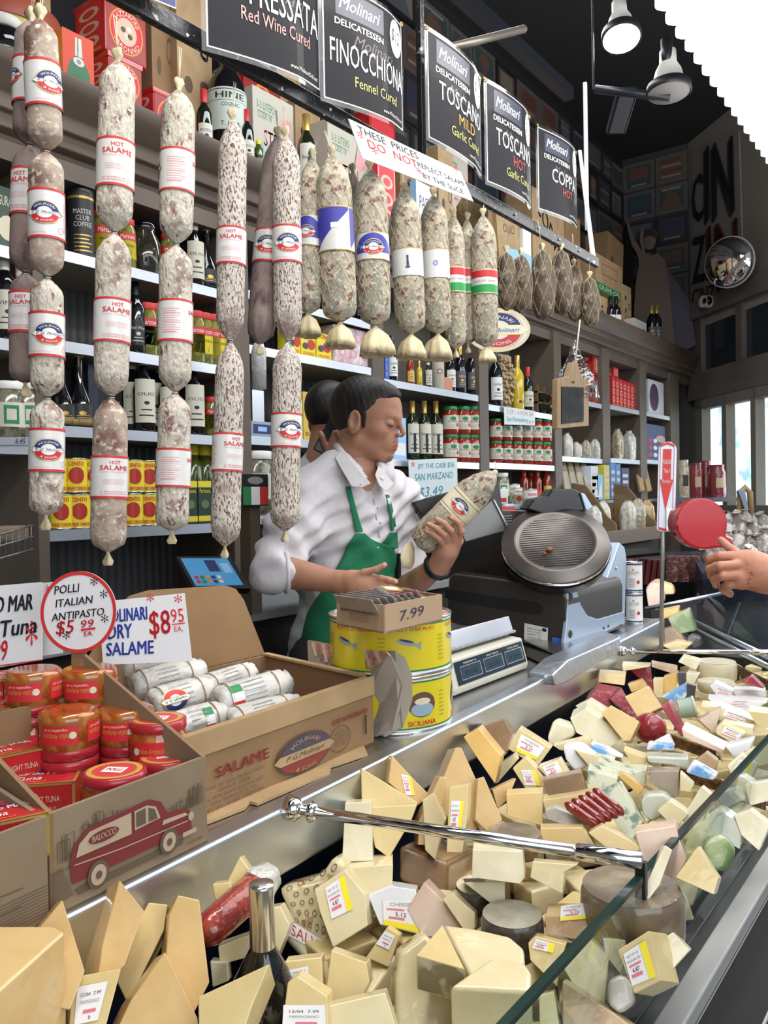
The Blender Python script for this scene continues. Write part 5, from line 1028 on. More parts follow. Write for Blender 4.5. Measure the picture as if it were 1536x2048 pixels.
for i in range(34):
    u = 1428 + (i % 9) * 13 + rn.uniform(-5,5); v = 1056 + (i // 9) * 22 + rn.uniform(-6,6); t = 4.2 - (i // 9) * .28
    if u > 1560: continue
    p = PT(u,v,t); o = thing('wrapped_loaf','crumpled cellophane wrapped packet, %s in the %s row of the heap' % (ORD[i % 9],('rear','second','third','front')[i // 9]),'packet',p); k = MB(); xf = Matrix.Translation(p) @ Matrix.Rotation(rn.uniform(-1,1),4,'Z') @ Matrix.Rotation(rn.uniform(-.6,.6),4,'Y')
    k.lathe([(.005,-.07),(.025,-.06),(.03,0),(.026,.05),(.01,.07),(.02,.08)],wrapm,14,xf=xf,wob=lambda t_,z,q=rn.uniform(0,6): 1 + .15 * math.sin(3 * t_ + q) + .1 * math.sin(7 * t_ + z * 60)); k.build('packet_body',o)
o = thing('heap_counter','dark counter holding the heap of wrapped packets','counter',PT(1500,1110,3.8)); a_,b_,c_,d_ = PT(1380,1075,4.6),PT(1600,1055,4.3),PT(1640,1200,3.1),PT(1405,1190,3.3)
zt = PT(1480,1100,3.9).z - .05; MB().prism([(q.x,q.y,zt) for q in (a_,b_,c_,d_)],(0,0,-1.0),mat('counter_dark',(.015,.02,.035),.5)).build('cabinet',o)
# glass salumi case behind the ticket pole
o = thing('meat_display_case','dark glass meat case behind the ticket pole with packed salumi','display case',PT(1330,1200,4.2)); sm = mat('packed_salumi',(.24,.09,.085),.4,noise=[(35,(.45,.36,.33),.5,.62,(1,1,3)),(9,(.08,.03,.03),.55,.7)])
q1,q2 = PT(1250,1120,4.4),PT(1440,1118,4.0); MB().prism([q1,q2,PT(1440,1215,4.0),PT(1250,1215,4.4)],Vector((.5,.3,0)),black).build('cabinet',o)
for i in range(5):
    u = 1338 + i * 22; MB().prism([PT(u,1165,3.95),PT(u + 18,1164,3.9),PT(u + 18,1112,3.9),PT(u,1113,3.95)],Vector((.04,.03,0)),sm).build('meat_pack',o,bevel=.003)
for i in range(6): MB().prism([PT(1252 + i * 12,1170,4.1),PT(1262 + i * 12,1170,4.1),PT(1268 + i * 12,1118,4.1),PT(1258 + i * 12,1120,4.1)],Vector((.05,.04,0)),flat('dried_salami_row',(.10,.02,.02),.4)).build('meat_stick',o,bevel=.004)
MB().prism([PT(1246,1112,4.3),PT(1330,1104,3.85),PT(1330,1110,3.85),PT(1246,1118,4.3)],Vector((.3,.2,0)),darkmetal).build('top_frame',o)
# chair with draped coat at the window
o = thing('chair','wooden chair with a grey coat over its back by the window','chair',PT(1490,1100,5.4)); k = MB(); k.tube([PT(1478,1050,5.4),PT(1480,985,5.4),PT(1490,975,5.4),PT(1500,985,5.4),PT(1503,1050,5.4)],.02,gw,8); k.build('back_frame',o)
MB().prism([PT(u,v,5.35) for u,v in ((1476,982),(1490,976),(1498,1020),(1494,1032),(1484,1005))],Vector((.06,.03,0)),flat('grey_coat',(.22,.25,.30),.8)).build('coat',o,bevel=.01)
# wire basket lower left
o = thing('wire_basket','wire basket of flat breads against the tiled wall','basket',PY(20,1090,2.3)); k = MB(); wi = flat('wire',(.25,.25,.24),.3,metal=.8)
for v in (1052,1075,1100): k.tube([PY(-60,v + 34,2.25),PY(66,v - 2,2.25)],.003,wi,6)
for i in range(10): k.tube([PY(-50 + i * 12.5,1082 - i * 3.5,2.25),PY(-50 + i * 12.5,1130 - i * 3.5,2.25)],.0018,wi,5)
k.build('wires',o); MB().box(PY(-60,1060,2.27).x,2.27,PY(20,1085,2.27).z,PY(60,1060,2.27).x,2.36,PY(20,1052,2.27).z,mat('flat_bread',(.22,.16,.11),.8,bump=(15,.6,.01))).build('contents',o,bevel=.01)
tw = [PY(u,v,2.35) for u,v in ((-30,930),(64,885),(64,900),(-30,1180))]
# ================================================================ on the counter
def up(u,v,vt,z=CZ): b = PZ(u,v,z); t = (b - CAM).dot(Fv); return b,(CAM + ray(u,vt) * t).z
def V2(p,z): return Vector((p.x,p.y,z))
def wall4(mb,a,b,z0,za,zb,th,m,mi=None,inward=None):
    """upright card wall from a to b with top heights za, zb"""
    a = V2(a,z0); b = V2(b,z0); n = (b - a).cross(Vector((0,0,1))).normalized() * th
    if inward is not None and n.dot(inward) < 0: n = -n
    mb.prism([a,b,V2(b,zb),V2(a,za)],n,m,mback=mi or m)
def printed(o,name,q,fn,step=.0006,loc=None):
    a = Art(); fn(a); return MB().art(a,quadmap(*q,step=step)).build(name,o)
# --- salame carton
FR,zt = up(746,1487,1354); FR.y = .825; zt = 1.158; FL = Vector((.655,.806,CZ)); BR = Vector((1.13,1.125,CZ)); BL = Vector((.70,1.125,CZ)); inn = Vector((.9,.97,CZ))
o = thing('salame_carton','open brown salame carton holding paper wrapped salami, lid standing up behind','box',(.9,.97,CZ))
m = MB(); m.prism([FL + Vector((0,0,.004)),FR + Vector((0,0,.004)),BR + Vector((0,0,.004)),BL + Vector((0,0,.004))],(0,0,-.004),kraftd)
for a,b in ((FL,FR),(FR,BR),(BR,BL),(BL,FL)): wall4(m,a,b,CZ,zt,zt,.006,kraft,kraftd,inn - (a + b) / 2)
m.build('box_body',o)
k = MB(); tk = .0045
for a,b in ((FL,FR),(FR,BR),(BL,FL)):
    d = (b - a).normalized(); n = Vector((-d.y,d.x,0)); k.prism([V2(a,zt),V2(b,zt),V2(b,zt) + n * .01,V2(a,zt) + n * .01],(0,0,.004),kraftl); w_ = V2(a,zt) - n * .003
    k.prism([V2(a,zt + .004) - n * .003,V2(b,zt + .004) - n * .003,V2(b,zt - .026) - n * .003,V2(a,zt - .026) - n * .003],n * .003,kraftl)
k.build('folded_rim',o,label='lighter folded card rim')
def sc_art(a):
    rb = flat('carton_red_print',(.24,.045,.03),.7); db = flat('carton_dark_print',(.10,.06,.05),.7)
    a.text('SALAME',.26,.58,.17,rb,1,w=.24,bold=.02,sx=1); a.text('KEEP REFRIGERATED',.84,.70,.09,rb,1,w=.22,bold=.01)
    for i,t in enumerate(('MADE IN SAN FRANCISCO','SINCE 1896','P.G. MOLINARI & SONS INC.','SAN FRANCISCO, CA','NET WT. 25 LBS  KEEP DRY')): a.text(t,.22,.44 - .085 * i,.05,db,1,w=(.28,.14,.28,.2,.27)[i])
    for x in (.055,.93): a.rect(x,.28,x + .010,.66,black,1)
    b = Art(); w = .30; cx,cy = .565,.42; b.ell(0,0,.5,.36,db,1,rings=1); b.ell(0,0,.46,.32,rb,2,rings=1); b.ell(0,.02,.44,.30,flat('carton_blue_print',(.07,.06,.08),.7),3,5,175,rings=1); b.poly([(-.55,0),(-.45,.08),(.45,.08),(.55,0),(.45,-.09),(-.45,-.09)],kraftl,4)
    b.text('P.G.Molinari',0,-.04,.09,db,5,w=.7,shear=.4); b.arctext('MOLINARI',0,.02,.25,.09,kraftl,90,110,5,ky=.8); b.arctext('& SONS',0,-.02,.40,.09,kraftl,270,60,5,below=True,ky=.7)
    for pts,fs,mm,ly in b.sh: a.geo([(cx + x * .30,cy + y * .98) for x,y in pts],fs,mm,ly)
    a.ell(.77,.40,.065,.25,db,1,r0=.93,rings=1)
    for i,t in enumerate(('U.S.','INSPECTED','AND PASSED BY','DEPARTMENT OF','AGRICULTURE','EST. 465')): a.text(t,.77,.54 - .055 * i,.04,db,1,w=(.04,.08,.1,.1,.08,.07)[i])
off = Vector((0,-.0035,0)); printed(o,'printed_panel',[V2(FL,CZ + .0) + off,V2(FR,CZ) + off,V2(FR,zt - .026) + off,V2(FL,zt - .026) + off],sc_art)
# lid
lid = [(529,1303),(498,1226),(488,1200),(472,1178),(452,1171),(300,1181),(262,1192),(236,1215),(196,1290),(150,1362)]
k = MB(); q = [PY(u,v,BR.y + .004) for u,v in lid]; q[0] = V2(BR,zt) + Vector((0,.004,0)); q[-1] = V2(BL,zt) + Vector((0,.004,0)); k.prism(q,(0,.005,0),kraft); k.build('lid',o)
# loose card under the carton
k = MB(); zz = CZ + .001
p = [PZ(u,v,zz) for u,v in ((408,1652),(490,1620),(500,1608),(515,1612),(660,1548),(662,1536),(676,1532),(735,1512),(728,1496),(640,1500),(430,1580))]
ob = MB().prism(p,(0,0,.004),kraftl).build('flattened_card',loc=p[0]); tag(ob,'flattened light cardboard sheet sticking out under the salame carton','cardboard')
# wrapped salami in the carton
wp = mat('wrapping_paper',(.58,.56,.52),.55,noise=[(60,(.42,.41,.38),.48,.62,(1,6,1)),(14,(.66,.64,.6),.5,.7)],bump=(26,1,.01)); cwp = flat('wrap_cord',(.35,.25,.15),.6)
def wrapped(label,a,b,r,flag=None,emb=None,t0=1.3):
    (ua,va,ta_),(ub,vb,tb_) = a,b; A,B = PT(ua,va,ta_),PT(ub,vb,tb_); d = (B - A); L = d.length; d.normalize()
    o = thing('wrapped_salame',label,'salami',A); x = d; y = Vector((0,0,1)).cross(x).normalized(); z = x.cross(y)   # z up-ish
    Mx = Matrix(((y.x,z.x,x.x,A.x),(y.y,z.y,x.y,A.y),(y.z,z.z,x.z,A.z),(0,0,0,1))); ph = random.random() * 6
    MB().lathe([(.002,.004),(r * .7,0),(r * .95,L * .06),(r,L * .2),(r * 1.02,L * .5),(r,L * .8),(r * .93,L * .93),(r * .7,L * .99),(r * .8,L * 1.02),(.003,L * 1.0)],wp,26,xf=Mx,wob=lambda t,q: 1 + .05 * math.sin(5 * t + ph + q * 30) + .03 * math.sin(11 * t + q * 80)).build('paper_wrap',o)
    k = MB()
    for q in (.14,.78): k.tube([Mx @ Vector((r * 1.05 * math.cos(t),r * 1.05 * math.sin(t),L * q)) for t in [2 * PI * j / 20 for j in range(20)]],.0011,cwp,5,closed=True)
    k.build('cord',o); am = math.atan2((Mx.inverted().to_3x3() @ (CAM - A)).y,(Mx.inverted().to_3x3() @ (CAM - A)).x)
    def cm(x_,y_,l): t = am + y_ / r; rr = r * 1.06 + .0004 * l; return Mx @ Vector((rr * math.cos(t),rr * math.sin(t),x_))
    ar = Art()
    if flag is not None:
        x0 = L * flag
        for j,mm in enumerate((greenp,white,red)): 
            y0 = (j - 1.5) * r * .5; 
            for s in range(3): ar.rect(x0,y0 + s * r * .17,x0 + L * .16,y0 + (s + 1) * r * .17,mm,1)
    if emb is not None: logo_art(ar,L * emb,0,r * 2.0,sm=True)
    for j in range(5): ar.rect(L * .3,-r * .8 + j * r * .3,L * .6,-r * .8 + j * r * .3 + .0012,grey,1)
    MB().art(ar,cm).build('printed_marks',o); return o
wrapped('paper wrapped salame in the carton, highest at the back left with a flag mark',(236,1337,1.34),(368,1306,1.42),.024,.84)
wrapped('paper wrapped salame in the carton, second down on the left',(262,1378,1.30),(402,1342,1.38),.025)
wrapped('paper wrapped salame in the carton with the round emblem at its left end',(300,1415,1.23),(418,1380,1.30),.026,None,.28)
wrapped('paper wrapped salame lying behind at the middle of the carton',(405,1378,1.34),(500,1345,1.44),.021)
wrapped('paper wrapped salame with bold flag mark in the middle of the carton',(430,1407,1.24),(570,1366,1.33),.025,.12)
wrapped('paper wrapped salame with flag mark nearest the front of the carton',(335,1462,1.16),(445,1432,1.22),.024,.55)
wrapped('thin paper wrapped salame low along the front of the carton',(452,1446,1.2),(590,1408,1.3),.02)
# --- jar display box
JR = Vector((.648,.748,CZ)); JL = Vector((.44,.735,CZ)); JBR = Vector((.648,.98,CZ)); JBL = Vector((.44,.98,CZ)); z1 = 1.153; z2 = 1.20
o = thing('jar_display_box','cardboard display box printed with a vintage red van, holding antipasto jars','box',(.5,.85,CZ)); inn = Vector((.48,.87,CZ))
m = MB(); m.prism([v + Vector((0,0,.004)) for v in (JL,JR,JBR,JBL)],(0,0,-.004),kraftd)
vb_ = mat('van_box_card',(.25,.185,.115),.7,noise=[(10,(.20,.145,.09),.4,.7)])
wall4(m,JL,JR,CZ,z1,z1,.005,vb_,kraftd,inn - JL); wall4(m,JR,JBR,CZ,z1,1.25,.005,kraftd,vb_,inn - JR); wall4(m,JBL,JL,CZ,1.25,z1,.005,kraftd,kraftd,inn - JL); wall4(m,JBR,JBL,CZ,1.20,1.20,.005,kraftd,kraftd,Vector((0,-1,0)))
m.build('box_body',o)
def van_art(a):
    dk = flat('van_sketch',(.11,.075,.05),.7); mr = flat('van_maroon',(.17,.025,.025),.6); cr = flat('van_cream',(.42,.33,.23),.6); rn = random.Random(4)
    for i in range(46):   # sketched city skyline
        x = rn.uniform(.02,.96); h = .68 + .12 * math.sin(x * 7) + rn.uniform(-.04,.06); w = rn.uniform(.02,.05)
        a.line([(x,.5),(x,h),(x + w,h + rn.uniform(-.02,.02)),(x + w,.5)],.004,dk,1)
    for i in range(30): y = rn.uniform(.42,.66); x = rn.uniform(0,.9); a.line([(x,y),(x + rn.uniform(.03,.1),y + rn.uniform(-.01,.01))],.006,dk,1)
    for i in range(16): y = .16 + .02 * i; a.line([(0,y - .03),(.12 - i * .004,y)],.008,dk,1)
    a.poly([(.12,.20),(.82,.20),(.80,.14),(.15,.13)],dk,2)
    a.poly([(.10,.46),(.12,.62),(.20,.74),(.58,.78),(.66,.70),(.70,.56),(.84,.52),(.87,.44),(.87,.26),(.11,.26)],mr,3)
    a.poly([(.13,.50),(.15,.62),(.21,.70),(.46,.72),(.46,.50)],cr,4); a.poly([(.48,.52),(.48,.72),(.56,.73),(.62,.68),(.65,.54)],cr,4); a.poly([(.49,.55),(.49,.70),(.55,.71),(.55,.55)],dk,5); a.poly([(.57,.55),(.57,.70),(.61,.66),(.63,.55)],dk,5)
    a.poly([(.67,.50),(.82,.48),(.85,.44),(.66,.45)],cr,4); a.ell(.29,.61,.09,.06,mr,5,rings=1); a.text('BALOCCO',.29,.585,.06,cr,6,w=.14,bold=.02)
    a.line([(.12,.44),(.4,.40),(.84,.38)],.012,cr,5)
    for x in (.25,.70): a.ell(x,.25,.062,.14,dk,6,rings=1); a.ell(x,.25,.045,.10,cr,7,rings=1); a.ell(x,.25,.018,.04,dk,8,rings=1)
    a.ell(.86,.42,.02,.05,cr,6,rings=1); a.poly([(.80,.27),(.90,.27),(.90,.22),(.80,.22)],cr,5); a.text('BOX 2004',.9,.1,.04,dk,2,w=.1)
printed(o,'van_picture',[JL + Vector((.0,-.001,0)),JR + Vector((0,-.001,0)),V2(JR,z1) + Vector((0,-.001,0)),V2(JL,z1) + Vector((0,-.001,0))],van_art)
MB().box(.45,.77,CZ + .004,.62,.96,CZ + .012,white).build('inner_sheet',o)
# --- antipasto jars
anti = mat('antipasto',(.30,.06,.010),.12,coat=.8,noise=[(38,(.44,.17,.035),.50,.60),(55,(.20,.035,.012),.55,.64),(26,(.30,.10,.02),.5,.6)])
glw = flat('jar_red_lid',(.38,.02,.03),.3,coat=.4)
def squat():
    R,H = .036,.056; o = thing('antipasto_jar','','jar')
    MB().lathe([(R * .85,0),(R * .97,.003),(R,.008),(R,H * .68),(R * .93,H * .74),(R * .93,H * .78)],anti,36).build('glass_jar',o)
    k = MB(); k.lathe([(R * .95,H * .78),(R * .97,H * .8),(R * .97,H * .98),(R * .90,H)],glw,36)
    a = Art(); a.ell(0,0,R * .85,R * .85,flat('lid_gold',(.55,.30,.06),.4),1,r0=.8,rings=1); a.ell(0,0,R * .68,R * .68,flat('lid_red',(.55,.05,.05),.4),1,rings=1); a.rect(-R * .35,-R * .25,R * .35,R * .25,white,2); a.text('POLLI',0,-R * .1,R * .22,redink,3,w=R * .5,bold=.03)
    k.art(a,planemap((0,0,H),(1,0,0),(0,1,0),.0003)); k.build('lid',o)
    a = Art()
    for c in (0,PI,PI * .5,PI * 1.5): a.rect(R * (c - .62),H * .22,R * (c + .62),H * .62,redink,1,12); a.text('Italian Antipasto',R * c + R * .1,H * .38,H * .12,flat('lid_gold',(0,0,0)),2,w=R * .9,shear=.25); a.ell(R * (c - .45),H * .42,R * .12,R * .12,cream,2,rings=1); a.text('vegetables in oil',R * c + R * .1,H * .28,H * .06,cream,2,w=R * .8)
    MB().art(a,cylmap(R,step=.0004)).build('label',o); return o
K['ajar'] = Kind(squat)
def jarat(u,v,t,label,flip=False,rz=0,lvl=None):
    p = PT(u,v,t)      # centre of the visible top
    if flip: return K['ajar'].put(p,label,'antipasto jars',rot=(PI,0,rz),rz=rz)
    return K['ajar'].put(p - Vector((0,0,.056)),label,'antipasto jars',rz=rz)
stacks = [(66,1337,1.07,1,3,'back left stack'),(177,1334,1.10,1,3,'back right stack'),(137,1418,1.02,1,2,'middle left stack'),(250,1413,1.06,1,2,'middle right stack')]
for u,v,t,fl,n,nm in stacks:
    p = PT(u,v,t)
    for i in range(n):
        pz = p - Vector((0,0,.056 * i + (.0 if i == 0 else .0)))
        lab = 'antipasto jar in the %s of the display box, %s' % (nm,('top one, upside down','directly under the top one','third one down')[i])
        if i % 2 == 0: K['ajar'].put(pz,lab,'antipasto jars',rot=(PI,0,-.9 - i))
        else: K['ajar'].put(pz - Vector((0,0,.056)),lab,'antipasto jars',rz=-.9)
jarat(316,1436,1.04,'antipasto jar with lid up, top of the front right pair beside the carton',rz=-1.0)
p = PT(334,1512,1.01); K['ajar'].put(p - Vector((0,0,.056)),'antipasto jar under the front right one, only its lid showing','antipasto jars',rz=-.6)
jarat(229,1540,.93,'single antipasto jar with lid up at the front edge of the display box',rz=-1.1)
# --- red tuna boxes and left box
tr = mat('tuna_red',(.50,.02,.025),.3,coat=.3)
def tuna(label,c,rz,z0,w=.085,d=.06,h=.042,tilt=0):
    o = thing('tuna_box',label,'box',(c[0],c[1],z0)); X = Matrix.Translation(o.location)
    MB().box(-w / 2,-d / 2,0,w / 2,d / 2,h,tr,xf=X).build('box_body',o,bevel=.0015)
    k = MB(); a = Art(); a.rect(0,0,1,.06,gold,1).rect(0,.94,1,1,gold,1).rect(0,0,.04,1,gold,1).rect(.96,0,1,1,gold,1)
    b = Art(); b.sh = list(a.sh); b.text('AS do MAR',.5,.55,.16,white,2,w=.7,bold=.02); b.rect(.2,.72,.6,.8,navy,1); b.text('Tuna',.35,.25,.2,white,2,w=.35,shear=.2); b.text('in olive oil',.4,.12,.07,orange,2,w=.4)
    k.art(b,quadmap(*[X @ Vector(q) for q in ((-w / 2,-d / 2,h),(w / 2,-d / 2,h),(w / 2,d / 2,h),(-w / 2,d / 2,h))],step=.0005))
    b = Art(); b.sh = list(a.sh); b.text('SOLID LIGHT TUNA',.5,.5,.16,cream,2,w=.6); b.text('PRODUCT OF ITALY',.5,.25,.12,cream,2,w=.5); k.art(b,quadmap(*[X @ Vector(q) for q in ((-w / 2,-d / 2,0),(w / 2,-d / 2,0),(w / 2,-d / 2,h),(-w / 2,-d / 2,h))],step=.0005))
    k.build('printed_panel',o); o.rotation_euler = (0,tilt,rz); return o
for i,(u,v,t,rz,lab) in enumerate(((-12,1352,1.08,-.3,'red tuna box, top of the stack at the left edge behind the jars'),(-8,1408,1.06,-.3,'red tuna box, lower one at the left edge behind the jars'),(14,1496,1.0,-.2,'red tuna box lying flat in the display box, left of the front jars'),(84,1552,.98,-.75,'red tuna box at the front left corner of the display box'),(8,1622,.80,-.35,'red tuna box in the nearest box at the left edge'))):
    p = PT(u,v,t); tuna(lab,p,rz,p.z - .042,.085 if 1 < i < 4 else .07)
p = PT(10,1700,.72); o = thing('tuna_display_box','cardboard box at the left edge holding red tuna boxes','box',(.2,.74,CZ))
m = MB(); a_,b_ = Vector((-.05,.70,CZ)),Vector((.436,.732,CZ)); m.prism([a_,b_,b_ + Vector((0,.2,0)),a_ + Vector((0,.2,0))],(0,0,.004),kraftd); wall4(m,a_,b_,CZ,z1,z1,.005,vb_,kraftd,Vector((0,1,0))); wall4(m,b_,b_ + Vector((0,.2,0)),CZ,z1,z1 + .03,.005,vb_,vb_,Vector((-1,0,0))); m.build('box_body',o)
def left_art(a):
    dk = MATS['van_sketch']; rn = random.Random(9)
    for i in range(40): x = rn.uniform(.3,.98); y = rn.uniform(.25,.8); a.line([(x,y),(x + rn.uniform(.02,.08),y + rn.uniform(-.02,.03))],.012,dk,1)
    for i in range(10): y = .1 + .03 * i; a.line([(.3,y - .04),(1,y)],.008,dk,1)
printed(o,'sketch_print',[a_ + Vector((0,-.001,0)),b_ + Vector((0,-.001,0)),V2(b_,z1) + Vector((0,-.001,0)),V2(a_,z1) + Vector((0,-.001,0))],left_art)
# --- signs
scard = flat('price_card_white',(.70,.70,.72),.45)
def P(u,v,t): return PT(u,v,t)
q = [P(-60,1345,1.22),P(84,1320,1.22),P(84,1164,1.25),P(-60,1176,1.25)]
papersign('tuna_sign','white card with big black word Tuna at the left edge',q,lambda a: (a.text('AS DO MAR',.42,.66,.2,ink,w=.9,shear=.15,bold=.03),a.text('Tuna',.68,.36,.2,ink,w=.5,shear=.15,bold=.03),a.text('$4.99',.3,.08,.24,redink,w=.45,shear=.1,bold=.02),a.text('*',.86,.0,.5,redink,sx=.6),a.line([(0,.03),(1,.0)],.015,redink)),scard,.002)
q = [P(82,1312,1.26),P(125,1306,1.26),P(125,1162,1.28),P(82,1166,1.28)]
papersign('blank_card','plain white card between the tuna sign and the round sign',q,lambda a: a.text('*',.3,.72,.25,redink,sx=1),scard,.002)
q = [P(206,1330,1.27),P(384,1322,1.27),P(369,1186,1.29),P(198,1204,1.29)]
papersign('salame_sign','white card handwritten in blue and red, dry salame $8.95',q,lambda a: (a.text('MOLINARI',.30,.66,.2,blueink,w=.50,shear=.1,bold=.02),a.text('DRY',.22,.40,.22,blueink,w=.28,shear=.1,bold=.02),a.text('SALAME',.32,.14,.2,blueink,w=.54,shear=.1,bold=.02),a.text('$8',.68,.42,.36,redink,w=.24,shear=.05,bold=.01),a.text('95',.89,.58,.2,redink,w=.15),a.line([(.82,.55),(.97,.56)],.015,redink),a.text('EA.',.89,.44,.08,redink,w=.1),a.text('*',.92,.78,.2,redink,sx=.8),a.text('*',.6,.84,.2,redink,sx=.8)),scard,.002)
o = thing('round_sign','round white sign with red rim handwritten Italian antipasto $5.99','sign',P(158,1300,1.15)); c = P(157,1224,1.15); rx = 76 / FPX * 1.15; ex = Rv * 1.0; ey = (Vector((0,0,1)) + Fv * .12).normalized()
MB().prism([c + ex * rx * math.cos(t) + ey * rx * 1.07 * math.sin(t) for t in [2 * PI * i / 48 for i in range(48)]],Fv * .002,scard).build('card',o)
a = Art(); a.ell(0,0,rx,rx * 1.07,red,1,r0=.91,rings=1,n=60); 
for t,x,y,h,w,mm in (('POLLI',-.3,.50,.22,.68,ink),('ITALIAN',-.1,.18,.2,1.0,ink),('ANTIPASTO',.0,-.16,.2,1.4,ink),('$5',-.32,-.56,.34,.5,redink),('99',.26,-.40,.2,.34,redink),('EA.',.28,-.62,.12,.24,redink)): a.text(t,x * rx,y * rx,h * rx,mm,2,w=w * rx,shear=.2,bold=.015,rot=.12)
for x,y in ((.4,.55),(.66,.22),(.7,-.42),(-.3,-.85)): a.text('*',x * rx,y * rx,.35 * rx,ink,2)
a.line([(.08 * rx,-.47 * rx),(.46 * rx,-.42 * rx)],.003,redink); MB().art(a,planemap(c,ex,ey,.0006)).build('lettering',o)
MB().prism([c + ex * x + ey * y + Fv * .004 for x,y in ((-.01,-rx),(.01,-rx),(.01,-rx * 2.0),(-.01,-rx * 2.0))],Fv * .003,kraft).build('stick',o)
# --- anchovy tins
ancy = mat('anchovy_yellow',(.72,.60,.02),.3,coat=.4); tin = MATS['tin']; ct_ = PZ(800,1482,CZ); away = Vector((Fv.x,Fv.y,0)).normalized(); TR = .110; TC = ct_ + away * (TR + .03) + R0 * -.012; TC.z = CZ
fishm = mat('anchovy_print',(.60,.34,.22),.4,coat=.3,noise=[(30,(.72,.50,.38),.45,.6),(50,(.30,.12,.08),.56,.66)])
def tinart2(a,R,H,flip):
    for y,mm in ((.0,tin),(.03,red),(.06,white),(.085,greenp)): a.rect(-R * 3.1,H * y,R * 3.1,H * (y + .03),mm,1,60); a.rect(-R * 3.1,H * (.97 - y),R * 3.1,H * (1 - y),mm,1,60)
    for c in (-.55,.5,1.5,-1.6):
        if flip: a.ell(R * c,H * .5,R * .24,H * .22,brownp,2,rings=4); a.ell(R * c,H * .42,R * .2,H * .12,flat('sea_print',(.30,.42,.55),.4),3,rings=3); a.ell(R * c,H * .56,R * .14,H * .06,cream,4,rings=2); a.text('SICILIANA',R * (c - .0),H * .14,H * .09,redink,3,w=R * .5,bold=.02)
        else:
            a.ell(R * (c - .25),H * .6,R * .16,H * .045,flat('fish_silver',(.30,.36,.42),.3),3,rings=3,rot=-.25); a.poly([(R * (c - .12),H * .56),(R * (c + .0),H * .60),(R * (c - .02),H * .46)],MATS['fish_silver'],3); a.ell(R * (c - .25),H * .63,R * .12,H * .02,navy,4,rings=2,rot=-.25)
            a.text('FILETTI DI ALICI',R * (c - .1),H * .80,H * .06,redink,3,w=R * .7)
        for j in range(7): a.rect(R * (c + .34),H * (.25 + j * .07),R * (c + .46),H * (.27 + j * .07),flat('small_print',(.45,.32,.02),.5),2,3)
H1 = .098
for i,lab in enumerate(('lower of two large yellow anchovy tins','upper large yellow anchovy tin, fish fillets printed on its lid')):
    o = thing('anchovy_tin',lab,'tin',TC + Vector((0,0,H1 * i))); L = o.location
    MB().lathe([(TR,.003),(TR,H1 - .003)],ancy,64,c=L,caps=False).lathe([(TR * .97,.0),(TR * 1.015,.0),(TR * 1.015,.004),(TR,.006)],tin,64,c=L).lathe([(TR,H1 - .006),(TR * 1.015,H1 - .004),(TR * 1.015,H1),(TR * .985,H1),(TR * .98,H1 - .004)],tin,64,c=L,caps=False).build('can_body',o)
    a = Art(); tinart2(a,TR,H1,i == 0); MB().art(a,cylmap(TR,c=L,a0=math.atan2(-L.y,-L.x))).build('label',o)
    k = MB(); k.lathe([(.0,H1 - .004),(TR * .985,H1 - .004)],fishm,48,c=L,caps=False)
    a = Art()
    for j in range(30):
        t = 2 * PI * j / 30; a.poly([(TR * .35 * math.cos(t),TR * .35 * math.sin(t)),(TR * .93 * math.cos(t - .07),TR * .93 * math.sin(t - .07)),(TR * .96 * math.cos(t + .05),TR * .96 * math.sin(t + .05))],flat('fillet_pink',(.66,.42,.33),.4) if j % 2 else flat('fillet_brown',(.42,.2,.14),.4),1)
    k.art(a,planemap(L + Vector((0,0,H1 - .004)),(1,0,0),(0,1,0),.0004)); k.build('lid',o)
# folded paper discs with anchovy print leaning on the tins
disc = flat('grey_board',(.42,.37,.31),.7)
for i,(off_u,lab) in enumerate(((0,'front of two half folded grey card discs with printed fillets beside the tins'),(26,'rear half folded grey card disc against the tins'))):
    pts = [(618,1282),(622,1400),(650,1470),(700,1490),(752,1488),(784,1462),(800,1420),(805,1370),(795,1330),(778,1305)] if i == 0 else [(700,1300),(700,1480),(772,1486),(806,1455),(825,1400),(824,1350),(810,1315),(790,1302)]
    tf = lambda u: 1.372 + .016 * i + max(0,770 - u) / 152 * .155; q = [PT(u,v,tf(u)) for u,v in pts]; q = [Vector((p.x,p.y,max(p.z,CZ + .002))) for p in q]
    o = thing('card_disc',lab,'card',q[0]); MB().prism(q,(0,.004,0),disc).build('card',o)
    if i == 0:
        k = MB(); pr = [(616,1280),(640,1284),(690,1294),(740,1300),(782,1303),(766,1322),(742,1338),(718,1342),(690,1338),(660,1322),(636,1304)]
        k.prism([PT(u,v,tf(u) - .003) for u,v in pr],(0,-.001,0),fishm)
        a = Art(); n = 15
        for j in range(n):
            x0 = 622 + j * 10.6; yt = 1285 + j * 1.3; yb = 1303 + 36 * math.sin(PI * (j + 1) / (n + 1)) ** .9; k.prism([PT(x_,y_,tf(x_) - .005) for x_,y_ in ((x0,yt),(x0 + 4,yt + 1),(x0 + 12,yb),(x0 + 7,yb))],(0,-.001,0),MATS['fillet_brown'] if j % 2 else flat('fillet_cream',(.72,.60,.52),.4))
        k.build('fillet_print',o)
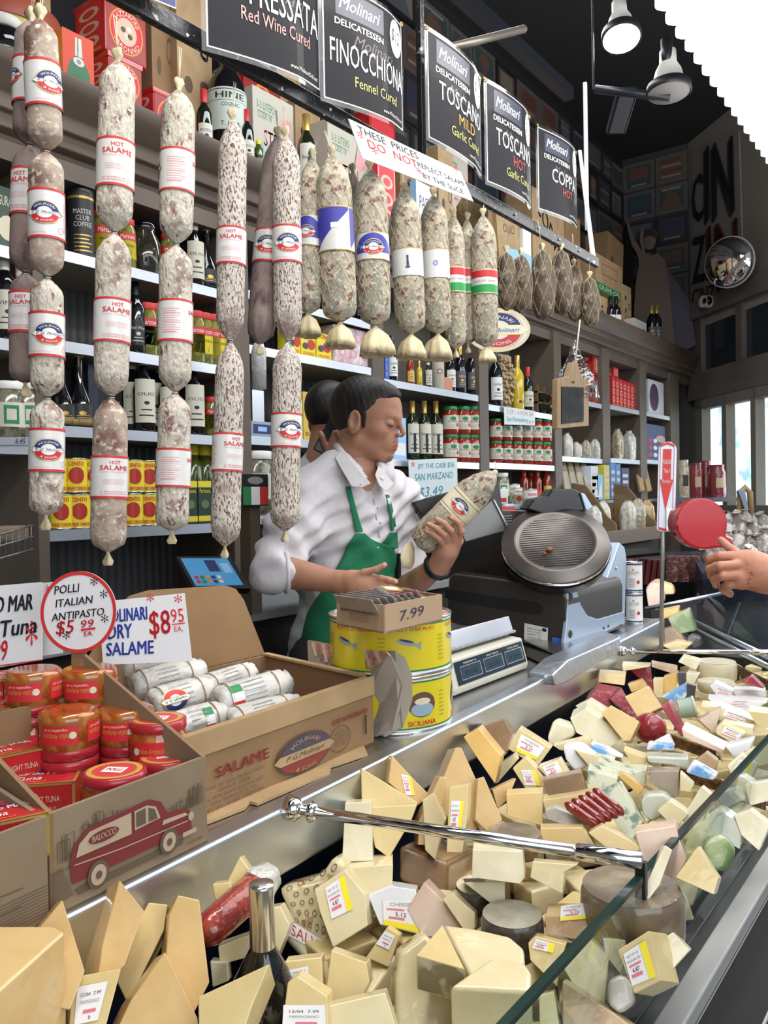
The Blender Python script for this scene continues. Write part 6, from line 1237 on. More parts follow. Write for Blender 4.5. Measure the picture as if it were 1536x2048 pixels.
# --- small box 7.99
ZB = CZ + 2 * H1 + .001; c0,c1,c2 = PZ(674,1250,ZB),PZ(770,1268,ZB),PZ(885,1241,ZB); c3 = c0 + c2 - c1; h = (CAM + ray(771,1210) * (c1 - CAM).dot(Fv)).z - ZB
o = thing('price_box','small tan cardboard box marked 7.99 on top of the anchovy tins','box',(c0 + c2) / 2); m = MB(); inn = (c0 + c2) / 2
bxm = flat('tan_box_card',(.42,.29,.18),.7)
m.prism([c0,c1,c2,c3],(0,0,.003),bxm)
for a_,b_ in ((c0,c1),(c1,c2),(c2,c3),(c3,c0)): wall4(m,a_,b_,ZB,ZB + h,ZB + h,.003,bxm,kraftd,inn - (a_ + b_) / 2)
m.build('box_body',o); e = Vector((0,0,1)); nl = (c1 - c0).cross(e).normalized() * .001; nr = (c2 - c1).cross(e).normalized() * .001
printed(o,'barcode_print',[c0 + nl,c1 + nl,c1 + nl + e * h,c0 + nl + e * h],lambda a: ([a.rect(.1 + .04 * i,.62,.1 + .04 * i + (.012 if i % 3 else .022),.9,brownp,1) for i in range(18)],a.rect(.09,.60,.83,.62,brownp,1),[a.text('SICILIAN ANCHOVY',.5,.5 - .1 * j,.05,brownp,1,w=.4) for j in range(3)]),.0003)
printed(o,'handwritten_price',[c1 + nr,c2 + nr,c2 + nr + e * h,c1 + nr + e * h],lambda a: a.text('7.99',.46,.36,.36,flat('marker_blue',(.03,.03,.07),.5),1,w=.44,shear=.35,rot=.12),.0003)
pk = flat('blister_red',(.35,.07,.06),.2,coat=.7); ps = mat('blister_silver',(.5,.48,.46),.15,metal=.5,coat=.6,bump=(60,.6,.003)); py_ = flat('blister_yellow',(.65,.5,.05),.2,coat=.6)
ex = (c2 - c1).normalized(); ey2 = (c3 - c2).normalized()
for i in range(8):
    f = .08 + .11 * i; b = c0 * (1 - f) + c3 * f + (c1 - c0) * .12 if 0 else c0.lerp(c3,f) + (c1 - c0) * .1; L2 = (c1 - c0) * .8; upv = (e * .75 - ex * .65).normalized() * (.052 if i < 7 else .055)
    b = b + e * (h - .03); oo = thing('anchovy_packet','small clear anchovy packet, %s in the 7.99 box' % (ordn(i,8)),'packet',b,'anchovy packets in the small box')
    MB().prism([b,b + L2,b + L2 + upv,b + upv],ex * .004,ps).build('blister',oo,bevel=.0015); a = Art(); a.rect(.15,.2,.85,.85,pk,1); a.ell(.5,.6,.25,.2,py_,2,rings=1); MB().art(a,quadmap(b + L2,b,b + upv,b + L2 + upv,step=.0004)).build('label',oo)
b = c2 + (c3 - c2) * .15 - ex * .09 + e * (h + .004); oo = thing('anchovy_packet','flat anchovy tray with yellow label lying on top of the small box','packet',b); q = [b - ex * .02,b + ex * .07 - e * .008,b + ex * .07 + ey2 * .05 + e * .004,b - ex * .02 + ey2 * .05 + e * .016]
MB().prism(q,(0,0,-.008),ps).build('tray',oo,bevel=.002); a = Art(); a.rect(.05,.05,.95,.95,pk,1).rect(.05,.55,.6,.95,py_,2).ell(.3,.75,.2,.15,white,3,rings=1); MB().art(a,quadmap(*q,step=.0005)).build('label',oo)
# --- scale
o = thing('weighing_scale','beige electronic weighing scale with dark display and steel platter','scale',PZ(980,1370,CZ)); scm = flat('scale_beige',(.52,.50,.42),.45)
b1,b2 = PZ(905,1398,CZ),PZ(1054,1340,CZ); dd = (b2 - b1).normalized(); nn = Vector((-dd.y,dd.x,0)); hT = .062
def sp(s,n,z): return V2(b1 + (b2 - b1) * s + nn * n,CZ + z)
hT = .074; q = [(0,.004),(-.004,.016),(.012,hT),(.05,hT + .004),(.22,hT + .004),(.22,.004)]
MB().prism([sp(0,n,z) for n,z in q],(b2 - b1),scm).build('housing',o,bevel=.004,seg=3)
aq = [sp(.03,-.006,.03) ,sp(.97,-.006,.03),sp(.97,.0165,.060),sp(.03,.0165,.060)]
aq = [sp(.10,-.0045,.010),sp(.97,-.0045,.010),sp(.97,-.0045,.030),sp(.10,-.0045,.030)]
sc_d = flat('display_dark',(.01,.018,.035),.4,spec=.2); lcd = flat('lcd',(.02,.045,.06),.5,spec=.2)
A1,B1,C1,D1 = sp(.06,-.0030,.022),sp(.97,-.0030,.022),sp(.97,.0100,.070),sp(.06,.0100,.070)
a = Art(); a.rect(0,0,1,.95,sc_d,1)
for j,(x0,x1) in enumerate(((.06,.34),(.38,.66),(.70,.97))): a.rect(x0,.15,x1,.72,steelb,2); a.rect(x0 + .01,.18,x1 - .01,.69,lcd,3); a.text('0.00',(x0 + x1) / 2,.3,.22,flat('lcd_digit',(.004,.012,.02),.4),4,w=.16); a.text(('WEIGHT lb','UNIT PRICE','TOTAL PRICE')[j],(x0 + x1) / 2,.78,.08,offwhite,3,w=.18)
MB().art(a,quadmap(A1,B1,C1,D1,step=.0006)).build('display',o)
a = Art(); a.ell(0,0,.014,.014,yellow,1,rings=1); a.ell(0,0,.010,.010,ink,2,r0=.8,rings=1); k = MB(); k.art(a,quadmap(sp(0,.05,.02) - dd * .001,sp(0,.04,.02) - dd * .001,sp(0,.04,.03) - dd * .001,sp(0,.05,.03) - dd * .001) if 0 else planemap(sp(0,.04,.03) - dd * .0015,-nn,(0,0,1),.0004)); k.build('round_sticker',o)
k = MB(); k.prism([sp(.02,.03,.084),sp(1.02,.03,.084),sp(1.02,.24,.084),sp(.02,.24,.084)],(0,0,.006),steel); k.prism([sp(.05,.03,.09),sp(.98,.03,.09),sp(1.0,.045,.122),sp(.03,.045,.122)],nn * .003,steelb); k.build('platter',o,bevel=.002)
# --- slicer
XS,YS = 2.0,.90; sl = thing('meat_slicer','large dark grey and silver deli meat slicer on the counter','slicer',(2.2,1.05,CZ))
sd = mat('slicer_dark',(.075,.066,.058),.4,metal=.75,bump=(40,.05,.002)); sb_ = mat('slicer_silver',(.40,.48,.60),.38,metal=.5,bump=(20,.08,.003)); sk = mat('slicer_black',(.012,.012,.013),.25)
X = lambda u,v: PX(u,v,XS)
k = MB(); k.prism([X(892,1244),X(1134,1298),X(1134,1200),X(1128,1182),X(1100,1170),X(905,1146),X(896,1156)],(.40,0,0),sd); k.build('housing',sl,bevel=.008,seg=3)
k = MB(); k.prism([PX(u,v,XS - .002) for u,v in ((890,1178),(1072,1206),(1082,1212),(1084,1222),(1078,1228),(1066,1228),(890,1196))],(-.001,0,0),black); k.build('slot',sl)
q = [PX(u,v,XS - .003) for u,v in ((1048,1286),(1095,1292),(1096,1256),(1049,1246))]; k = MB(); a = Art(); a.rect(0,0,1,1,flat('plate_white',(.55,.55,.52),.4),0); [a.text(t,.42,.75 - .15 * i,.07,ink,1,w=.6) for i,t in enumerate(('MODEL NO. 3600','VOLTS 115  HZ 60','AMPS 7.0','MADE IN USA','SERIAL NO.'))]; a.ell(.85,.85,.1,.1,ink,1,rings=1); k.art(a,quadmap(*q)); a = Art(); a.rect(0,0,1,1,blue,0).rect(.1,.3,.9,.4,offwhite,1); k.art(a,quadmap(*[PX(u,v,XS - .003) for u,v in ((1104,1288),(1127,1291),(1127,1278),(1105,1274))])); k.build('rating_plate',sl)
Yq = lambda u,v,y=YS: PY(u,v,y)
k = MB(); k.prism([Yq(u,v,YS + .02) for u,v in ((1210,1255),(1212,1232),(1212,1165),(1240,1084),(1250,1094),(1254,1115),(1250,1250))],(0,.3,0),sb_); k.build('side_housing',sl,bevel=.006,seg=3)
k = MB(); k.prism([Yq(u,v) for u,v in ((1128,1300),(1135,1240),(1135,1185),(1139,1177),(1147,1174),(1154,1182),(1162,1208),(1175,1230),(1195,1238),(1250,1222),(1250,1245),(1226,1258))],(0,.012,0),sb_); k.build('bracket',sl,bevel=.003)
k = MB()
for u,v in ((1142,1193),(1141,1268),(1208,1256),(1217,1252)): r_ = .011 if u < 1200 else .004; k.ball(Yq(u,v,YS - .001),r_,sd if u < 1200 else black,14,sc=(1,.35,1))
for u,v in ((1233,1137),(1230,1203)): k.ball(Yq(u,v,YS + .018),.005,chrome,10,sc=(1,.5,1))
k.build('bolts',sl); a = Art(); a.ell(0,0,.018,.023,steelb,1,r0=.85,rings=1); a.text('Berkel',0,-.004,.009,sd,2,w=.026,shear=.3); k = MB(); k.art(a,planemap(Yq(1233,1170,YS + .017),(1,0,0),(0,0,1))); k.build('badge',sl)
k = MB(); k.ball(Yq(1163,1197,YS + .05),.02,flat('knob_beige',(.45,.38,.30),.4),16,sc=(1.1,1,.8)); k.build('knob',sl)
k = MB(); k.prism([PY(u,v,YS + .07) for u,v in ((1130,1185),(1140,1230),(1200,1245),(1212,1240),(1213,1150),(1180,1170))],(0,.2,0),sd); k.build('motor_cover',sl,bevel=.01,seg=3)
# base table, carriage and back fence
k = MB(); k.prism([PX(u,v,XS + .06) for u,v in ((898,1150),(1130,1178),(1100,1120),(1010,1060),(905,1090))],(.2,0,0),sk); k.build('table',sl,bevel=.004)
k = MB(); k.prism([PT(u,v,2.42) for u,v in ((826,1005),(850,1042),(930,1110),(1010,1070),(1000,965),(985,962))],Vector((.02,.03,0)),sk); k.build('product_table',sl,bevel=.004)
k = MB(); k.prism([PT(u,v,2.40) for u,v in ((920,1060),(935,1092),(1000,1072),(1014,1056),(992,1005),(985,1000))],Vector((.02,.03,.0)),mat('slicer_grey',(.22,.22,.21),.4,metal=.6)); k.prism([PT(u,v,2.39) for u,v in ((985,1000),(990,998),(1022,1060),(1016,1062))],Vector((.03,.03,0)),steelb); k.build('carriage_plate',sl,bevel=.003)
k = MB(); [k.prism([PT(1006 + 0 * i,1032 + i * 5,2.43),PT(1024,1031 + i * 5,2.43),PT(1024,1033 + i * 5,2.43),PT(1006,1034 + i * 5,2.43)],(.004,0,0),grey) for i in range(5)]; k.prism([PT(u,v,2.45) for u,v in ((980,1020),(1075,1022),(1090,1080),(1000,1100))],Vector((.05,.04,0)),sd); k.build('motor_housing',sl,bevel=.008)
dc = PT(1111,1085,2.22); nrm = (-Fv * math.cos(math.radians(47)) + Vector((0,0,1)) * math.sin(math.radians(47)) - R0 * .10).normalized(); dx = (R0 - nrm * R0.dot(nrm)).normalized(); dy = nrm.cross(dx); Md = Matrix(((dx.x,dy.x,nrm.x,dc.x),(dx.y,dy.y,nrm.y,dc.y),(dx.z,dy.z,nrm.z,dc.z),(0,0,0,1))); DR = .144
k = MB(); k.lathe([(DR * .97,-.022),(DR,-.006),(DR * .985,0),(DR * .80,.003),(DR * .78,.008),(DR * .72,.009),(DR * .70,.004),(0,.004)],mat('blade_guard',(.16,.145,.135),.38,metal=.8),72,xf=Md); k.build('blade_guard',sl)
k = MB(); k.lathe([(DR * 1.0,-.014),(DR * 1.02,-.010),(DR * 1.0,-.004)],chrome,72,xf=Md,caps=False); k.build('blade',sl,label='bright thin blade edge')
k = MB(); rg = MATS['blade_guard']
for i in range(22):
    y = -.085 + i * .008; w = math.sqrt(max(0,(DR * .66) ** 2 - y * y)); k.tube([Md @ Vector((-w,y,.0045)),Md @ Vector((w,y,.0045))],.0012,rg,5)
k.build('ribs',sl); k = MB(); k.ball(Md @ Vector((-.02,-.03,.007)),.012,flat('meat_scrap',(.28,.07,.02),.6),10,sc=(1.3,.7,.5)); k.ball(Md @ Vector((-.035,-.042,.006)),.007,MATS['meat_scrap'],10,sc=(1,.7,.5)); k.build('meat_scraps',sl,label='orange brown scrap of meat')
k = MB(); k.lathe([(DR * .97,-.05),(DR * 1.01,-.022)],sk,48,xf=Md); k.build('blade_housing',sl)
k = MB(); k.prism([PT(u,v,2.3) for u,v in ((1052,1018),(1068,998),(1095,992),(1105,978),(1150,978),(1160,985),(1172,1020),(1165,1024),(1130,1022),(1090,1030))],Vector((.07,.06,.0)),sk); k.build('top_cap',sl,bevel=.006,seg=3); k = MB(); k.prism([PT(u,v,2.29) for u,v in ((1161,985),(1170,988),(1186,1014),(1176,1022),(1171,1018))],Vector((.05,.04,0)),sb_); k.build('top_bracket',sl,bevel=.002)
k = MB(); k.lathe([(.016,0),(.014,.03)],flat('foot_cream',(.4,.36,.3),.5),16,c=PX(1120,1312,XS + .02)); k.lathe([(.016,0),(.014,.03)],MATS['foot_cream'],16,c=PX(905,1262,XS + .03)); k.build('foot',sl)
tr_ = thing('drip_tray','steel tray under the slicer with its edge overhanging the counter','tray',PZ(1150,1340,CZ + .01))
e1 = [PZ(u,v,CZ + .022) for u,v in ((1004,1262),(1137,1318),(1240,1272),(1130,1238))]; k = MB(); k.prism(e1,(0,0,-.005),steel); k.prism([PZ(1004,1290,CZ + .005),PZ(1106,1338,CZ + .005),PX(1134,1320,e1[1].x),PX(1010,1276,e1[0].x)],(.01,0,0),sd); k.build('tray_pan',tr_,bevel=.002)
k = MB(); YT = PZ(1120,1372,CZ - .02).y; k.prism([PY(u,v,YT) for u,v in ((1106,1350),(1112,1372),(1134,1365),(1240,1302),(1242,1274),(1137,1320))],(0,.06,0),mat('hammered_steel',(.60,.64,.70),.3,metal=.9,bump=(50,.6,.004))); k.build('front_skirt',tr_,bevel=.004)
# --- stacked cans at the counter end
p = PZ(1269,1246,CZ); rr_ = 16.5 / FPX * (p - CAM).dot(Fv)
for i in range(2): K['wcan'].put(p + Vector((0,0,.0965 * i)),('lower','upper')[i] + ' of two white labelled cans stacked at the counter end',None,facerz(p,1),sc=(rr_ / .03,rr_ / .03,.96))
# --- tablet on the back counter
o = thing('tablet','black tablet with a blue screen propped on the back counter','tablet',PY(420,1150,2.05)); q = [PT(u,v,t) for u,v,t in ((388,1178,2.45),(502,1176,2.45),(462,1112,2.6),(352,1112,2.6))]
MB().prism(q,Vector((.01,.02,-.02)),black).build('tablet_body',o,bevel=.003); a = Art(); a.rect(.06,.08,.9,.92,flat('screen_blue',(.05,.22,.42),.2,emit=.35),1)
for i in range(10): a.rect(.12 + .1 * (i % 5),.15 + .13 * (i // 5),.19 + .1 * (i % 5),.24 + .13 * (i // 5),(red,greenp,orange,navy,cream)[i % 5],2)
a.rect(.45,.5,.65,.85,navy,2).rect(.7,.45,.85,.75,lblue,2); MB().art(a,quadmap(*q,step=.001)).build('screen',o)
# ================================================================ cheeses in the case
def chm(n,c,c2,sc=18,lo=.45,hi=.65,**k): return mat('cheese_' + n,c,.42,coat=.7,noise=[(sc,c2,lo,hi)],bump=(26,.45,.004))
CM = dict(p=chm('parmesan',(.64,.44,.20),(.60,.40,.165),22),y=chm('pale_yellow',(.66,.52,.25),(.62,.47,.21)),c=chm('cream',(.70,.60,.36),(.65,.54,.30)),w=chm('white',(.72,.66,.47),(.64,.57,.38)),
  o=chm('golden',(.66,.42,.12),(.60,.36,.09)),s=chm('swiss',(.68,.50,.22),(.64,.45,.18)),g=chm('blue_veined',(.60,.60,.44),(.16,.24,.19),42,.53,.62),gr=chm('grey_rind',(.34,.32,.25),(.20,.18,.13),20),
  br=chm('brown_rind',(.28,.16,.07),(.18,.10,.04),14),dk=chm('dark_rind',(.05,.035,.035),(.14,.12,.11),26,.5,.64),rd=chm('red_wax',(.24,.006,.018),(.32,.02,.035),20),tn=chm('tan_rind',(.48,.33,.18),(.36,.22,.11),16),
  mo=chm('mould_rind',(.20,.17,.09),(.50,.46,.34),40,.48,.6),mb=chm('mottled_brown',(.14,.10,.06),(.30,.24,.17),12,.42,.62),pk=chm('pink_rind',(.58,.38,.30),(.66,.52,.40),12),gw=chm('grey_wrap',(.36,.38,.30),(.46,.47,.38),10),bl=chm('blue_white_wrap',(.60,.64,.68),(.10,.28,.55),16,.54,.6),
  pp=chm('paper_wrap',(.52,.49,.44),(.34,.31,.27),20,.48,.6),gn=chm('green_leaf',(.12,.20,.05),(.30,.34,.16),24,.45,.6),bk=chm('black_wrap',(.02,.02,.022),(.04,.04,.04)),lp=chm('print_paper',(.60,.50,.28),(.40,.24,.10),46,.58,.62),wt=chm('white_paper',(.76,.76,.76),(.70,.70,.72)))
yst = flat('price_yellow',(.85,.70,.02),.45); wst = flat('sticker_white',(.78,.76,.76),.4); hotp = flat('sticker_pink',(.70,.16,.22),.5)
def autoT(u,v,zs=.955):
    d = ray(u,v); t = (zs - CH) / d.z; x = (CAM + d * t).x; return min(t,(CYL(x) - .055) / d.y)
cnt = [0]
def ch(nm,mode,m,poly,ext,label,st=None,ms=None,T=None,k=.5,zs=.955,bev=.0013,cat='cheese',kb=None):
    """poly in photo pixels; F: face towards the camera leaning back, ext=(du,dv,dt); H: level top, ext = thickness"""
    uc = sum(p[0] for p in poly) / len(poly); vc = sum(p[1] for p in poly) / len(poly); t0 = T or autoT(uc,vc,zs); d_ = ray(uc,vc); t0 = t0 if t0 > 2 else min(t0,(CYL((CAM + d_ * t0).x) - .05) / d_.y)
    sf = 1.0
    if mode == 'F':
        fn = lambda u,v,d=0: PT(u,v,t0 * (1 + k * (vc - v) / FPX) - d)
        front = [fn(u,v) for u,v in poly]; du,dv,dt = ext; back = [PT(u + du,v + dv,t0 * (1 + k * (vc - v) / FPX) + dt) for u,v in poly]
    else:
        z = PT(uc,vc,t0).z; fn = lambda u,v,d=0: PZ(u,v,z + d); front = [fn(u,v) for u,v in poly]; back = [p - Vector((0,0,ext)) for p in front]
    A = front[0].copy(); o = thing(nm,label,cat,A); kk = MB(); kk.prism(front,back,CM[m],CM[ms or m],CM[ms or m])
    kk.build('cheese_body' if cat == 'cheese' else 'body',o,bevel=bev,seg=2)
    if st:
        q,kind = st[0],st[1]; Q = [fn(u,v,.0012 if mode == 'F' else .0012) for u,v in q]     # q: bl, br, tr, tl
        a = Art(); a.rect(0,0,1,1,wst,0,1) if kind != 'r' else [a.ell(.1 + .2 * i + .1 * (j % 2),.1 + .2 * j,.055,.055,brownp,1,r0=.7,rings=1,n=14) for i in range(5) for j in range(5)]
        if kind == 'y':
            a.rect(.72,0,1,1,yst,1); a.text('NET WT LB',.35,.8,.08,grey,1,w=.5); a.text('MOLINARI DELI',.35,.65,.08,grey,1,w=.6); a.rect(.1,.52,.6,.58,hotp,1); a.rect(.1,.2,.55,.3,hotp,1); a.text('4.87',.33,.34,.13,ink,2,w=.3)
        elif kind == 'b':
            a.rect(0,0,1,.22,yst,1); a.text('CHEESE',.5,.78,.12,grey,1,w=.6); a.rect(.1,.62,.6,.68,hotp,1); a.rect(.15,.3,.6,.38,hotp,1); a.text('5.12',.5,.42,.14,ink,2,w=.3)
        elif kind == 'l':
            a.text('KRINOS',.5,.72,.14,navy,1,w=.7,bold=.02); a.rect(.1,.2,.9,.3,hotp,1); a.text('BRIE',.5,.42,.16,orange,1,w=.5)
        elif kind == 'R': a.text('SALVA',.5,.15,.7,red,1,w=.9)
        elif kind == 'p': a.text('12/04  7.99',.5,.7,.1,ink,1,w=.7); a.text('PARMIGIANO',.5,.5,.1,grey,1,w=.7); a.rect(.3,.25,.8,.34,hotp,1); a.text('lb',.6,.08,.1,ink,1)
        MB().art(a,quadmap(*Q,step=.0004)).build('price_sticker',o)
    return o
W_,B_ = 'cheese_wedge','cheese_block'
# nearest, lower left
ch(W_,'H','p',[(-90,1851),(107,1851),(130,1863),(-90,2060)],.09,'big parmesan slab filling the lower left corner',T=.70,bev=.003)
ch(W_,'F','p',[(60,1878),(125,1799),(170,1942),(140,2020),(70,2010)],(-16,6,.04),'pointed parmesan wedge behind the corner slab',T=.90)
ch(W_,'F','p',[(239,1759),(289,1821),(250,1930),(190,1990),(205,1890)],(-34,22,.03),'tall parmesan wedge whose tip overlaps the counter edge',T=.92)
ch(W_,'F','y',[(297,1805),(335,1809),(328,1860),(256,2010),(232,1960),(262,1870)],(8,6,.04),'narrow upright parmesan slice beside the tallest wedge',T=.86)
ch(W_,'F','p',[(356,1790),(399,1800),(419,1965),(386,2030),(330,1935),(338,1830)],(-10,4,.04),'blunt topped parmesan wedge left of the red salami',T=.80)
ch(W_,'F','y',[(143,1954),(243,1936),(205,2080),(138,2080)],(-26,30,.03),'labelled parmesan wedge at the bottom left',([(148,2050),(196,2040),(216,1962),(155,1974)],'p'),T=.74)
ch(W_,'F','p',[(330,1903),(395,2035),(404,2100),(215,2100),(262,2000)],(-20,12,.04),'pointed parmesan wedge at the bottom edge, left of centre',T=.74)
ch(W_,'F','y',[(396,1993),(540,1926),(505,2010),(478,2090),(398,2090)],(12,42,.02),'pale parmesan triangle beside the black bottle at the bottom',T=.72)
ch(W_,'F','y',[(575,1965),(595,1952),(655,1993),(657,2090),(560,2090)],(10,-14,.04),'parmesan piece with a white label at the bottom edge',([(564,2062),(652,2062),(650,2010),(567,2010)],'p'),T=.75)
ch(B_,'F','y',[(570,1922),(643,1914),(647,1990),(572,1990)],(6,-10,.03),'cheese block with striped label right of the black bottle',([(578,1970),(618,1962),(616,1932),(578,1940)],'p'),T=.84)
ch(B_,'F','y',[(662,1900),(733,1925),(739,1965),(710,2022),(650,1995)],(8,-8,.05),'plain golden cheese piece between two labelled ones at the bottom',T=.84)
ch(B_,'F','c',[(620,2020),(770,1985),(800,2080),(600,2080)],(4,-10,.05),'pale cheese slab peeking up at the bottom edge',T=.76)
ch(B_,'F','w',[(420,1922),(455,1925),(458,1962),(425,1975)],(6,-8,.03),'small white cheese block left of the black bottle',T=.92)
ch(B_,'F','c',[(436,1893),(505,1868),(512,1910),(440,1930)],(4,-10,.05),'white cheese slab under the red salami',T=.95)
ch(W_,'F','y',[(455,1762),(480,1712),(503,1745),(490,1790)],(8,-3,.03),'small upright cheese wedge behind the red salami')
ch(B_,'F','y',[(425,1768),(460,1764),(470,1800),(430,1800)],(6,-6,.03),'small cheese corner behind the upper end of the red salami')
ch(B_,'F','c',[(500,1822),(560,1812),(580,1850),(550,1925),(505,1900)],(10,-8,.04),'pale slab behind the black bottle neck',T=1.0)
ch('provolone_pack','F','lp',[(552,1775),(640,1752),(668,1708),(690,1728),(700,1800),(650,1900),(585,1850)],(24,-14,.06),'cream print-paper wrapped cheese with small brown rings',([(590,1845),(650,1880),(682,1715),(565,1775)],'r'),T=1.12,bev=.012)
ch('red_letter_pack','F','w',[(572,1832),(660,1892),(700,1925),(640,1960),(568,1880)],(10,-10,.05),'wrapped cheese with bold red letters under the ring print one',([(578,1872),(652,1912),(658,1888),(580,1840)],'R'),T=1.03,bev=.008)
ch(B_,'F','c',[(628,1779),(688,1739),(731,1790),(735,1852),(666,1895),(640,1825)],(12,-6,.05),'wrapped upright slab with yellow striped label, centre left',([(663,1838),(706,1818),(688,1750),(650,1776)],'y'),T=1.02)
ch(B_,'F','c',[(695,1736),(786,1728),(785,1768),(730,1790)],(0,-22,.06),'round edged cheese piece with brown and red rind',ms='c')
ch(B_,'F','w',[(690,1605),(742,1603),(746,1722),(684,1724)],(4,-6,.05),'tall pale rectangular slab under the near chrome rod',T=1.2)
ch(W_,'F','y',[(722,1615),(834,1610),(822,1642),(778,1716),(750,1695),(741,1650)],(4,-8,.06),'golden slab pointing down, crossed by the near chrome rod',T=1.16)
ch(W_,'F','y',[(722,1536),(836,1606),(830,1620),(724,1614)],(-4,-4,.05),'sharp triangular parmesan wedge below the steel counter edge',T=1.24)
ch(W_,'F','p',[(783,1510),(834,1565),(860,1590),(835,1612),(777,1565)],(-10,2,.03),'parmesan wedge with yellow striped label leaning right',([(812,1590),(830,1590),(822,1552),(802,1548)],'y'),T=1.28)
ch(W_,'F','p',[(838,1640),(880,1553),(894,1555),(872,1690),(836,1690)],(-10,-2,.04),'slim parmesan wedge left of the tallest middle wedge',T=1.2)
ch(W_,'F','p',[(911,1495),(923,1495),(948,1549),(982,1632),(930,1680),(868,1600)],(-16,4,.05),'tallest parmesan wedge in the middle of the case',T=1.26)
ch(B_,'F','y',[(898,1575),(937,1569),(937,1610),(925,1705),(893,1705)],(6,-4,.04),'upright parmesan stick with yellow edged label, behind the rod',([(899,1665),(921,1665),(928,1602),(903,1602)],'y'),T=1.12)
ch(W_,'F','p',[(955,1557),(968,1553),(1005,1640),(975,1665),(950,1640)],(-8,2,.04),'narrow parmesan wedge leaning right of the labelled stick',T=1.22)
ch(W_,'F','p',[(985,1580),(1033,1557),(1015,1600),(995,1618)],(-6,-2,.03),'small parmesan wedge pointing right beside the labelled blocks')
ch(W_,'F','c',[(845,1600),(868,1585),(890,1640),(870,1720),(850,1700)],(4,-4,.04),'thin wrapped slice standing behind the chrome rod',T=1.18)
ch('round_cheese','F','br',[(797,1692),(895,1726),(892,1800),(797,1762)],(58,-28,.10),'large half wheel with brown rind and tan top',ms='tn',T=1.16,bev=.006)
ch(B_,'F','wt',[(735,1790),(783,1772),(832,1780),(842,1870),(760,1850)],(4,-10,.04),'white papered block with a yellow band, centre',([(768,1850),(838,1866),(836,1800),(765,1800)],'b'),T=1.05)
ch(B_,'F','y',[(732,1915),(775,1853),(800,1870),(778,1935)],(6,-4,.04),'small cheese stick with white label and dark red base',([(752,1888),(778,1900),(790,1872),(770,1862)],'p'),T=.98)
ch(B_,'F','pk',[(814,1818),(848,1764),(935,1855),(920,1868),(845,1875)],(10,-8,.04),'wrapped slab with pink and green printed edge, centre',T=1.04)
ch(W_,'F','c',[(885,1799),(903,1784),(950,1826),(950,1858),(930,1864)],(8,-6,.04),'plain pale wedge just right of the pink printed slab',T=1.03)
ch('round_cheese','F','c',[(790,1960),(798,1905),(850,1866),(905,1935),(905,2090),(790,2090)],(-6,-8,.08),'big cut wheel with speckled green rind at the bottom',ms='mo',T=.86,bev=.006)
ch(W_,'H','y',[(832,1910),(885,1848),(930,1938)],.035,'triangular wedge with dark mouldy rind lying on the cut wheel',ms='mo',T=.84)
ch(W_,'H','c',[(886,1848),(950,1856),(1020,1872),(1048,1896),(1050,1925),(940,1950)],.05,'broad pale quarter wheel behind the two front pieces',T=.88,bev=.004)
ch(B_,'H','c',[(898,1972),(985,1912),(1050,1922),(1064,1945),(1062,1982)],.08,'big smooth pale block at the bottom centre beside the glass edge',T=.80,bev=.005)
ch(B_,'F','w',[(945,1698),(1045,1703),(1050,1755),(1040,1768),(943,1755)],(2,-14,.04),'white block with yellow band lying on the dark rind cheese',T=1.04)
ch(B_,'F','w',[(928,1765),(1010,1762),(1010,1805),(985,1810)],(-4,-8,.04),'white quarter wheel with black striped rind under the white block',ms='dk',T=1.05)
def wheel(label,u,v,rx,hpx,top,side,T=None,bev=.004,tilt=0,r0=0):
    t = T or autoT(u,v); c = PT(u,v,t); r = rx / FPX * t; h = hpx / FPX * t; o = thing('round_cheese',label,'cheese',c - Vector((0,0,h)))
    b = .12 * h + .002; MB().lathe([(r * .93,-h),(r,-h * .85),(r * 1.01,-h * .5),(r,-b),(r * .96,-b * .25),(r * .94,0)],CM[side],48,c=c,wob=lambda a,z: 1 + .015 * math.sin(3 * a + u)).build('rind',o)
    MB().lathe([(0,.0006),(r * .945,.0006)],CM[top],48,c=c,caps=False).build('top_face',o); return o
wheel('black rind wheel with grey mottled top, centre right',1024,1828,62,62,'gr','dk',T=1.0)
wheel('black rind wheel partly hidden behind the white block',960,1770,50,60,'w','dk',T=1.09)
wheel('big mottled brown wrapped wheel seen through the glass',1262,1772,100,110,'mb','mb',T=.99)
wheel('dark brown wrinkled wheel below the triangular golden block',1030,1665,54,40,'mb','br',T=1.17)
wheel('large round whitish cheese with stamped dots at the far end',1433,1322,38,36,'w','w')
wheel('rounded white cheese under the stamped one',1432,1362,36,20,'w','w')
ch(B_,'F','s',[(1012,1588),(1085,1584),(1085,1652),(1015,1632)],(2,-10,.05),'triangular golden block with dark base on the brown wheel')
ch(B_,'F','s',[(1081,1656),(1165,1655),(1176,1672),(1172,1702),(1078,1692)],(0,-9,.05),'golden block right behind the near rod')
ch(W_,'F','y',[(1176,1666),(1202,1651),(1297,1700),(1228,1708)],(2,-6,.04),'long pale wedge just above the rod sleeve',T=1.06)
ch(B_,'F','c',[(1065,1722),(1155,1730),(1129,1745),(1125,1788),(1060,1755)],(4,-6,.05),'pale block under the chrome rod, beside the black wheel',T=1.02)
ch(W_,'F','w',[(1275,1800),(1330,1690),(1345,1700),(1320,1770),(1290,1810)],(-6,0,.03),'upright clear-wrapped wedge standing on the mottled wheel',T=.97)
ch(B_,'F','tn',[(1090,1832),(1183,1832),(1210,1858),(1208,1890),(1092,1868)],(6,-26,.05),'tan block with white and yellow label on top',([(1120,1842),(1185,1836),(1168,1806),(1122,1812)],'b'),T=.97,ms='y')
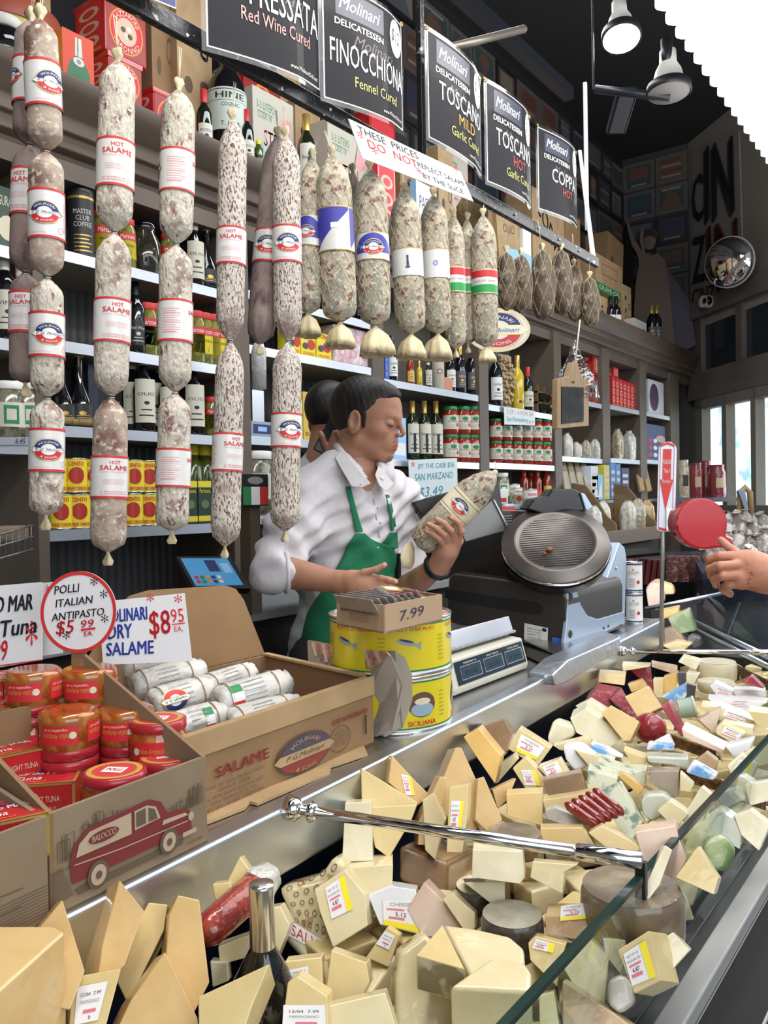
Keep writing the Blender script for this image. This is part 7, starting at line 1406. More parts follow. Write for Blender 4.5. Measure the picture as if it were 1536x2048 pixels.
ch(B_,'F','y',[(1056,1886),(1071,1872),(1133,1888),(1122,1920),(1115,1975),(1060,1920)],(4,-8,.04),'cheese piece with barcode label by the glass edge',([(1064,1896),(1106,1906),(1110,1888),(1072,1878)],'y'),T=.93)
ch(W_,'F','c',[(1122,1928),(1180,1879),(1218,1915),(1209,2015),(1158,1990)],(6,-6,.04),'large plastic wrapped wedge behind the glass, bottom',T=.90)
ch(B_,'F','w',[(1206,1876),(1250,1880),(1253,1895),(1242,1950),(1210,1910)],(4,-4,.03),'small white wrapped piece left of the labelled cube',T=.92)
ch(B_,'F','y',[(1235,1900),(1297,1861),(1322,1962),(1268,1988)],(38,6,.035),'wrapped cube with large yellow striped label behind the glass',([(1264,1972),(1312,1952),(1290,1880),(1246,1908)],'y'),T=.88,k=.2)
ch(B_,'F','w',[(1315,1886),(1345,1864),(1380,1901),(1345,1940)],(4,-3,.03),'small white square slab beside the labelled cube',T=.92)
ch('paper_pack','F','pp',[(1215,1962),(1240,1948),(1258,1960),(1268,2010),(1240,2030),(1215,2012)],(6,-4,.03),'crumpled paper wrapped cheese under the labelled cube',T=.86,bev=.008)
ch(B_,'F','c',[(1078,1990),(1108,1982),(1124,2080),(1080,2080)],(3,-4,.04),'narrow pale slab at the very bottom behind the glass',T=.84)
ch(W_,'F','tn',[(1125,1962),(1225,2025),(1300,2080),(1125,2080)],(6,-6,.03),'brown rind slab at the bottom edge behind the glass',T=.84)
ch(W_,'F','y',[(1351,1755),(1395,1693),(1437,1757),(1428,1790)],(6,-2,.03),'golden triangle cheese leaning on the glass, right side',T=.98)
ch(B_,'F','gw',[(1413,1640),(1440,1622),(1484,1650),(1480,1699),(1413,1662)],(6,-14,.03),'grey-green wrapped block behind the glass at the right')
ch(B_,'F','w',[(1468,1630),(1500,1620),(1540,1650),(1518,1702),(1482,1670)],(5,-6,.03),'white wrapped block next to the grey-green one')
ch('salad_pack','F','gn',[(1400,1682),(1440,1665),(1472,1700),(1450,1748),(1410,1738)],(5,-4,.03),'bag of green leaves and cheese behind the glass',bev=.01)
ch(B_,'F','pk',[(1270,1664),(1350,1652),(1372,1720),(1348,1772),(1290,1735)],(2,-14,.05),'large pinkish wrapped block just inside the glass',T=1.05)
ch(B_,'F','w',[(1362,1640),(1402,1573),(1430,1595),(1402,1648),(1385,1662)],(5,-4,.03),'white slanted block crossing the glass edge')
ch(B_,'F','c',[(1315,1622),(1340,1602),(1378,1628),(1350,1658)],(3,-8,.03),'cream labelled block below the green pear shaped cheese')
ch('pear_cheese','F','gw',[(1280,1600),(1290,1588),(1325,1586),(1345,1602),(1338,1625),(1305,1645),(1284,1630)],(2,-8,.04),'greenish white round cheese in clear wrap',bev=.012)
ch(W_,'F','g',[(1202,1578),(1235,1565),(1284,1646),(1262,1684),(1230,1645)],(8,-4,.03),'upright green veined wedge behind the sausages')
ch(B_,'F','g',[(1175,1540),(1236,1556),(1230,1577),(1200,1584),(1175,1578)],(4,-16,.04),'squat blue veined block left of the larger one')
ch(B_,'F','g',[(1195,1524),(1262,1545),(1293,1540),(1290,1572),(1258,1568)],(4,-14,.04),'larger blue veined block in wrinkled foil')
ch('foil_stick','F','o',[(1235,1551),(1246,1544),(1288,1577),(1277,1590)],(3,-3,.02),'slim gold wrapped cheese stick with black end')
ch(W_,'F','mb',[(1297,1542),(1358,1542),(1358,1592),(1340,1600),(1300,1562)],(2,-9,.05),'tan wedge with spotted brown rind facing front')
ch(W_,'F','c',[(1360,1545),(1388,1570),(1380,1585),(1360,1580)],(2,-6,.03),'little cream wedge at the wicker rim')
ch(B_,'F','o',[(927,1474),(957,1456),(1002,1512),(990,1568),(957,1520)],(8,-8,.04),'golden slab with dark side below the counter lip',ms='o')
ch(B_,'F','br',[(965,1452),(1008,1439),(1025,1469),(1008,1512),(990,1500)],(6,-4,.04),'dark brown smoked piece behind the golden slab')
ch(B_,'F','y',[(1012,1495),(1038,1457),(1102,1497),(1074,1535)],(5,-7,.03),'block with pink and yellow label, top of the labelled group',([(1030,1502),(1072,1520),(1090,1495),(1042,1468)],'b'))
ch(B_,'F','c',[(987,1535),(1029,1508),(1034,1522),(993,1568)],(5,-6,.03),'small plain piece left of the labelled group')
ch(B_,'F','y',[(1025,1537),(1051,1514),(1095,1561),(1085,1578),(1050,1576)],(4,-6,.03),'small block with white and yellow label, lower left of the group',([(1050,1570),(1082,1572),(1070,1540),(1042,1540)],'y'))
ch(B_,'F','c',[(1076,1533),(1119,1518),(1149,1570),(1119,1589)],(4,-6,.03),'block with yellow barred label, right of the labelled group',([(1098,1560),(1128,1548),(1114,1522),(1084,1534)],'b'))
ch(W_,'F','w',[(1140,1436),(1170,1418),(1247,1466),(1243,1478),(1217,1497),(1153,1466)],(6,-16,.05),'large brie like slab stacked above the blue cheeses')
ch(W_,'F','w',[(1150,1412),(1175,1400),(1240,1440),(1238,1452),(1200,1440)],(8,-6,.04),'upper brie like slab lying across the first')
ch('round_cheese','F','w',[(1093,1474),(1106,1439),(1142,1450),(1148,1474),(1098,1497)],(8,-6,.04),'rounded white cheese with striped label left of the brie',bev=.008)
ch(B_,'F','c',[(1106,1491),(1179,1474),(1185,1512),(1119,1500)],(2,-6,.04),'flat pale slab under the rounded white cheese')
ch('wrapped_cheese','F','wt',[(1123,1491),(1160,1487),(1197,1515),(1180,1532),(1150,1545),(1130,1520)],(4,-7,.03),'bright white wrapped cheese in the middle',bev=.008)
ch('wrapped_cheese','F','bl',[(1180,1487),(1217,1500),(1247,1517),(1190,1514)],(3,-8,.03),'pale blue wrapped cheese beside the bright white one',bev=.004)
ch(B_,'F','y',[(1247,1500),(1307,1520),(1304,1530),(1262,1527)],(2,-9,.04),'long pale slab with white rind below the red waxed cheese')
ch(B_,'F','br',[(1085,1560),(1160,1545),(1175,1590),(1100,1600)],(2,-8,.04),'reddish wooden looking slab beneath the labelled blocks')
ch(B_,'F','y',[(1085,1600),(1150,1590),(1195,1580),(1150,1640),(1095,1640)],(2,-8,.04),'pale rounded slab left of the red sausages')
ch(B_,'F','c',[(1150,1500),(1230,1520),(1180,1535)],(2,-6,.04),'pale slab corner under the brie')
# red wax group
ch(B_,'F','s',[(1198,1346),(1251,1350),(1249,1371),(1196,1364)],(2,-8,.04),'small golden block at the top of the red wax group')
ch(B_,'F','rd',[(1170,1401),(1190,1380),(1234,1388),(1217,1415),(1179,1412)],(6,-14,.05),'red waxed half wheel with golden cut top',ms='rd')
ch(W_,'F','rd',[(1260,1339),(1302,1334),(1308,1383),(1288,1366)],(-8,2,.03),'upright bright red waxed wedge')
ch(B_,'F','o',[(1255,1368),(1282,1360),(1292,1373),(1263,1385)],(3,-4,.03),'small golden square between the red wedges')
ch(W_,'F','rd',[(1220,1399),(1243,1375),(1280,1436),(1262,1434)],(-6,-2,.02),'red waxed strip under the large square slice')
ch(B_,'F','s',[(1249,1393),(1296,1370),(1324,1414),(1277,1437)],(6,5,.02),'large square golden slice with small holes on red wax',ms='rd',T=1.83)
ch(B_,'F','s',[(1202,1426),(1222,1410),(1279,1443),(1260,1482),(1247,1482)],(4,5,.03),'second golden slice with holes, lower left of the square one',ms='s',T=1.74)
ch(W_,'F','rd',[(1321,1413),(1336,1402),(1368,1470),(1362,1474)],(8,-4,.03),'thin red waxed wedge pointing down at the right of the group')
ch(B_,'F','o',[(1327,1354),(1356,1344),(1354,1366),(1344,1394),(1327,1392)],(2,-4,.04),'upright golden block behind the red wedge')
ch(W_,'F','tn',[(1303,1326),(1355,1336),(1355,1350),(1303,1334)],(0,-6,.04),'tan rind slice on top of the upright golden block')
ch(B_,'F','c',[(1244,1330),(1301,1333),(1262,1340),(1246,1342)],(2,-8,.04),'flat cream piece at the far left end under the rod')
ch(B_,'F','y',[(1306,1358),(1326,1358),(1326,1396),(1308,1394)],(2,-4,.03),'clear tub of pale cheese behind the square slice')
ch(B_,'F','w',[(1356,1324),(1365,1312),(1402,1322),(1392,1340)],(3,-5,.03),'bright cream block on top, under the far rod')
ch(B_,'F','w',[(1373,1345),(1398,1349),(1388,1369),(1373,1365)],(3,-5,.03),'small white block with black wrapper below the cream block')
ch(B_,'F','bk',[(1355,1345),(1372,1345),(1372,1366),(1392,1372),(1388,1400),(1368,1398),(1356,1366)],(1,-2,.02),'black wrapped piece with yellow dot under the small white block')
ch('wrapped_cheese','F','bl',[(1322,1394),(1371,1367),(1371,1396),(1344,1404)],(3,-4,.02),'bluish clear wrapped slab behind the green tub',bev=.003)
ch('wrapped_cheese','F','wt',[(1420,1372),(1428,1364),(1472,1385),(1462,1399),(1435,1395)],(3,-6,.03),'white pack with orange label at the right',([(1432,1388),(1462,1394),(1466,1384),(1430,1372)],'l'))
ch('wrapped_cheese','F','wt',[(1467,1377),(1529,1380),(1532,1394),(1470,1390)],(2,-6,.03),'long white pack with orange label at the right edge',([(1476,1389),(1522,1392),(1522,1382),(1476,1380)],'l'))
ch('wrapped_cheese','F','wt',[(1415,1398),(1460,1400),(1535,1405),(1497,1425),(1440,1412)],(2,-10,.04),'white pack with purple print, upper of two',([(1455,1410),(1495,1414),(1500,1402),(1462,1400)],'l'))
ch(B_,'F','c',[(1402,1412),(1440,1414),(1508,1442),(1503,1449),(1440,1434)],(3,-12,.03),'long cream brie slab under the purple printed pack',([(1446,1432),(1490,1447),(1492,1434),(1450,1420)],'l'))
ch(B_,'F','y',[(1496,1422),(1545,1428),(1545,1455),(1512,1449)],(3,-12,.03),'golden block with purple label cut by the right edge')
ch(W_,'F','pk',[(1398,1440),(1444,1413),(1434,1450),(1424,1464)],(-6,-2,.03),'pink rind wedge in clear wrap pointing up')
ch(B_,'F','pk',[(1363,1458),(1448,1500),(1446,1508),(1417,1496),(1367,1474)],(8,-16,.04),'long peach coloured slab with soft rind',ms='c')
ch(B_,'F','c',[(1433,1456),(1444,1446),(1490,1468),(1470,1489),(1433,1468)],(4,-8,.03),'cream slab with white purple label beside the peach slab',([(1442,1466),(1474,1480),(1484,1468),(1450,1452)],'l'))
ch(B_,'F','c',[(1446,1444),(1506,1456),(1506,1470),(1490,1468)],(3,-7,.03),'pale round ended slab behind the labelled cream slab')
ch('wrapped_cheese','F','wt',[(1448,1492),(1510,1476),(1502,1502),(1470,1518)],(3,-8,.03),'bright white clear-wrapped pack near the glass clip',bev=.005)
ch('wrapped_cheese','F','gw',[(1292,1512),(1378,1516),(1378,1540),(1340,1530),(1296,1526)],(0,-10,.04),'long grey-green pack with blue corner behind the tan wedge',bev=.004)
ch('wrapped_cheese','F','bl',[(1292,1500),(1296,1484),(1345,1490),(1348,1502)],(2,-4,.02),'flat blue and white packet on the grey-green pack',bev=.003)
ch('wrapped_cheese','F','wt',[(1307,1483),(1336,1468),(1348,1493),(1320,1494)],(3,-3,.02),'small white folded triangle below the red ball')
ch('wrapped_cheese','F','bl',[(1370,1545),(1384,1524),(1435,1552),(1428,1562),(1400,1556)],(4,-8,.03),'blue and white wrapped pack beside the wicker rim',bev=.004)
ch(B_,'F','tn',[(1386,1524),(1412,1505),(1435,1522),(1430,1548)],(3,-5,.03),'tan cheese box with blue edge near the glass')
ch('cheese_tub','F','w',[(1452,1532),(1482,1505),(1516,1530),(1502,1562),(1465,1557)],(4,-4,.03),'round white lidded cheese with yellow label behind the glass',([(1462,1552),(1495,1556),(1505,1528),(1478,1518)],'y'),bev=.005)
ch('paper_pack','F','pp',[(1428,1587),(1475,1573),(1492,1600),(1450,1622)],(3,-5,.03),'grey paper pack with black stamp behind the glass',bev=.004)
ch(B_,'F','w',[(1490,1570),(1545,1560),(1545,1600),(1500,1612)],(3,-5,.03),'white piece at the right edge behind the glass')
ch(B_,'F','c',[(1490,1505),(1540,1485),(1545,1525),(1510,1535)],(3,-5,.03),'cream piece at the right edge above the glass clip')
ch(B_,'F','c',[(1390,1650),(1415,1640),(1425,1675),(1400,1700),(1370,1690)],(3,-5,.03),'creamy piece between the pinkish block and the green bag')
# round red waxed ball, tub
c = PT(1300,1456,autoT(1298,1458) * 1.02); o = thing('red_wax_ball','round dark red waxed cheese under the square slice','cheese',c); MB().ball(c,32 / FPX * (c - CAM).dot(Fv),CM['rd'],28,sc=(1,1,.95)).build('cheese_body',o)
c = PT(1357,1418,autoT(1357,1418)); o = thing('cheese_tub','small pale green tub lying on its side beside the red wedge','tub',c); xf = Matrix.Translation(c) @ Matrix.Rotation(PI / 2.3,4,'X') @ Matrix.Rotation(.4,4,'Y'); MB().lathe([(.020,0),(.023,.03),(.024,.033)],flat('tub_green',(.40,.52,.42),.35,coat=.3),24,xf=xf).build('tub_body',o); MB().lathe([(.025,.033),(.025,.037),(0,.038)],offwhite,24,xf=xf).build('lid',o)
# wicker rims
wk = mat('wicker',(.36,.20,.08),.6,wave=(90,'X',1,.004),noise=[(80,(.20,.10,.04),.45,.6)])
for lab,pts in (('wicker basket rim along the far cheeses',[(1335,1468),(1365,1480),(1400,1492),(1430,1505)]),('wicker basket rim crossing the glass edge',[(1362,1540),(1400,1552),(1440,1562),(1490,1585),(1530,1600)]),('dark wicker basket at the far right under the steel rails',[(1470,1330),(1500,1345),(1536,1362),(1560,1375)])):
    o = thing('wicker_basket',lab,'basket',PT(*pts[0],autoT(*pts[0],.93)))
    for j in range(4): MB().tube([PT(u,v + j * 5.5,autoT(u,v,.93)) for u,v in pts],.0036,wk,6).build('woven_rim',o)
# red salami stick, sausages, black bottle
def stick(name,label,a,b,r,m,cat,capm=None,n=1,parts='meat'):
    A,B = PT(*a),PT(*b); d = B - A; L = d.length; o = thing(name,label,cat,A); xf = Matrix.Translation(A) @ Vector((0,0,1)).rotation_difference(d.normalized()).to_matrix().to_4x4()
    MB().lathe([(.002,-.004),(r * .7,0),(r,r * .6),(r,L - r * .6),(r * .7,L),(.002,L + .004)],m,28,xf=xf,wob=lambda t,z: 1 + .03 * math.sin(4 * t + z * 70)).build(parts,o)
    if capm: MB().lathe([(r * 1.04,L * .90),(r * 1.06,L),(r * .8,L + .02),(r * .3,L + .022)],capm,20,xf=xf,wob=lambda t,z: 1 + .08 * math.sin(5 * t)).build('plastic_end',o)
    return o
rs = mat('dry_red_salami',(.30,.035,.018),.28,coat=.6,noise=[(40,(.14,.012,.008),.48,.62),(90,(.44,.12,.07),.6,.68)],bump=(40,.6,.006))
stick('salami_stick','thick red dry salami with plastic wrapped end near the black bottle',(404,1872,.86),(520,1768,.94),.0185,rs,'salami',mat('plastic_end',(.55,.53,.5),.2,coat=.9,bump=(40,1,.01)))
sg = mat('red_sausage',(.20,.014,.010),.14,coat=.9,noise=[(60,(.26,.04,.025),.5,.62)],bump=(70,.5,.003))
for i in range(5): 
    b0 = autoT(1190,1625) * .965; stick('sausage','glossy dark red snack sausage, %s in the open packet' % ('frontmost','second from front','middle one','second from back','rearmost')[i],(1134 + i * 14,1609 - i * 7,b0 + .012 + i * .006),(1192 + i * 13,1650 - i * 6,b0 - .01 + i * .006),.0076,sg,'sausage')
ch('sausage_wrapper','F','pp',[(1088,1618),(1110,1612),(1140,1625),(1180,1640),(1180,1655),(1120,1650),(1090,1638)],(3,-5,.02),'open printed plastic wrapper left of the red sausages',cat='wrapper',bev=.004,T=autoT(1130,1630) * .985)
p = PT(527,1980,.84); o = thing('bottle','black wine bottle with silver capsule standing among the cheeses','bottle',p - Vector((0,0,.12))); c = p
MB().lathe([(.030,-.16),(.032,-.02),(.030,.012),(.018,.034),(.0125,.045),(.012,.07)],glassb,28,c=c).build('glass_body',o); MB().lathe([(.0130,.045),(.0125,.088),(.0130,.106),(.0125,.109),(0,.109)],mat('silver_foil',(.62,.60,.56),.18,metal=.9),24,c=c).build('capsule',o)
a = Art(); a.rect(-.04,-.10,.04,-.02,offwhite,1,10); MB().art(a,cylmap(.032,c=c,a0=-2.2)).build('label',o)
# underlying layer
rn = random.Random(21); kk_ = 'pywcstgw'
fl = None; n = 0
def filler(): 
    o = thing('cheese_piece','','cheese'); MB().box(-.04,-.028,0,.04,.028,.035,CM['y']).build('cheese_body',o,bevel=.004); return o
K['fill'] = Kind(filler)
def filler2():
    o = thing('cheese_piece','','cheese'); MB().prism([(-.04,-.03,0),(.045,-.02,0),(-.02,.04,0)],(0,0,.035),CM['c']).build('cheese_body',o,bevel=.004); return o
K['fill2'] = Kind(filler2)
x = .42
while x < 3.2:
    for j in range(6):
        y = GY + .045 + j * .075 + rn.uniform(-.015,.015)
        if y > CYL(x) - .06: continue
        zb = .861 + rn.uniform(0,.012)
        K['fill' if rn.random() < .6 else 'fill2'].put((x + rn.uniform(-.02,.02),y,zb),'plain pale cheese piece underneath the heap, mostly hidden by others','cheese pieces underneath the heap',rz=rn.uniform(0,6.28),rot=(rn.uniform(-.3,.3),rn.uniform(-.3,.3),rn.uniform(0,6.28)))
    x += .088
o = MB().box(.25,GY + .02,.8,3.4,CYL(.4) - .01,.86,MATS['case_interior']).build('display_tray',loc=(1.8,.5,.8)); tag(o,'dark tray on the case floor carrying the heaped cheeses','tray')
# goods beyond the far rod
for nm,lab,poly,m,T in (('wrapped_ham','peach coloured wrapped ham beyond the stacked cans',[(1290,1178),(1300,1165),(1322,1168),(1330,1200),(1318,1222),(1296,1218)],'pk',3.1),('wrapped_ham','pale yellow wrapped provolone beyond the stacked cans',[(1296,1170),(1310,1160),(1345,1172),(1350,1190),(1320,1190)],'y',3.2),
   ('flat_pack','yellow pack with red fruit print under the far steel rail',[(1318,1222),(1358,1214),(1358,1232),(1322,1240)],'o',2.9),('flat_pack','dark green leafy pack beyond the counter end',[(1335,1235),(1378,1218),(1392,1262),(1350,1270)],'gn',2.85),('flat_pack','brown paper pack near the foot of the ticket pole',[(1316,1262),(1345,1255),(1372,1285),(1330,1292)],'br',2.75),('flat_pack','clear pack of pale yellow cheese under the ticket pole',[(1324,1292),(1352,1282),(1384,1288),(1370,1300),(1340,1300)],'y',2.6),('flat_pack','black round lidded tub at the far end of the case',[(1372,1278),(1384,1270),(1400,1276),(1404,1292),(1388,1298)],'bk',2.65),('flat_pack','orange-red pack at the far right of the case',[(1482,1365),(1502,1350),(1530,1378),(1500,1372)],'rd',2.0)):
    ch(nm,'F',m,poly,(3,-5,.05),lab,T=T,bev=.01 if T > 2.9 else .005,cat='food pack')
o = thing('far_case_rails','steel rails of the far refrigerated case at the right','rails',PT(1440,1270,2.9))
for a_,b_ in (((1378,1238,3.1),(1560,1325,2.2)),((1372,1250,3.05),(1560,1345,2.15)),((1290,1218,3.0),(1460,1184,3.0)),((1408,1262,3.3),(1455,1232,3.3)),((1412,1272,3.3),(1462,1240,3.3))): MB().tube([PT(*a_),PT(*b_)],.008,steelb,8).build('rail',o)
MB().prism([PT(1395,1160,3.1),PT(1560,1150,2.9),PT(1560,1330,2.5),PT(1395,1262,3.0)],Vector((.004,.004,0)),clearfilm('far_glass',(.7,.75,.78),.05)).build('glass',o)
o = MB().prism([PT(1300,1215,3.4),PT(1600,1160,3.4),PT(1640,1330,2.45),PT(1310,1300,2.9)],(0,0,-.5),mat('far_case_dark',(.015,.016,.02),.4)).build('far_case',loc=PT(1440,1300,2.9)); tag(o,'dark body of the far refrigerated case','display case')
# ================================================================ people (smooth blended solids meshed by surface nets)
from mathutils.bvhtree import BVHTree
def cap(P_,a,b,ra,rb):
    a = np.array(a); b = np.array(b); ab = b - a; t = np.clip(((P_ - a) @ ab) / (ab @ ab + 1e-12),0,1); return np.linalg.norm(P_ - a - t[:,None] * ab,axis=1) - (ra + (rb - ra) * t)
def ell(P_,c,r,M3=None):
    q = P_ - np.array(c)
    if M3 is not None: q = q @ np.array(M3)
    r = np.array(r); k0 = np.linalg.norm(q / r,axis=1); k1 = np.linalg.norm(q / (r * r),axis=1); return k0 * (k0 - 1) / np.maximum(k1,1e-9)
def smin(a,b,k): h = np.clip(.5 + .5 * (b - a) / k,0,1); return b * (1 - h) + a * h - k * h * (1 - h)
def union(ds,k):
    d = ds[0]
    for e in ds[1:]: d = smin(d,e,k)
    return d
def nets(f,lo,hi,h):
    lo = np.array(lo); n = np.ceil((np.array(hi) - lo) / h).astype(int) + 1
    ax = [lo[i] + h * np.arange(n[i]) for i in range(3)]; G = np.stack(np.meshgrid(*ax,indexing='ij'),-1); D = f(G.reshape(-1,3)).reshape(n); s = D < 0
    acc = np.zeros((*(n - 1),3)); num = np.zeros(n - 1)
    cs = [(0,0,0),(1,0,0),(0,1,0),(1,1,0),(0,0,1),(1,0,1),(0,1,1),(1,1,1)]
    sl = lambda A,c: A[c[0]:n[0] - 1 + c[0],c[1]:n[1] - 1 + c[1],c[2]:n[2] - 1 + c[2]]
    for i,a in enumerate(cs):
        for b in cs[i + 1:]:
            if sum(abs(p - q) for p,q in zip(a,b)) != 1: continue
            da,db = sl(D,a),sl(D,b); x = (da < 0) != (db < 0); t = np.where(x,da / np.where(x,da - db,1),0)
            acc += np.where(x[...,None],sl(G,a) * (1 - t[...,None]) + sl(G,b) * t[...,None],0); num += x
    m_ = num > 0; idx = -np.ones(n - 1,int); idx[m_] = np.arange(m_.sum()); V = acc[m_] / num[m_][:,None]; F = []
    for d in range(3):
        e1,e2 = [(1,2),(2,0),(0,1)][d]; a = s[tuple(slice(0,-1) if i == d else slice(1,-1) for i in range(3))]; b = s[tuple(slice(1,None) if i == d else slice(1,-1) for i in range(3))]
        w_ = np.argwhere(a != b); 
        if not len(w_): continue
        w_ = w_ + np.array([0 if i == d else 1 for i in range(3)]); flip = s[tuple(w_.T)]
        def I(o1,o2): q = w_.copy(); q[:,e1] += o1; q[:,e2] += o2; return idx[tuple(q.T)]
        Q = np.stack([I(-1,-1),I(0,-1),I(0,0),I(-1,0)],1); Q[~flip] = Q[~flip][:,::-1]; F.append(Q)
    return V,np.concatenate(F)
def addn(mb,VF,m,mf=None):
    V,F = VF; o = len(mb.v); mb.v += [Vector(p) for p in V]; mb.f += [tuple(int(i) + o for i in q) for q in F]; mb.sm += [True] * len(F)
    k = mb.mi(m); C_ = V[F].mean(1); mi_ = np.full(len(F),k)
    if mf:
        for m2,test in mf: mi_[test(C_)] = mb.mi(m2)
    mb.m += mi_.tolist()
skin = mat('skin',(.43,.215,.135),.5,sss=.12,noise=[(30,(.38,.17,.105),.45,.7)],bump=(160,.12,.001)); skinh = mat('skin_pink',(.50,.215,.135),.5,sss=.12,noise=[(40,(.42,.18,.12),.45,.7)],bump=(120,.35,.002))
hairm = mat('dark_hair',(.008,.006,.005),.5,noise=[(120,(.022,.016,.013),.5,.7,(1,1,.2))],bump=(200,.5,.002,(1,1,.3))); lipm = flat('lips',(.36,.11,.09),.4); stub = flat('stubble_skin',(.26,.135,.09),.6)
shirtm = mat('white_shirt',(.60,.57,.59),.75,bump=(9,.6,.02)); aprm = mat('green_apron',(.012,.16,.075),.8,bump=(12,.5,.01)); trm = flat('dark_trousers',(.02,.02,.025),.8)
Z3 = Vector((0,0,1))
def headframe(o,yaw,pitch,s=1.0):
    Hf = (R0 * math.sin(yaw) - F0 * math.cos(yaw)).normalized(); L = Z3.cross(Hf).normalized(); f = Hf * math.cos(pitch) - Z3 * math.sin(pitch); U = f.cross(L) * 1.0; U = U if U.z > 0 else -U
    return Matrix(((f.x * s,L.x * s,U.x * s,o.x),(f.y * s,L.y * s,U.y * s,o.y),(f.z * s,L.z * s,U.z * s,o.z),(0,0,0,1)))
def headsdf(P_):
    A = P_.copy(); A[:,1] = np.abs(A[:,1]); e = lambda c,r: ell(A,c,r); c = lambda a,b,r,q=None: cap(A,a,b,r,r if q is None else q)
    d = union([e((-.012,0,.038),(.100,.077,.088)),e((.028,0,-.028),(.060,.060,.082)),e((.046,0,.042),(.046,.056,.052))],.03)
    d = union([d,c((-.002,.052,-.05),(.060,.020,-.090),.017,.014),ell(A,(.070,0,-.090),(.020,.020,.017)),c((.080,.034,.026),(.090,0,.020),.009),e((.055,.042,-.020),(.026,.022,.022))],.016)
    d = smin(d,e((.073,0,-.050),(.026,.032,.032)),.014); d = smin(d,c((.091,0,.024),(.1130,0,-.0185),.0070,.0075),.009); d = smin(d,e((.103,.0100,-.0255),(.0090,.0060,.0058)),.005)
    d = -smin(-d,ell(A,(.104,.033,.006),(.020,.017,.011)),.01); d = smin(d,e((.0775,.032,.004),(.0150,.0165,.0135)),.004)
    d = smin(d,c((.0900,.016,-.0565),(.0965,0,-.0540),.0042),.004); d = smin(d,c((.0890,.014,-.0660),(.0935,0,-.0660),.0052),.004); d = -smin(-d,cap(A,(.096,.024,-.0605),(.106,0,-.0605),.0012,.0012),.003)
    d = -smin(-d,e((.108,.006,-.0325),(.003,.0025,.003)),.002)
    d = smin(d,c((-.022,0,-.05),(-.040,0,-.21),.056,.066),.025)
    ear = e((-.006,.080,-.004),(.020,.008,.034)); ear = np.maximum(ear,-e((-.004,.089,.002),(.0125,.0085,.023))); ear = smin(ear,c((.006,.075,-.010),(.004,.076,-.024),.006),.006)
    return smin(d,ear,.006)
def hairsdf(P_):
    A = P_.copy(); A[:,1] = np.abs(A[:,1]); x,y,z = A.T
    d = union([ell(A,(-.016,0,.042),(.106,.082,.096)),ell(A,(.044,0,.084),(.046,.050,.032))],.02)
    h = .006 - (-.647 * x + .763 * z) + .10 * np.maximum(0,y - .058); d = -smin(-d,-h,.006); d = smin(d,cap(A,(.020,.0765,.020),(.021,.0735,-.014),.0065,.0045),.008)
    return np.maximum(d + .0005 * np.sin(x * 320 + z * 120) * np.sin(y * 260),-ell(A,(-.004,.086,-.004),(.024,.018,.030)))
def hand(P_,fingers,palm,k=.006,r=.0085):
    """fingers: lists of points; palm: list of (a, b, ra, rb)"""
    ds = [cap(P_,a,b,ra,rb) for a,b,ra,rb in palm]; d = union(ds,.018)
    for f in fingers:
        rr = [r * 1.12,r * 1.02,r * .93,r * .84]; fd = union([cap(P_,f[i],f[i + 1],rr[min(i,3)],rr[min(i + 1,3)]) for i in range(len(f) - 1)],.003); d = np.where(np.abs(d) < 9,smin(d,fd,k),d)
    return d
def bounds(pts,m): a = np.array([tuple(p) for p in pts]); return a.min(0) - m,a.max(0) + m
def nails(mb,fingers,m,r=.0075,toward=None):
    for f in fingers:
        tip,pr = Vector(f[-1]),Vector(f[-2]); d = (tip - pr).normalized(); c = tip - d * .002 + toward * r * .78; x = d.cross(toward).normalized()
        mb.ball((0,0,0),.0048,m,8,xf=Matrix(((d.x,x.x,toward.x,c.x),(d.y,x.y,toward.y,c.y),(d.z,x.z,toward.z,c.z),(0,0,0,1))),sc=(1.2,.95,.3))
nailm = flat('nail',(.56,.33,.26),.3,coat=.3)
tv = lambda p: np.array(tuple(p))
# ---- worker
T0 = 2.38; wk_ = thing('person','person in white shirt and green apron holding a large salame behind the counter','person',(PT(700,1300,T0).x,PT(700,1300,T0).y,0))
Hm = headframe(PT(735,846,2.36),math.radians(68),math.radians(8),.985); Hi = np.array([list(r) for r in Hm.inverted()])
toH = lambda P_: P_ @ Hi[:3,:3].T + Hi[:3,3]
def local(VF,M_): V,F = VF; M_ = np.array([list(r) for r in M_]); return V @ M_[:3,:3].T + M_[:3,3],F
body = MB()
lipt = lambda C_: (C_[:,0] > .086) & (C_[:,2] > -.0715) & (C_[:,2] < -.0525) & (np.abs(C_[:,1]) < .0200 - np.abs(C_[:,2] + .0605) * .75)
stt = lambda C_: (C_[:,0] > .03) & (((C_[:,2] > -.0515) & (C_[:,2] < -.040) & (np.abs(C_[:,1]) < .02) & (C_[:,0] > .085)) | ((C_[:,2] < -.086) & (np.abs(C_[:,1]) < .018) & (C_[:,0] > .06)))
VH = nets(headsdf,(-.13,-.1,-.215),(.135,.1,.14),.0027)
Vl = VH[0]; o_ = len(body.f); addn(body,local(VH,Hm),skin); Cl = Vl[VH[1]].mean(1); mm_ = np.array(body.m); mm_[lipt(Cl)] = body.mi(lipm); mm_[stt(Cl)] = body.mi(stub); body.m = mm_.tolist()
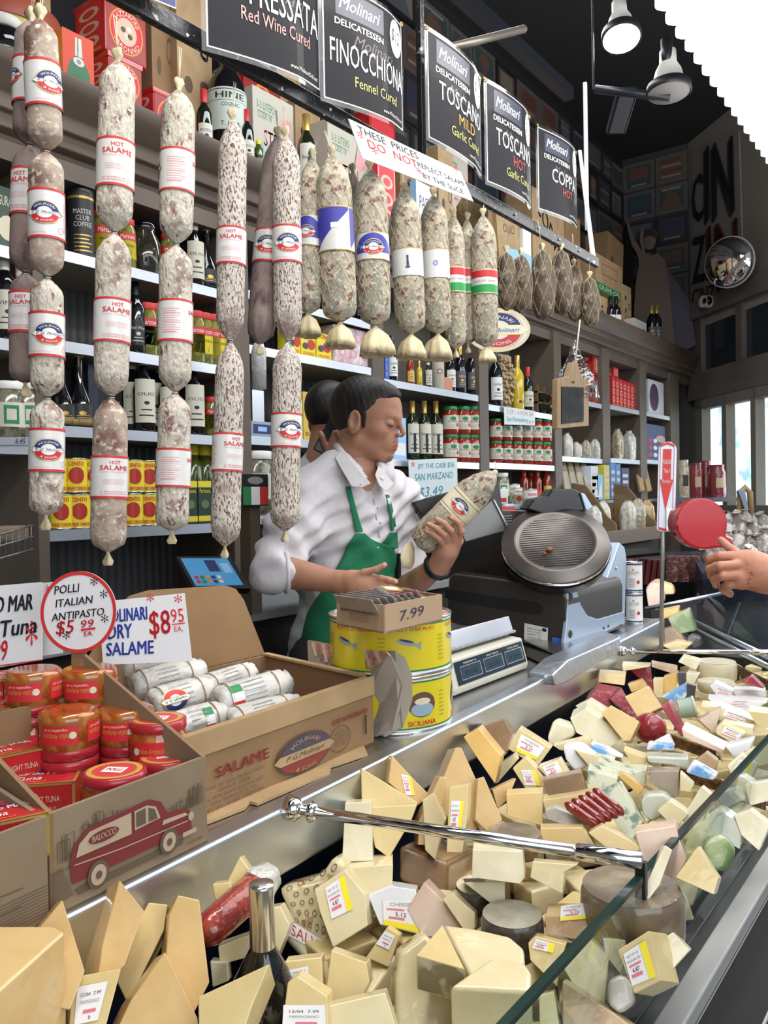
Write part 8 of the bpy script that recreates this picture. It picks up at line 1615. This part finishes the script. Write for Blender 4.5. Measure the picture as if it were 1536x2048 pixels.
# his right forearm and hand (near the camera), open palm
E1,W1 = PT(548,1140,2.12),PT(688,1166,2.04)
pm = [(E1,W1,.046,.026),(W1,PT(722,1163,2.02),.027,.024),(PT(706,1158,2.02),PT(742,1158,2.01),.019,.014),(PT(706,1172,2.02),PT(738,1176,2.01),.019,.014)]
fg = [[PT(*q) for q in f] for f in ([(740,1156,2.01),(762,1157,2.0),(778,1160,1.99),(791,1163,1.985)],[(740,1165,2.01),(764,1170,2.0),(782,1176,1.99),(797,1180,1.985)],[(736,1173,2.01),(758,1181,2.0),(774,1188,1.99),(787,1194,1.985)],[(730,1179,2.01),(748,1190,2.0),(760,1197,1.995),(770,1203,1.99)],[(708,1155,2.01),(728,1145,2.0),(752,1139,1.99),(769,1130,1.985)])]
pm_ = [(tv(a),tv(b),ra,rb) for a,b,ra,rb in pm]; fg_ = [[tv(p) for p in f] for f in fg]; lo,hi = bounds([p for f in fg for p in f] + [E1,W1],.06)
addn(body,nets(lambda P_: hand(P_,fg_,pm_),lo,hi,.003),skin); nails(body,fg[:1] + fg[4:],nailm,toward=-Fv)
# his left forearm and hand gripping the salame
E2,W2 = PT(800,1188,2.40),PT(876,1132,2.20)
pm2 = [(E2,W2,.043,.027),(W2,PT(894,1104,2.16),.027,.026),(PT(884,1118,2.18),PT(892,1090,2.145),.02,.016),(PT(890,1118,2.18),PT(915,1082,2.145),.02,.016)]
fg2 = [[PT(*q) for q in f] for f in ([(915,1082,2.14),(923,1063,2.118),(917,1045,2.112),(902,1035,2.12)],[(907,1084,2.138),(903,1062,2.112),(890,1048,2.108),(873,1038,2.118)],[(898,1088,2.138),(889,1070,2.114),(874,1057,2.110),(856,1048,2.12)],[(890,1094,2.142),(880,1079,2.120),(867,1069,2.118),(852,1062,2.126)],[(896,1112,2.20),(912,1090,2.235),(916,1068,2.265),(905,1050,2.275)])]
a_ = [(tv(a),tv(b),ra,rb) for a,b,ra,rb in pm2]; b_ = [[tv(p) for p in f] for f in fg2]; lo,hi = bounds([p for f in fg2 for p in f] + [E2,W2],.055)
addn(body,nets(lambda P_: hand(P_,b_,a_,.004,.0082),lo,hi,.0029),skin); nails(body,fg2[:4],nailm,toward=-Fv)
# torso core (under the clothes) joins head and arms
S1,S2 = PT(628,985,2.30),PT(796,990,2.50); CH_ = PT(712,1030,T0); BL_ = PT(705,1180,T0); HP = PT(690,1320,T0)
Tf = (R0 * .72 - F0 * .62).normalized(); Tl = Z3.cross(Tf); M3 = np.array([[Tf.x,Tl.x,0],[Tf.y,Tl.y,0],[0,0,1.0]]); E2b = PT(812,1165,2.47)
def core(P_): return union([ell(P_,tv(CH_),(.09,.14,.17),M3),ell(P_,tv(BL_),(.09,.12,.17),M3),cap(P_,tv(PT(716,930,2.37)),tv(CH_),.055,.08),cap(P_,tv(S1),tv(E1),.045,.04),cap(P_,tv(S2),tv(E2b),.045,.04),cap(P_,tv(E2b),tv(E2),.04,.04)],.03)
lo,hi = bounds([S1,S2,E1,E2,HP,CH_],.1); addn(body,nets(core,lo,hi,.012),skin)
body.build('body',wk_,fixn=False)
hm = MB(); addn(hm,local(nets(hairsdf,(-.15,-.11,-.14),(.12,.11,.16),.003),Hm),hairm)
for s in (-1,1):
    hm.tube([Hm @ Vector(p) for p in ((.0905,s * .013,.026),(.0905,s * .024,.0315),(.083,s * .038,.033),(.072,s * .050,.026))],[.0028,.0036,.003,.0012],hairm,8)
    hm.tube([Hm @ Vector(p) for p in ((.0905,s * .020,-.001),(.0925,s * .031,-.004),(.0875,s * .043,-.002),(.083,s * .048,.001))],[.0008,.0014,.0014,.0008],hairm,6)
hm.build('hair',wk_,fixn=False)
def fold(P_,amp):
    x = (P_ - tv(CH_)) @ M3; return amp * (np.sin(x[:,2] * 46 + x[:,1] * 38 + 2 * np.sin(x[:,1] * 21)) * np.sin(x[:,0] * 24 + x[:,2] * 17 + 1) + .6 * np.sin(x[:,2] * 90 - x[:,1] * 60 + 3 * np.sin(x[:,2] * 14)))
SE = tv(E1 + (W1 - E1) * .18); E1u = tv(E1)
def shirt(P_):
    d = union([ell(P_,tv(CH_ + Vector((0,0,-.01))),(.118,.170,.21),M3),ell(P_,tv(BL_),(.118,.150,.21),M3),ell(P_,tv(HP),(.125,.155,.16),M3),cap(P_,tv(PT(700,945,2.37)),tv(S1),.066,.070),cap(P_,tv(PT(738,950,2.38)),tv(S2),.062,.062)],.045)
    d = smin(d,union([cap(P_,tv(S1),tv(PT(585,1062,2.20)),.074,.074),cap(P_,tv(PT(585,1062,2.20)),E1u,.074,.056),cap(P_,E1u,SE,.058,.050)],.02),.03)
    d = smin(d,union([cap(P_,tv(S2),tv(PT(812,1080,2.49)),.064,.058),cap(P_,tv(PT(812,1080,2.49)),tv(E2b),.058,.056)],.02),.03)
    d = d + fold(P_,.0085)
    return np.maximum(d,-cap(P_,tv(PT(722,890,2.36)),tv(PT(746,982,2.27)),.060,.022))
lo,hi = bounds([S1,S2,E1,HP,CH_,E2b],.13); VS = nets(shirt,lo,hi,.0065); sm_ = MB(); addn(sm_,VS,shirtm)
sm_.tube([Vector(SE) + (W1 - E1).normalized() * 0 + (R0 * math.cos(t) * .25 + Z3 * math.sin(t) * 1 - F0 * math.cos(t)) .normalized() * .050 for t in [2 * PI * i / 24 for i in range(24)]],.0065,shirtm,8,closed=True)
so = sm_.build('shirt',wk_,fixn=False)
bvh = BVHTree.FromPolygons([Vector(p) for p in VS[0]],[tuple(int(i) for i in q) for q in VS[1]])
def onbody(u,v,off=.004,fb=T0 - .1):
    d = ray(u,v); hit = bvh.ray_cast(CAM,d.normalized()); t = ((hit[0] - CAM).dot(Fv) if hit[0] else fb); return CAM + d * (t - off)
def drape(rows,m,name,off=.005,nx=10,th=.003,sub=4):
    """rows: (v, u_left, u_right) draped on the shirt"""
    R = []
    for (v0,a0,b0),(v1,a1,b1) in zip(rows[:-1],rows[1:]):
        for s in range(sub): q = s / sub; R.append((v0 + (v1 - v0) * q,a0 + (a1 - a0) * q,b0 + (b1 - b0) * q))
    R.append(rows[-1]); F1 = [[onbody(a + (b - a) * i / nx,v,off) for i in range(nx + 1)] for v,a,b in R]; n = nx + 1
    for it in range(3): F1 = [[(F1[max(j - 1,0)][i] + F1[min(j + 1,len(F1) - 1)][i] + F1[j][i] * 2) / 4 for i in range(n)] for j in range(len(F1))]
    V = [p for r_ in F1 for p in r_]; B = [p + Fv * th for p in V]; k = MB(); N = len(V); H = len(F1)
    f = [(j * n + i,j * n + i + 1,(j + 1) * n + i + 1,(j + 1) * n + i) for j in range(H - 1) for i in range(nx)]; k.add(V + B,f + [tuple(x + N for x in reversed(q)) for q in f] + [(i,i + N,i + 1 + N,i + 1) for i in range(nx)] + [(j * n,(j + 1) * n,(j + 1) * n + N,j * n + N) for j in range(H - 1)] + [(j * n + nx,j * n + nx + N,(j + 1) * n + nx + N,(j + 1) * n + nx) for j in range(H - 1)],m,True)
    return k.build(name,wk_,weld=True)
drape([(1064,712,728),(1082,701,745),(1096,693,796),(1120,682,797),(1150,664,797),(1180,645,797),(1220,615,797),(1270,603,795),(1320,596,792)],aprm,'apron',.013)
drape([(1062,780,795),(1080,772,796),(1098,760,797)],aprm,'apron_bib',.012,4)
drape([(968,690,700),(1000,698,708),(1040,706,719),(1068,712,728)],aprm,'apron_strap',.010,3); drape([(984,770,777),(1020,778,787),(1068,784,795)],aprm,'apron_strap',.010,3)
# collar, placket and buttons
k = MB()
for pts in ([(685,897,2.27),(702,920,2.245),(722,945,2.225),(742,967,2.205),(724,975,2.20),(703,973,2.205),(688,948,2.225),(670,915,2.25)],[(757,930,2.27),(788,967,2.265),(780,976,2.25),(771,983,2.24),(758,970,2.235),(750,950,2.24)]): k.prism([PT(*p) for p in pts],Fv * .007,shirtm)
k.tube([PT(730,960,2.235),PT(700,925,2.265),PT(680,902,2.30),PT(674,893,2.36),PT(690,890,2.42),PT(735,900,2.43),PT(758,925,2.36),PT(764,940,2.29),PT(760,962,2.25)],.011,shirtm,8)
k.build('collar',wk_,bevel=.002)
k = MB(); ln = [onbody(u,v,.003) for u,v in ((743,972),(748,1000),(752,1030),(757,1060),(762,1092))]; k.tube(ln,.0016,flat('placket_shade',(.42,.36,.45),.8),5)
for i,(u,v) in enumerate(((752,985),(757,1015),(761,1045),(722,968))): k.ball(onbody(u,v,.004) if i < 3 else PT(u,v,2.195),.0035,offwhite,8)
k.build('buttons',wk_)
# trousers down to the floor
def leg(P_): return union([cap(P_,tv(HP + Tl * .09),tv(Vector((HP.x,HP.y,.08)) + Tl * .10),.10,.05),cap(P_,tv(HP - Tl * .09),tv(Vector((HP.x,HP.y,.08)) - Tl * .10),.10,.05),cap(P_,tv(Vector((HP.x,HP.y,.05)) + Tl * .10),tv(Vector((HP.x,HP.y,.045)) + Tl * .10 + Tf * .14),.045,.04),cap(P_,tv(Vector((HP.x,HP.y,.05)) - Tl * .10),tv(Vector((HP.x,HP.y,.045)) - Tl * .10 + Tf * .14),.045,.04)],.03)
k = MB(); addn(k,nets(leg,(HP.x - .3,HP.y - .3,-.005),(HP.x + .3,HP.y + .3,HP.z + .12),.02),trm); k.build('trousers',wk_,fixn=False)
# watch
wd = (W2 - E2).normalized(); wc = W2 + wd * -.004; wx = wd.cross(Fv).normalized(); wy = wd.cross(wx); k = MB(); ring = [wc + (wx * math.cos(t) * 1.1 + wy * math.sin(t)) * .031 for t in [2 * PI * i / 28 for i in range(28)]]
for s in (-.007,0,.007): k.tube([p + wd * s for p in ring],.0048,black,8,closed=True)
k.ball(wc + wx * -.032,.012,sk,12); k.ball(wc + wx * .033,.005,chrome,8); k.build('watch',wk_)
o = MB().box(-.006,-.006,-.04,.006,.006,.04,black,xf=Matrix.Translation(onbody(796,1135,.01))).build('pen',wk_)
# salame held in the hand
A,B = PT(838,1092,2.20),PT(990,945,2.17); L = (B - A).length; d = (B - A).normalized(); xf = Matrix.Translation(A) @ Z3.rotation_difference(d).to_matrix().to_4x4(); R_ = .046
o = thing('salame','big netted salame held up in the hand of the worker','salami',A)
MB().lathe([(.004,-.004),(R_ * .7,.004),(R_ * .98,.03),(R_,L * .5),(R_ * .97,L * .68),(R_ * .8,L * .84),(R_ * .4,L * .96),(.006,L * 1.0)],salg,40,xf=xf).build('sausage_body',o)
k = MB(); pf = lambda q: R_ * (1.02 if q < .66 else max(.12,1.02 - ((q - .66) / .34) ** 2 * .95))
for s in (-1,1):
    for j in range(8): k.tube([xf @ Vector((pf(i / 20) * math.cos(2 * PI * j / 8 + s * i * .12),pf(i / 20) * math.sin(2 * PI * j / 8 + s * i * .12),L * (.03 + .94 * i / 20))) for i in range(21)],.0009,net,4)
k.build('netting',o); cl = xf.inverted() @ CAM; am = math.atan2(cl.y,cl.x); k = MB(); k.lathe([(R_ * 1.035,L * .44),(R_ * 1.045,L * .54),(R_ * 1.03,L * .66)],cream,40,xf=xf,caps=False)
a = Art(); logo_art(a,.0,0,.062)
for y in (-.023,.023): a.rect(-.14,y - .0008,.14,y + .0008,gold,1,40)
k.art(a,lambda x,y,l: xf @ Vector(((R_ * 1.05 + .0003 * l) * math.cos(am + x / R_),(R_ * 1.05 + .0003 * l) * math.sin(am + x / R_),L * .55 + y))); k.build('label',o)
k = MB(); k.ball(B,.008,casing,10); k.tube([B,B + Vector((.01,0,-.01)),B + Vector((.0,0,.03))],.001,twine,5); k.build('casing_knot',o)
k = MB(); k.lathe([(.005,.003),(.02,-.01),(.03,-.045),(.022,-.065),(.004,-.07)],casing,20,xf=Matrix.Translation(PT(822,1086,2.22)) @ Matrix.Diagonal((1,.35,1,1)) @ Matrix.Rotation(.3,4,'Y'),wob=lambda t,z: 1 + .2 * math.sin(3 * t)); k.build('casing_cap',o)
# ---- second worker behind, on the phone
p2 = thing('person','person with dark hair seen from behind, holding a black phone to the ear','person',(PT(650,1200,2.9).x,PT(650,1200,2.9).y,0))
Hm2 = headframe(PT(664,842,2.85),math.radians(150),math.radians(10),.99); b2 = MB(); addn(b2,local(nets(headsdf,(-.13,-.1,-.215),(.135,.1,.14),.005),Hm2),skin)
f3 = [[PT(*q) for q in f] for f in ([(670,884,2.66),(678,868,2.65),(684,872,2.64),(686,882,2.64)],[(674,890,2.67),(682,878,2.65),(688,884,2.64),(688,892,2.645)],[(664,882,2.66),(670,866,2.65),(676,864,2.64),(678,872,2.64)],[(676,898,2.67),(684,888,2.66),(689,894,2.65),(688,900,2.65)],[(655,900,2.67),(648,885,2.66),(644,872,2.65),(641,866,2.65)])]
W3,E3 = PT(664,912,2.68),PT(690,1010,2.7); pm3 = [(tv(E3),tv(W3),.04,.024),(tv(W3),tv(PT(670,892,2.67)),.026,.024)]; f3_ = [[tv(p) for p in f] for f in f3]; lo,hi = bounds([p for f in f3 for p in f] + [W3,E3],.05)
addn(b2,nets(lambda P_: hand(P_,f3_,pm3,.004,.009),lo,hi,.004),skin); b2.build('body',p2,fixn=False)
k = MB(); addn(k,local(nets(hairsdf,(-.15,-.11,-.14),(.12,.11,.16),.005),Hm2),hairm); k.build('hair',p2,fixn=False)
HC = PT(655,1080,2.9)
def sh2(P_): return union([ell(P_,tv(HC),(.13,.17,.26),M3),cap(P_,tv(PT(650,925,2.84)),tv(PT(625,950,2.8)),.06,.07),ell(P_,tv(Vector((HC.x,HC.y,.9))),(.13,.16,.25),M3),cap(P_,tv(PT(650,925,2.84)),tv(PT(700,950,2.85)),.06,.07)],.04) + fold(P_,.004)
k = MB(); addn(k,nets(sh2,(HC.x - .35,HC.y - .35,.65),(HC.x + .35,HC.y + .35,HC.z + .35),.012),mat('pale_blue_shirt',(.50,.55,.58),.75,bump=(9,.5,.02))); k.build('shirt',p2,fixn=False)
k = MB(); k.prism([Vector((HC.x + a,HC.y + b,0)) for a,b in ((-.12,-.1),(.12,-.1),(.12,.1),(-.12,.1))],(0,0,.8),trm); k.build('trousers',p2,bevel=.05)
o = thing('mobile_phone','black mobile phone held against the ear of the rear worker','phone',PT(662,872,2.70)); MB().box(-.035,-.005,-.06,.035,.005,.06,sk,xf=Matrix.Translation(PT(662,876,2.70)) @ Matrix.Rotation(-.8,4,'Z') @ Matrix.Rotation(.5,4,'Y')).build('phone_body',o,bevel=.004); MB().ball(PT(664,872,2.685),.003,chrome,8).build('camera_lens',o)
# ---- customer's arm reaching for a ticket
cu = thing('person','hand and hairy forearm of a customer reaching in from the right edge','person',PT(1560,1150,1.9)); TT = 1.95
f4 = [[PT(*q) for q in f] for f in ([(1478,1112,1.97),(1464,1100,1.98),(1452,1090,1.99),(1442,1080,2.0)],[(1472,1112,1.93),(1440,1112,1.93),(1420,1118,1.95),(1416,1130,1.98)],[(1472,1130,1.91),(1440,1132,1.90),(1420,1138,1.93),(1422,1152,1.97)],[(1474,1150,1.91),(1446,1152,1.90),(1428,1158,1.93),(1432,1170,1.97)],[(1480,1166,1.92),(1456,1170,1.92),(1446,1178,1.94),(1460,1188,1.96)])]
W4,E4 = PT(1530,1148,1.92),PT(1680,1190,1.9); pm4 = [(tv(W4),tv(E4),.042,.055),(tv(PT(1500,1128,1.93)),tv(W4),.032,.038),(tv(PT(1480,1122,1.93)),tv(PT(1505,1130,1.92)),.024,.03),(tv(PT(1484,1158,1.92)),tv(PT(1512,1150,1.92)),.025,.034)]
f4_ = [[tv(p) for p in f] for f in f4]; lo,hi = bounds([p for f in f4 for p in f] + [W4,E4],.07); k = MB(); addn(k,nets(lambda P_: hand(P_,f4_,pm4,.006,.0105),lo,hi,.0035),skinh); nails(k,f4[:1],nailm,.009,-Fv)
k.build('body',cu,fixn=False); k = MB(); rn = random.Random(8)
for i in range(90):
    u,v = rn.uniform(1500,1545),rn.uniform(1112,1185); 
    p = PT(u,v,1.885 + .0006 * abs(v - 1148)); k.tube([p,p + R0 * -.012 + Z3 * rn.uniform(-.006,.002)],.00035,hairm,3)
h = k.build('arm_hair',cu); h['kind'] = 'stuff'
# ---- ticket pole
tp = thing('ticket_stand','metal pole with please take a number sign and red ticket dispenser','ticket dispenser',PT(1323,1300,2.2)); T = 2.2; rdp = flat('dispenser_red',(.42,.003,.010),.3,coat=.25)
MB().tube([PT(1322,1300,T),PT(1328,900,T)],.0055,mat('pole_grey',(.42,.42,.42),.35,metal=.8),12).build('pole',tp)
def rrect(cx,y0,y1,w,n=8): r = w / 2; return [(cx + r * math.cos(t),y0 + r - r * math.sin(t)) for t in [PI * i / n for i in range(n + 1)]] + [(cx - r + r * .0 + (r - r * math.cos(t)),y1 - r * .4 + r * .4 * math.sin(t)) for t in [PI * i / n for i in range(n + 1)]]
outl = [(u - (v - 883) * .025 + 3,v) for u,v in rrect(1333,883,1064,36)]; k = MB(); k.prism([PT(u,v,T - .008) for u,v in outl],Fv * .003,flat('sign_blue_white',(.62,.68,.78),.3)); q = [PT(1315,1060,T - .009),PT(1346,1060,T - .009),PT(1350,886,T - .009),PT(1320,886,T - .009)]
a = Art(); a.poly([(.22,.93),(.78,.93),(.78,.58),(.94,.58),(.47,.22),(.06,.58),(.22,.58)],red,1); a.text('PLEASE',.5,.76,.05,white,2,w=.52,bold=.03); a.text('Take A',.5,.66,.045,white,2,w=.44,bold=.03); a.text('Number',.5,.54,.045,white,2,w=.6,bold=.03)
a.line([(.06,.02),(.04,.97),(.5,1.0),(.96,.97),(.94,.02),(.5,.0),(.06,.02)],.03,red,1); k.art(a,quadmap(*q)); k.build('sign_plate',tp)
def disp(P_): q = P_ - tv(PT(1397,1047,T - .03)); x,y,z = q @ tv(R0),q @ tv(Uv),q @ tv(F0); return np.maximum(smin(np.sqrt(x * x + y * y) - .0615,cap(np.stack([x,y,z * 0],1),(.01,-.035,0),(.066,-.050,0),.022,.010),.012),np.abs(z) - .02) 
lo,hi = bounds([PT(1397,1047,T - .03)],.1); k = MB(); addn(k,nets(lambda P_: disp(P_) - .004,lo,hi,.003),rdp); k.build('dispenser_drum',tp,fixn=False)
k = MB(); [k.prism([PT(1346,1030 + i * 5,T - .02),PT(1362,1030 + i * 5,T - .02),PT(1362,1032 + i * 5,T - .02),PT(1346,1032 + i * 5,T - .02)],Fv * .03,rdp) for i in range(9)]; k.build('grille',tp); MB().prism([PT(1332,1018,T - .014),PT(1347,1018,T - .014),PT(1347,1062,T - .014),PT(1332,1062,T - .014)],Fv * .012,chrome).build('wall_bracket',tp,bevel=.002); MB().prism([PT(1440,1082,T - .04),PT(1452,1070,T - .04),PT(1468,1078,T - .04),PT(1464,1088,T - .04)],Fv * .03,chrome).build('ticket_mouth',tp,bevel=.004)
# ================================================================ light
sc = bpy.context.scene
w = bpy.data.worlds.new('world'); sc.world = w; w.use_nodes = True
w.node_tree.nodes['Background'].inputs[0].default_value = (.80,.88,1.0,1); w.node_tree.nodes['Background'].inputs[1].default_value = .29
def area(name,loc,tgt,sx,sy,power,col=(1,1,1)):
    l = bpy.data.lights.new(name,'AREA'); l.shape = 'RECTANGLE'; l.size = sx; l.size_y = sy; l.energy = power; l.color = col
    o = bpy.data.objects.new(name,l); COL.objects.link(o); o.location = loc
    o.rotation_euler = (Vector(tgt) - Vector(loc)).to_track_quat('-Z','Y').to_euler(); return o
area('shop_window_daylight',(-.6,-2.6,2.3),(1.8,1.4,1.1),3.5,2.2,70,(.90,.95,1))
area('ceiling_fluorescent',(1.2,.5,2.95),(1.2,.6,0),3.0,.3,46,(1,.97,.92))
area('aisle_fluorescent',(3.5,1.6,3.6),(3.5,2.2,1.4),5,.3,45,(.92,.96,1))
area('street_daylight',(7.0,.4,1.9),(4.5,1.8,1.2),1.6,1.6,40,(.8,.9,1))
vs = sc.view_settings; vs.view_transform = 'Standard'; vs.look = 'None'; vs.gamma = 1; vs.exposure = .30; vs.use_curve_mapping = False
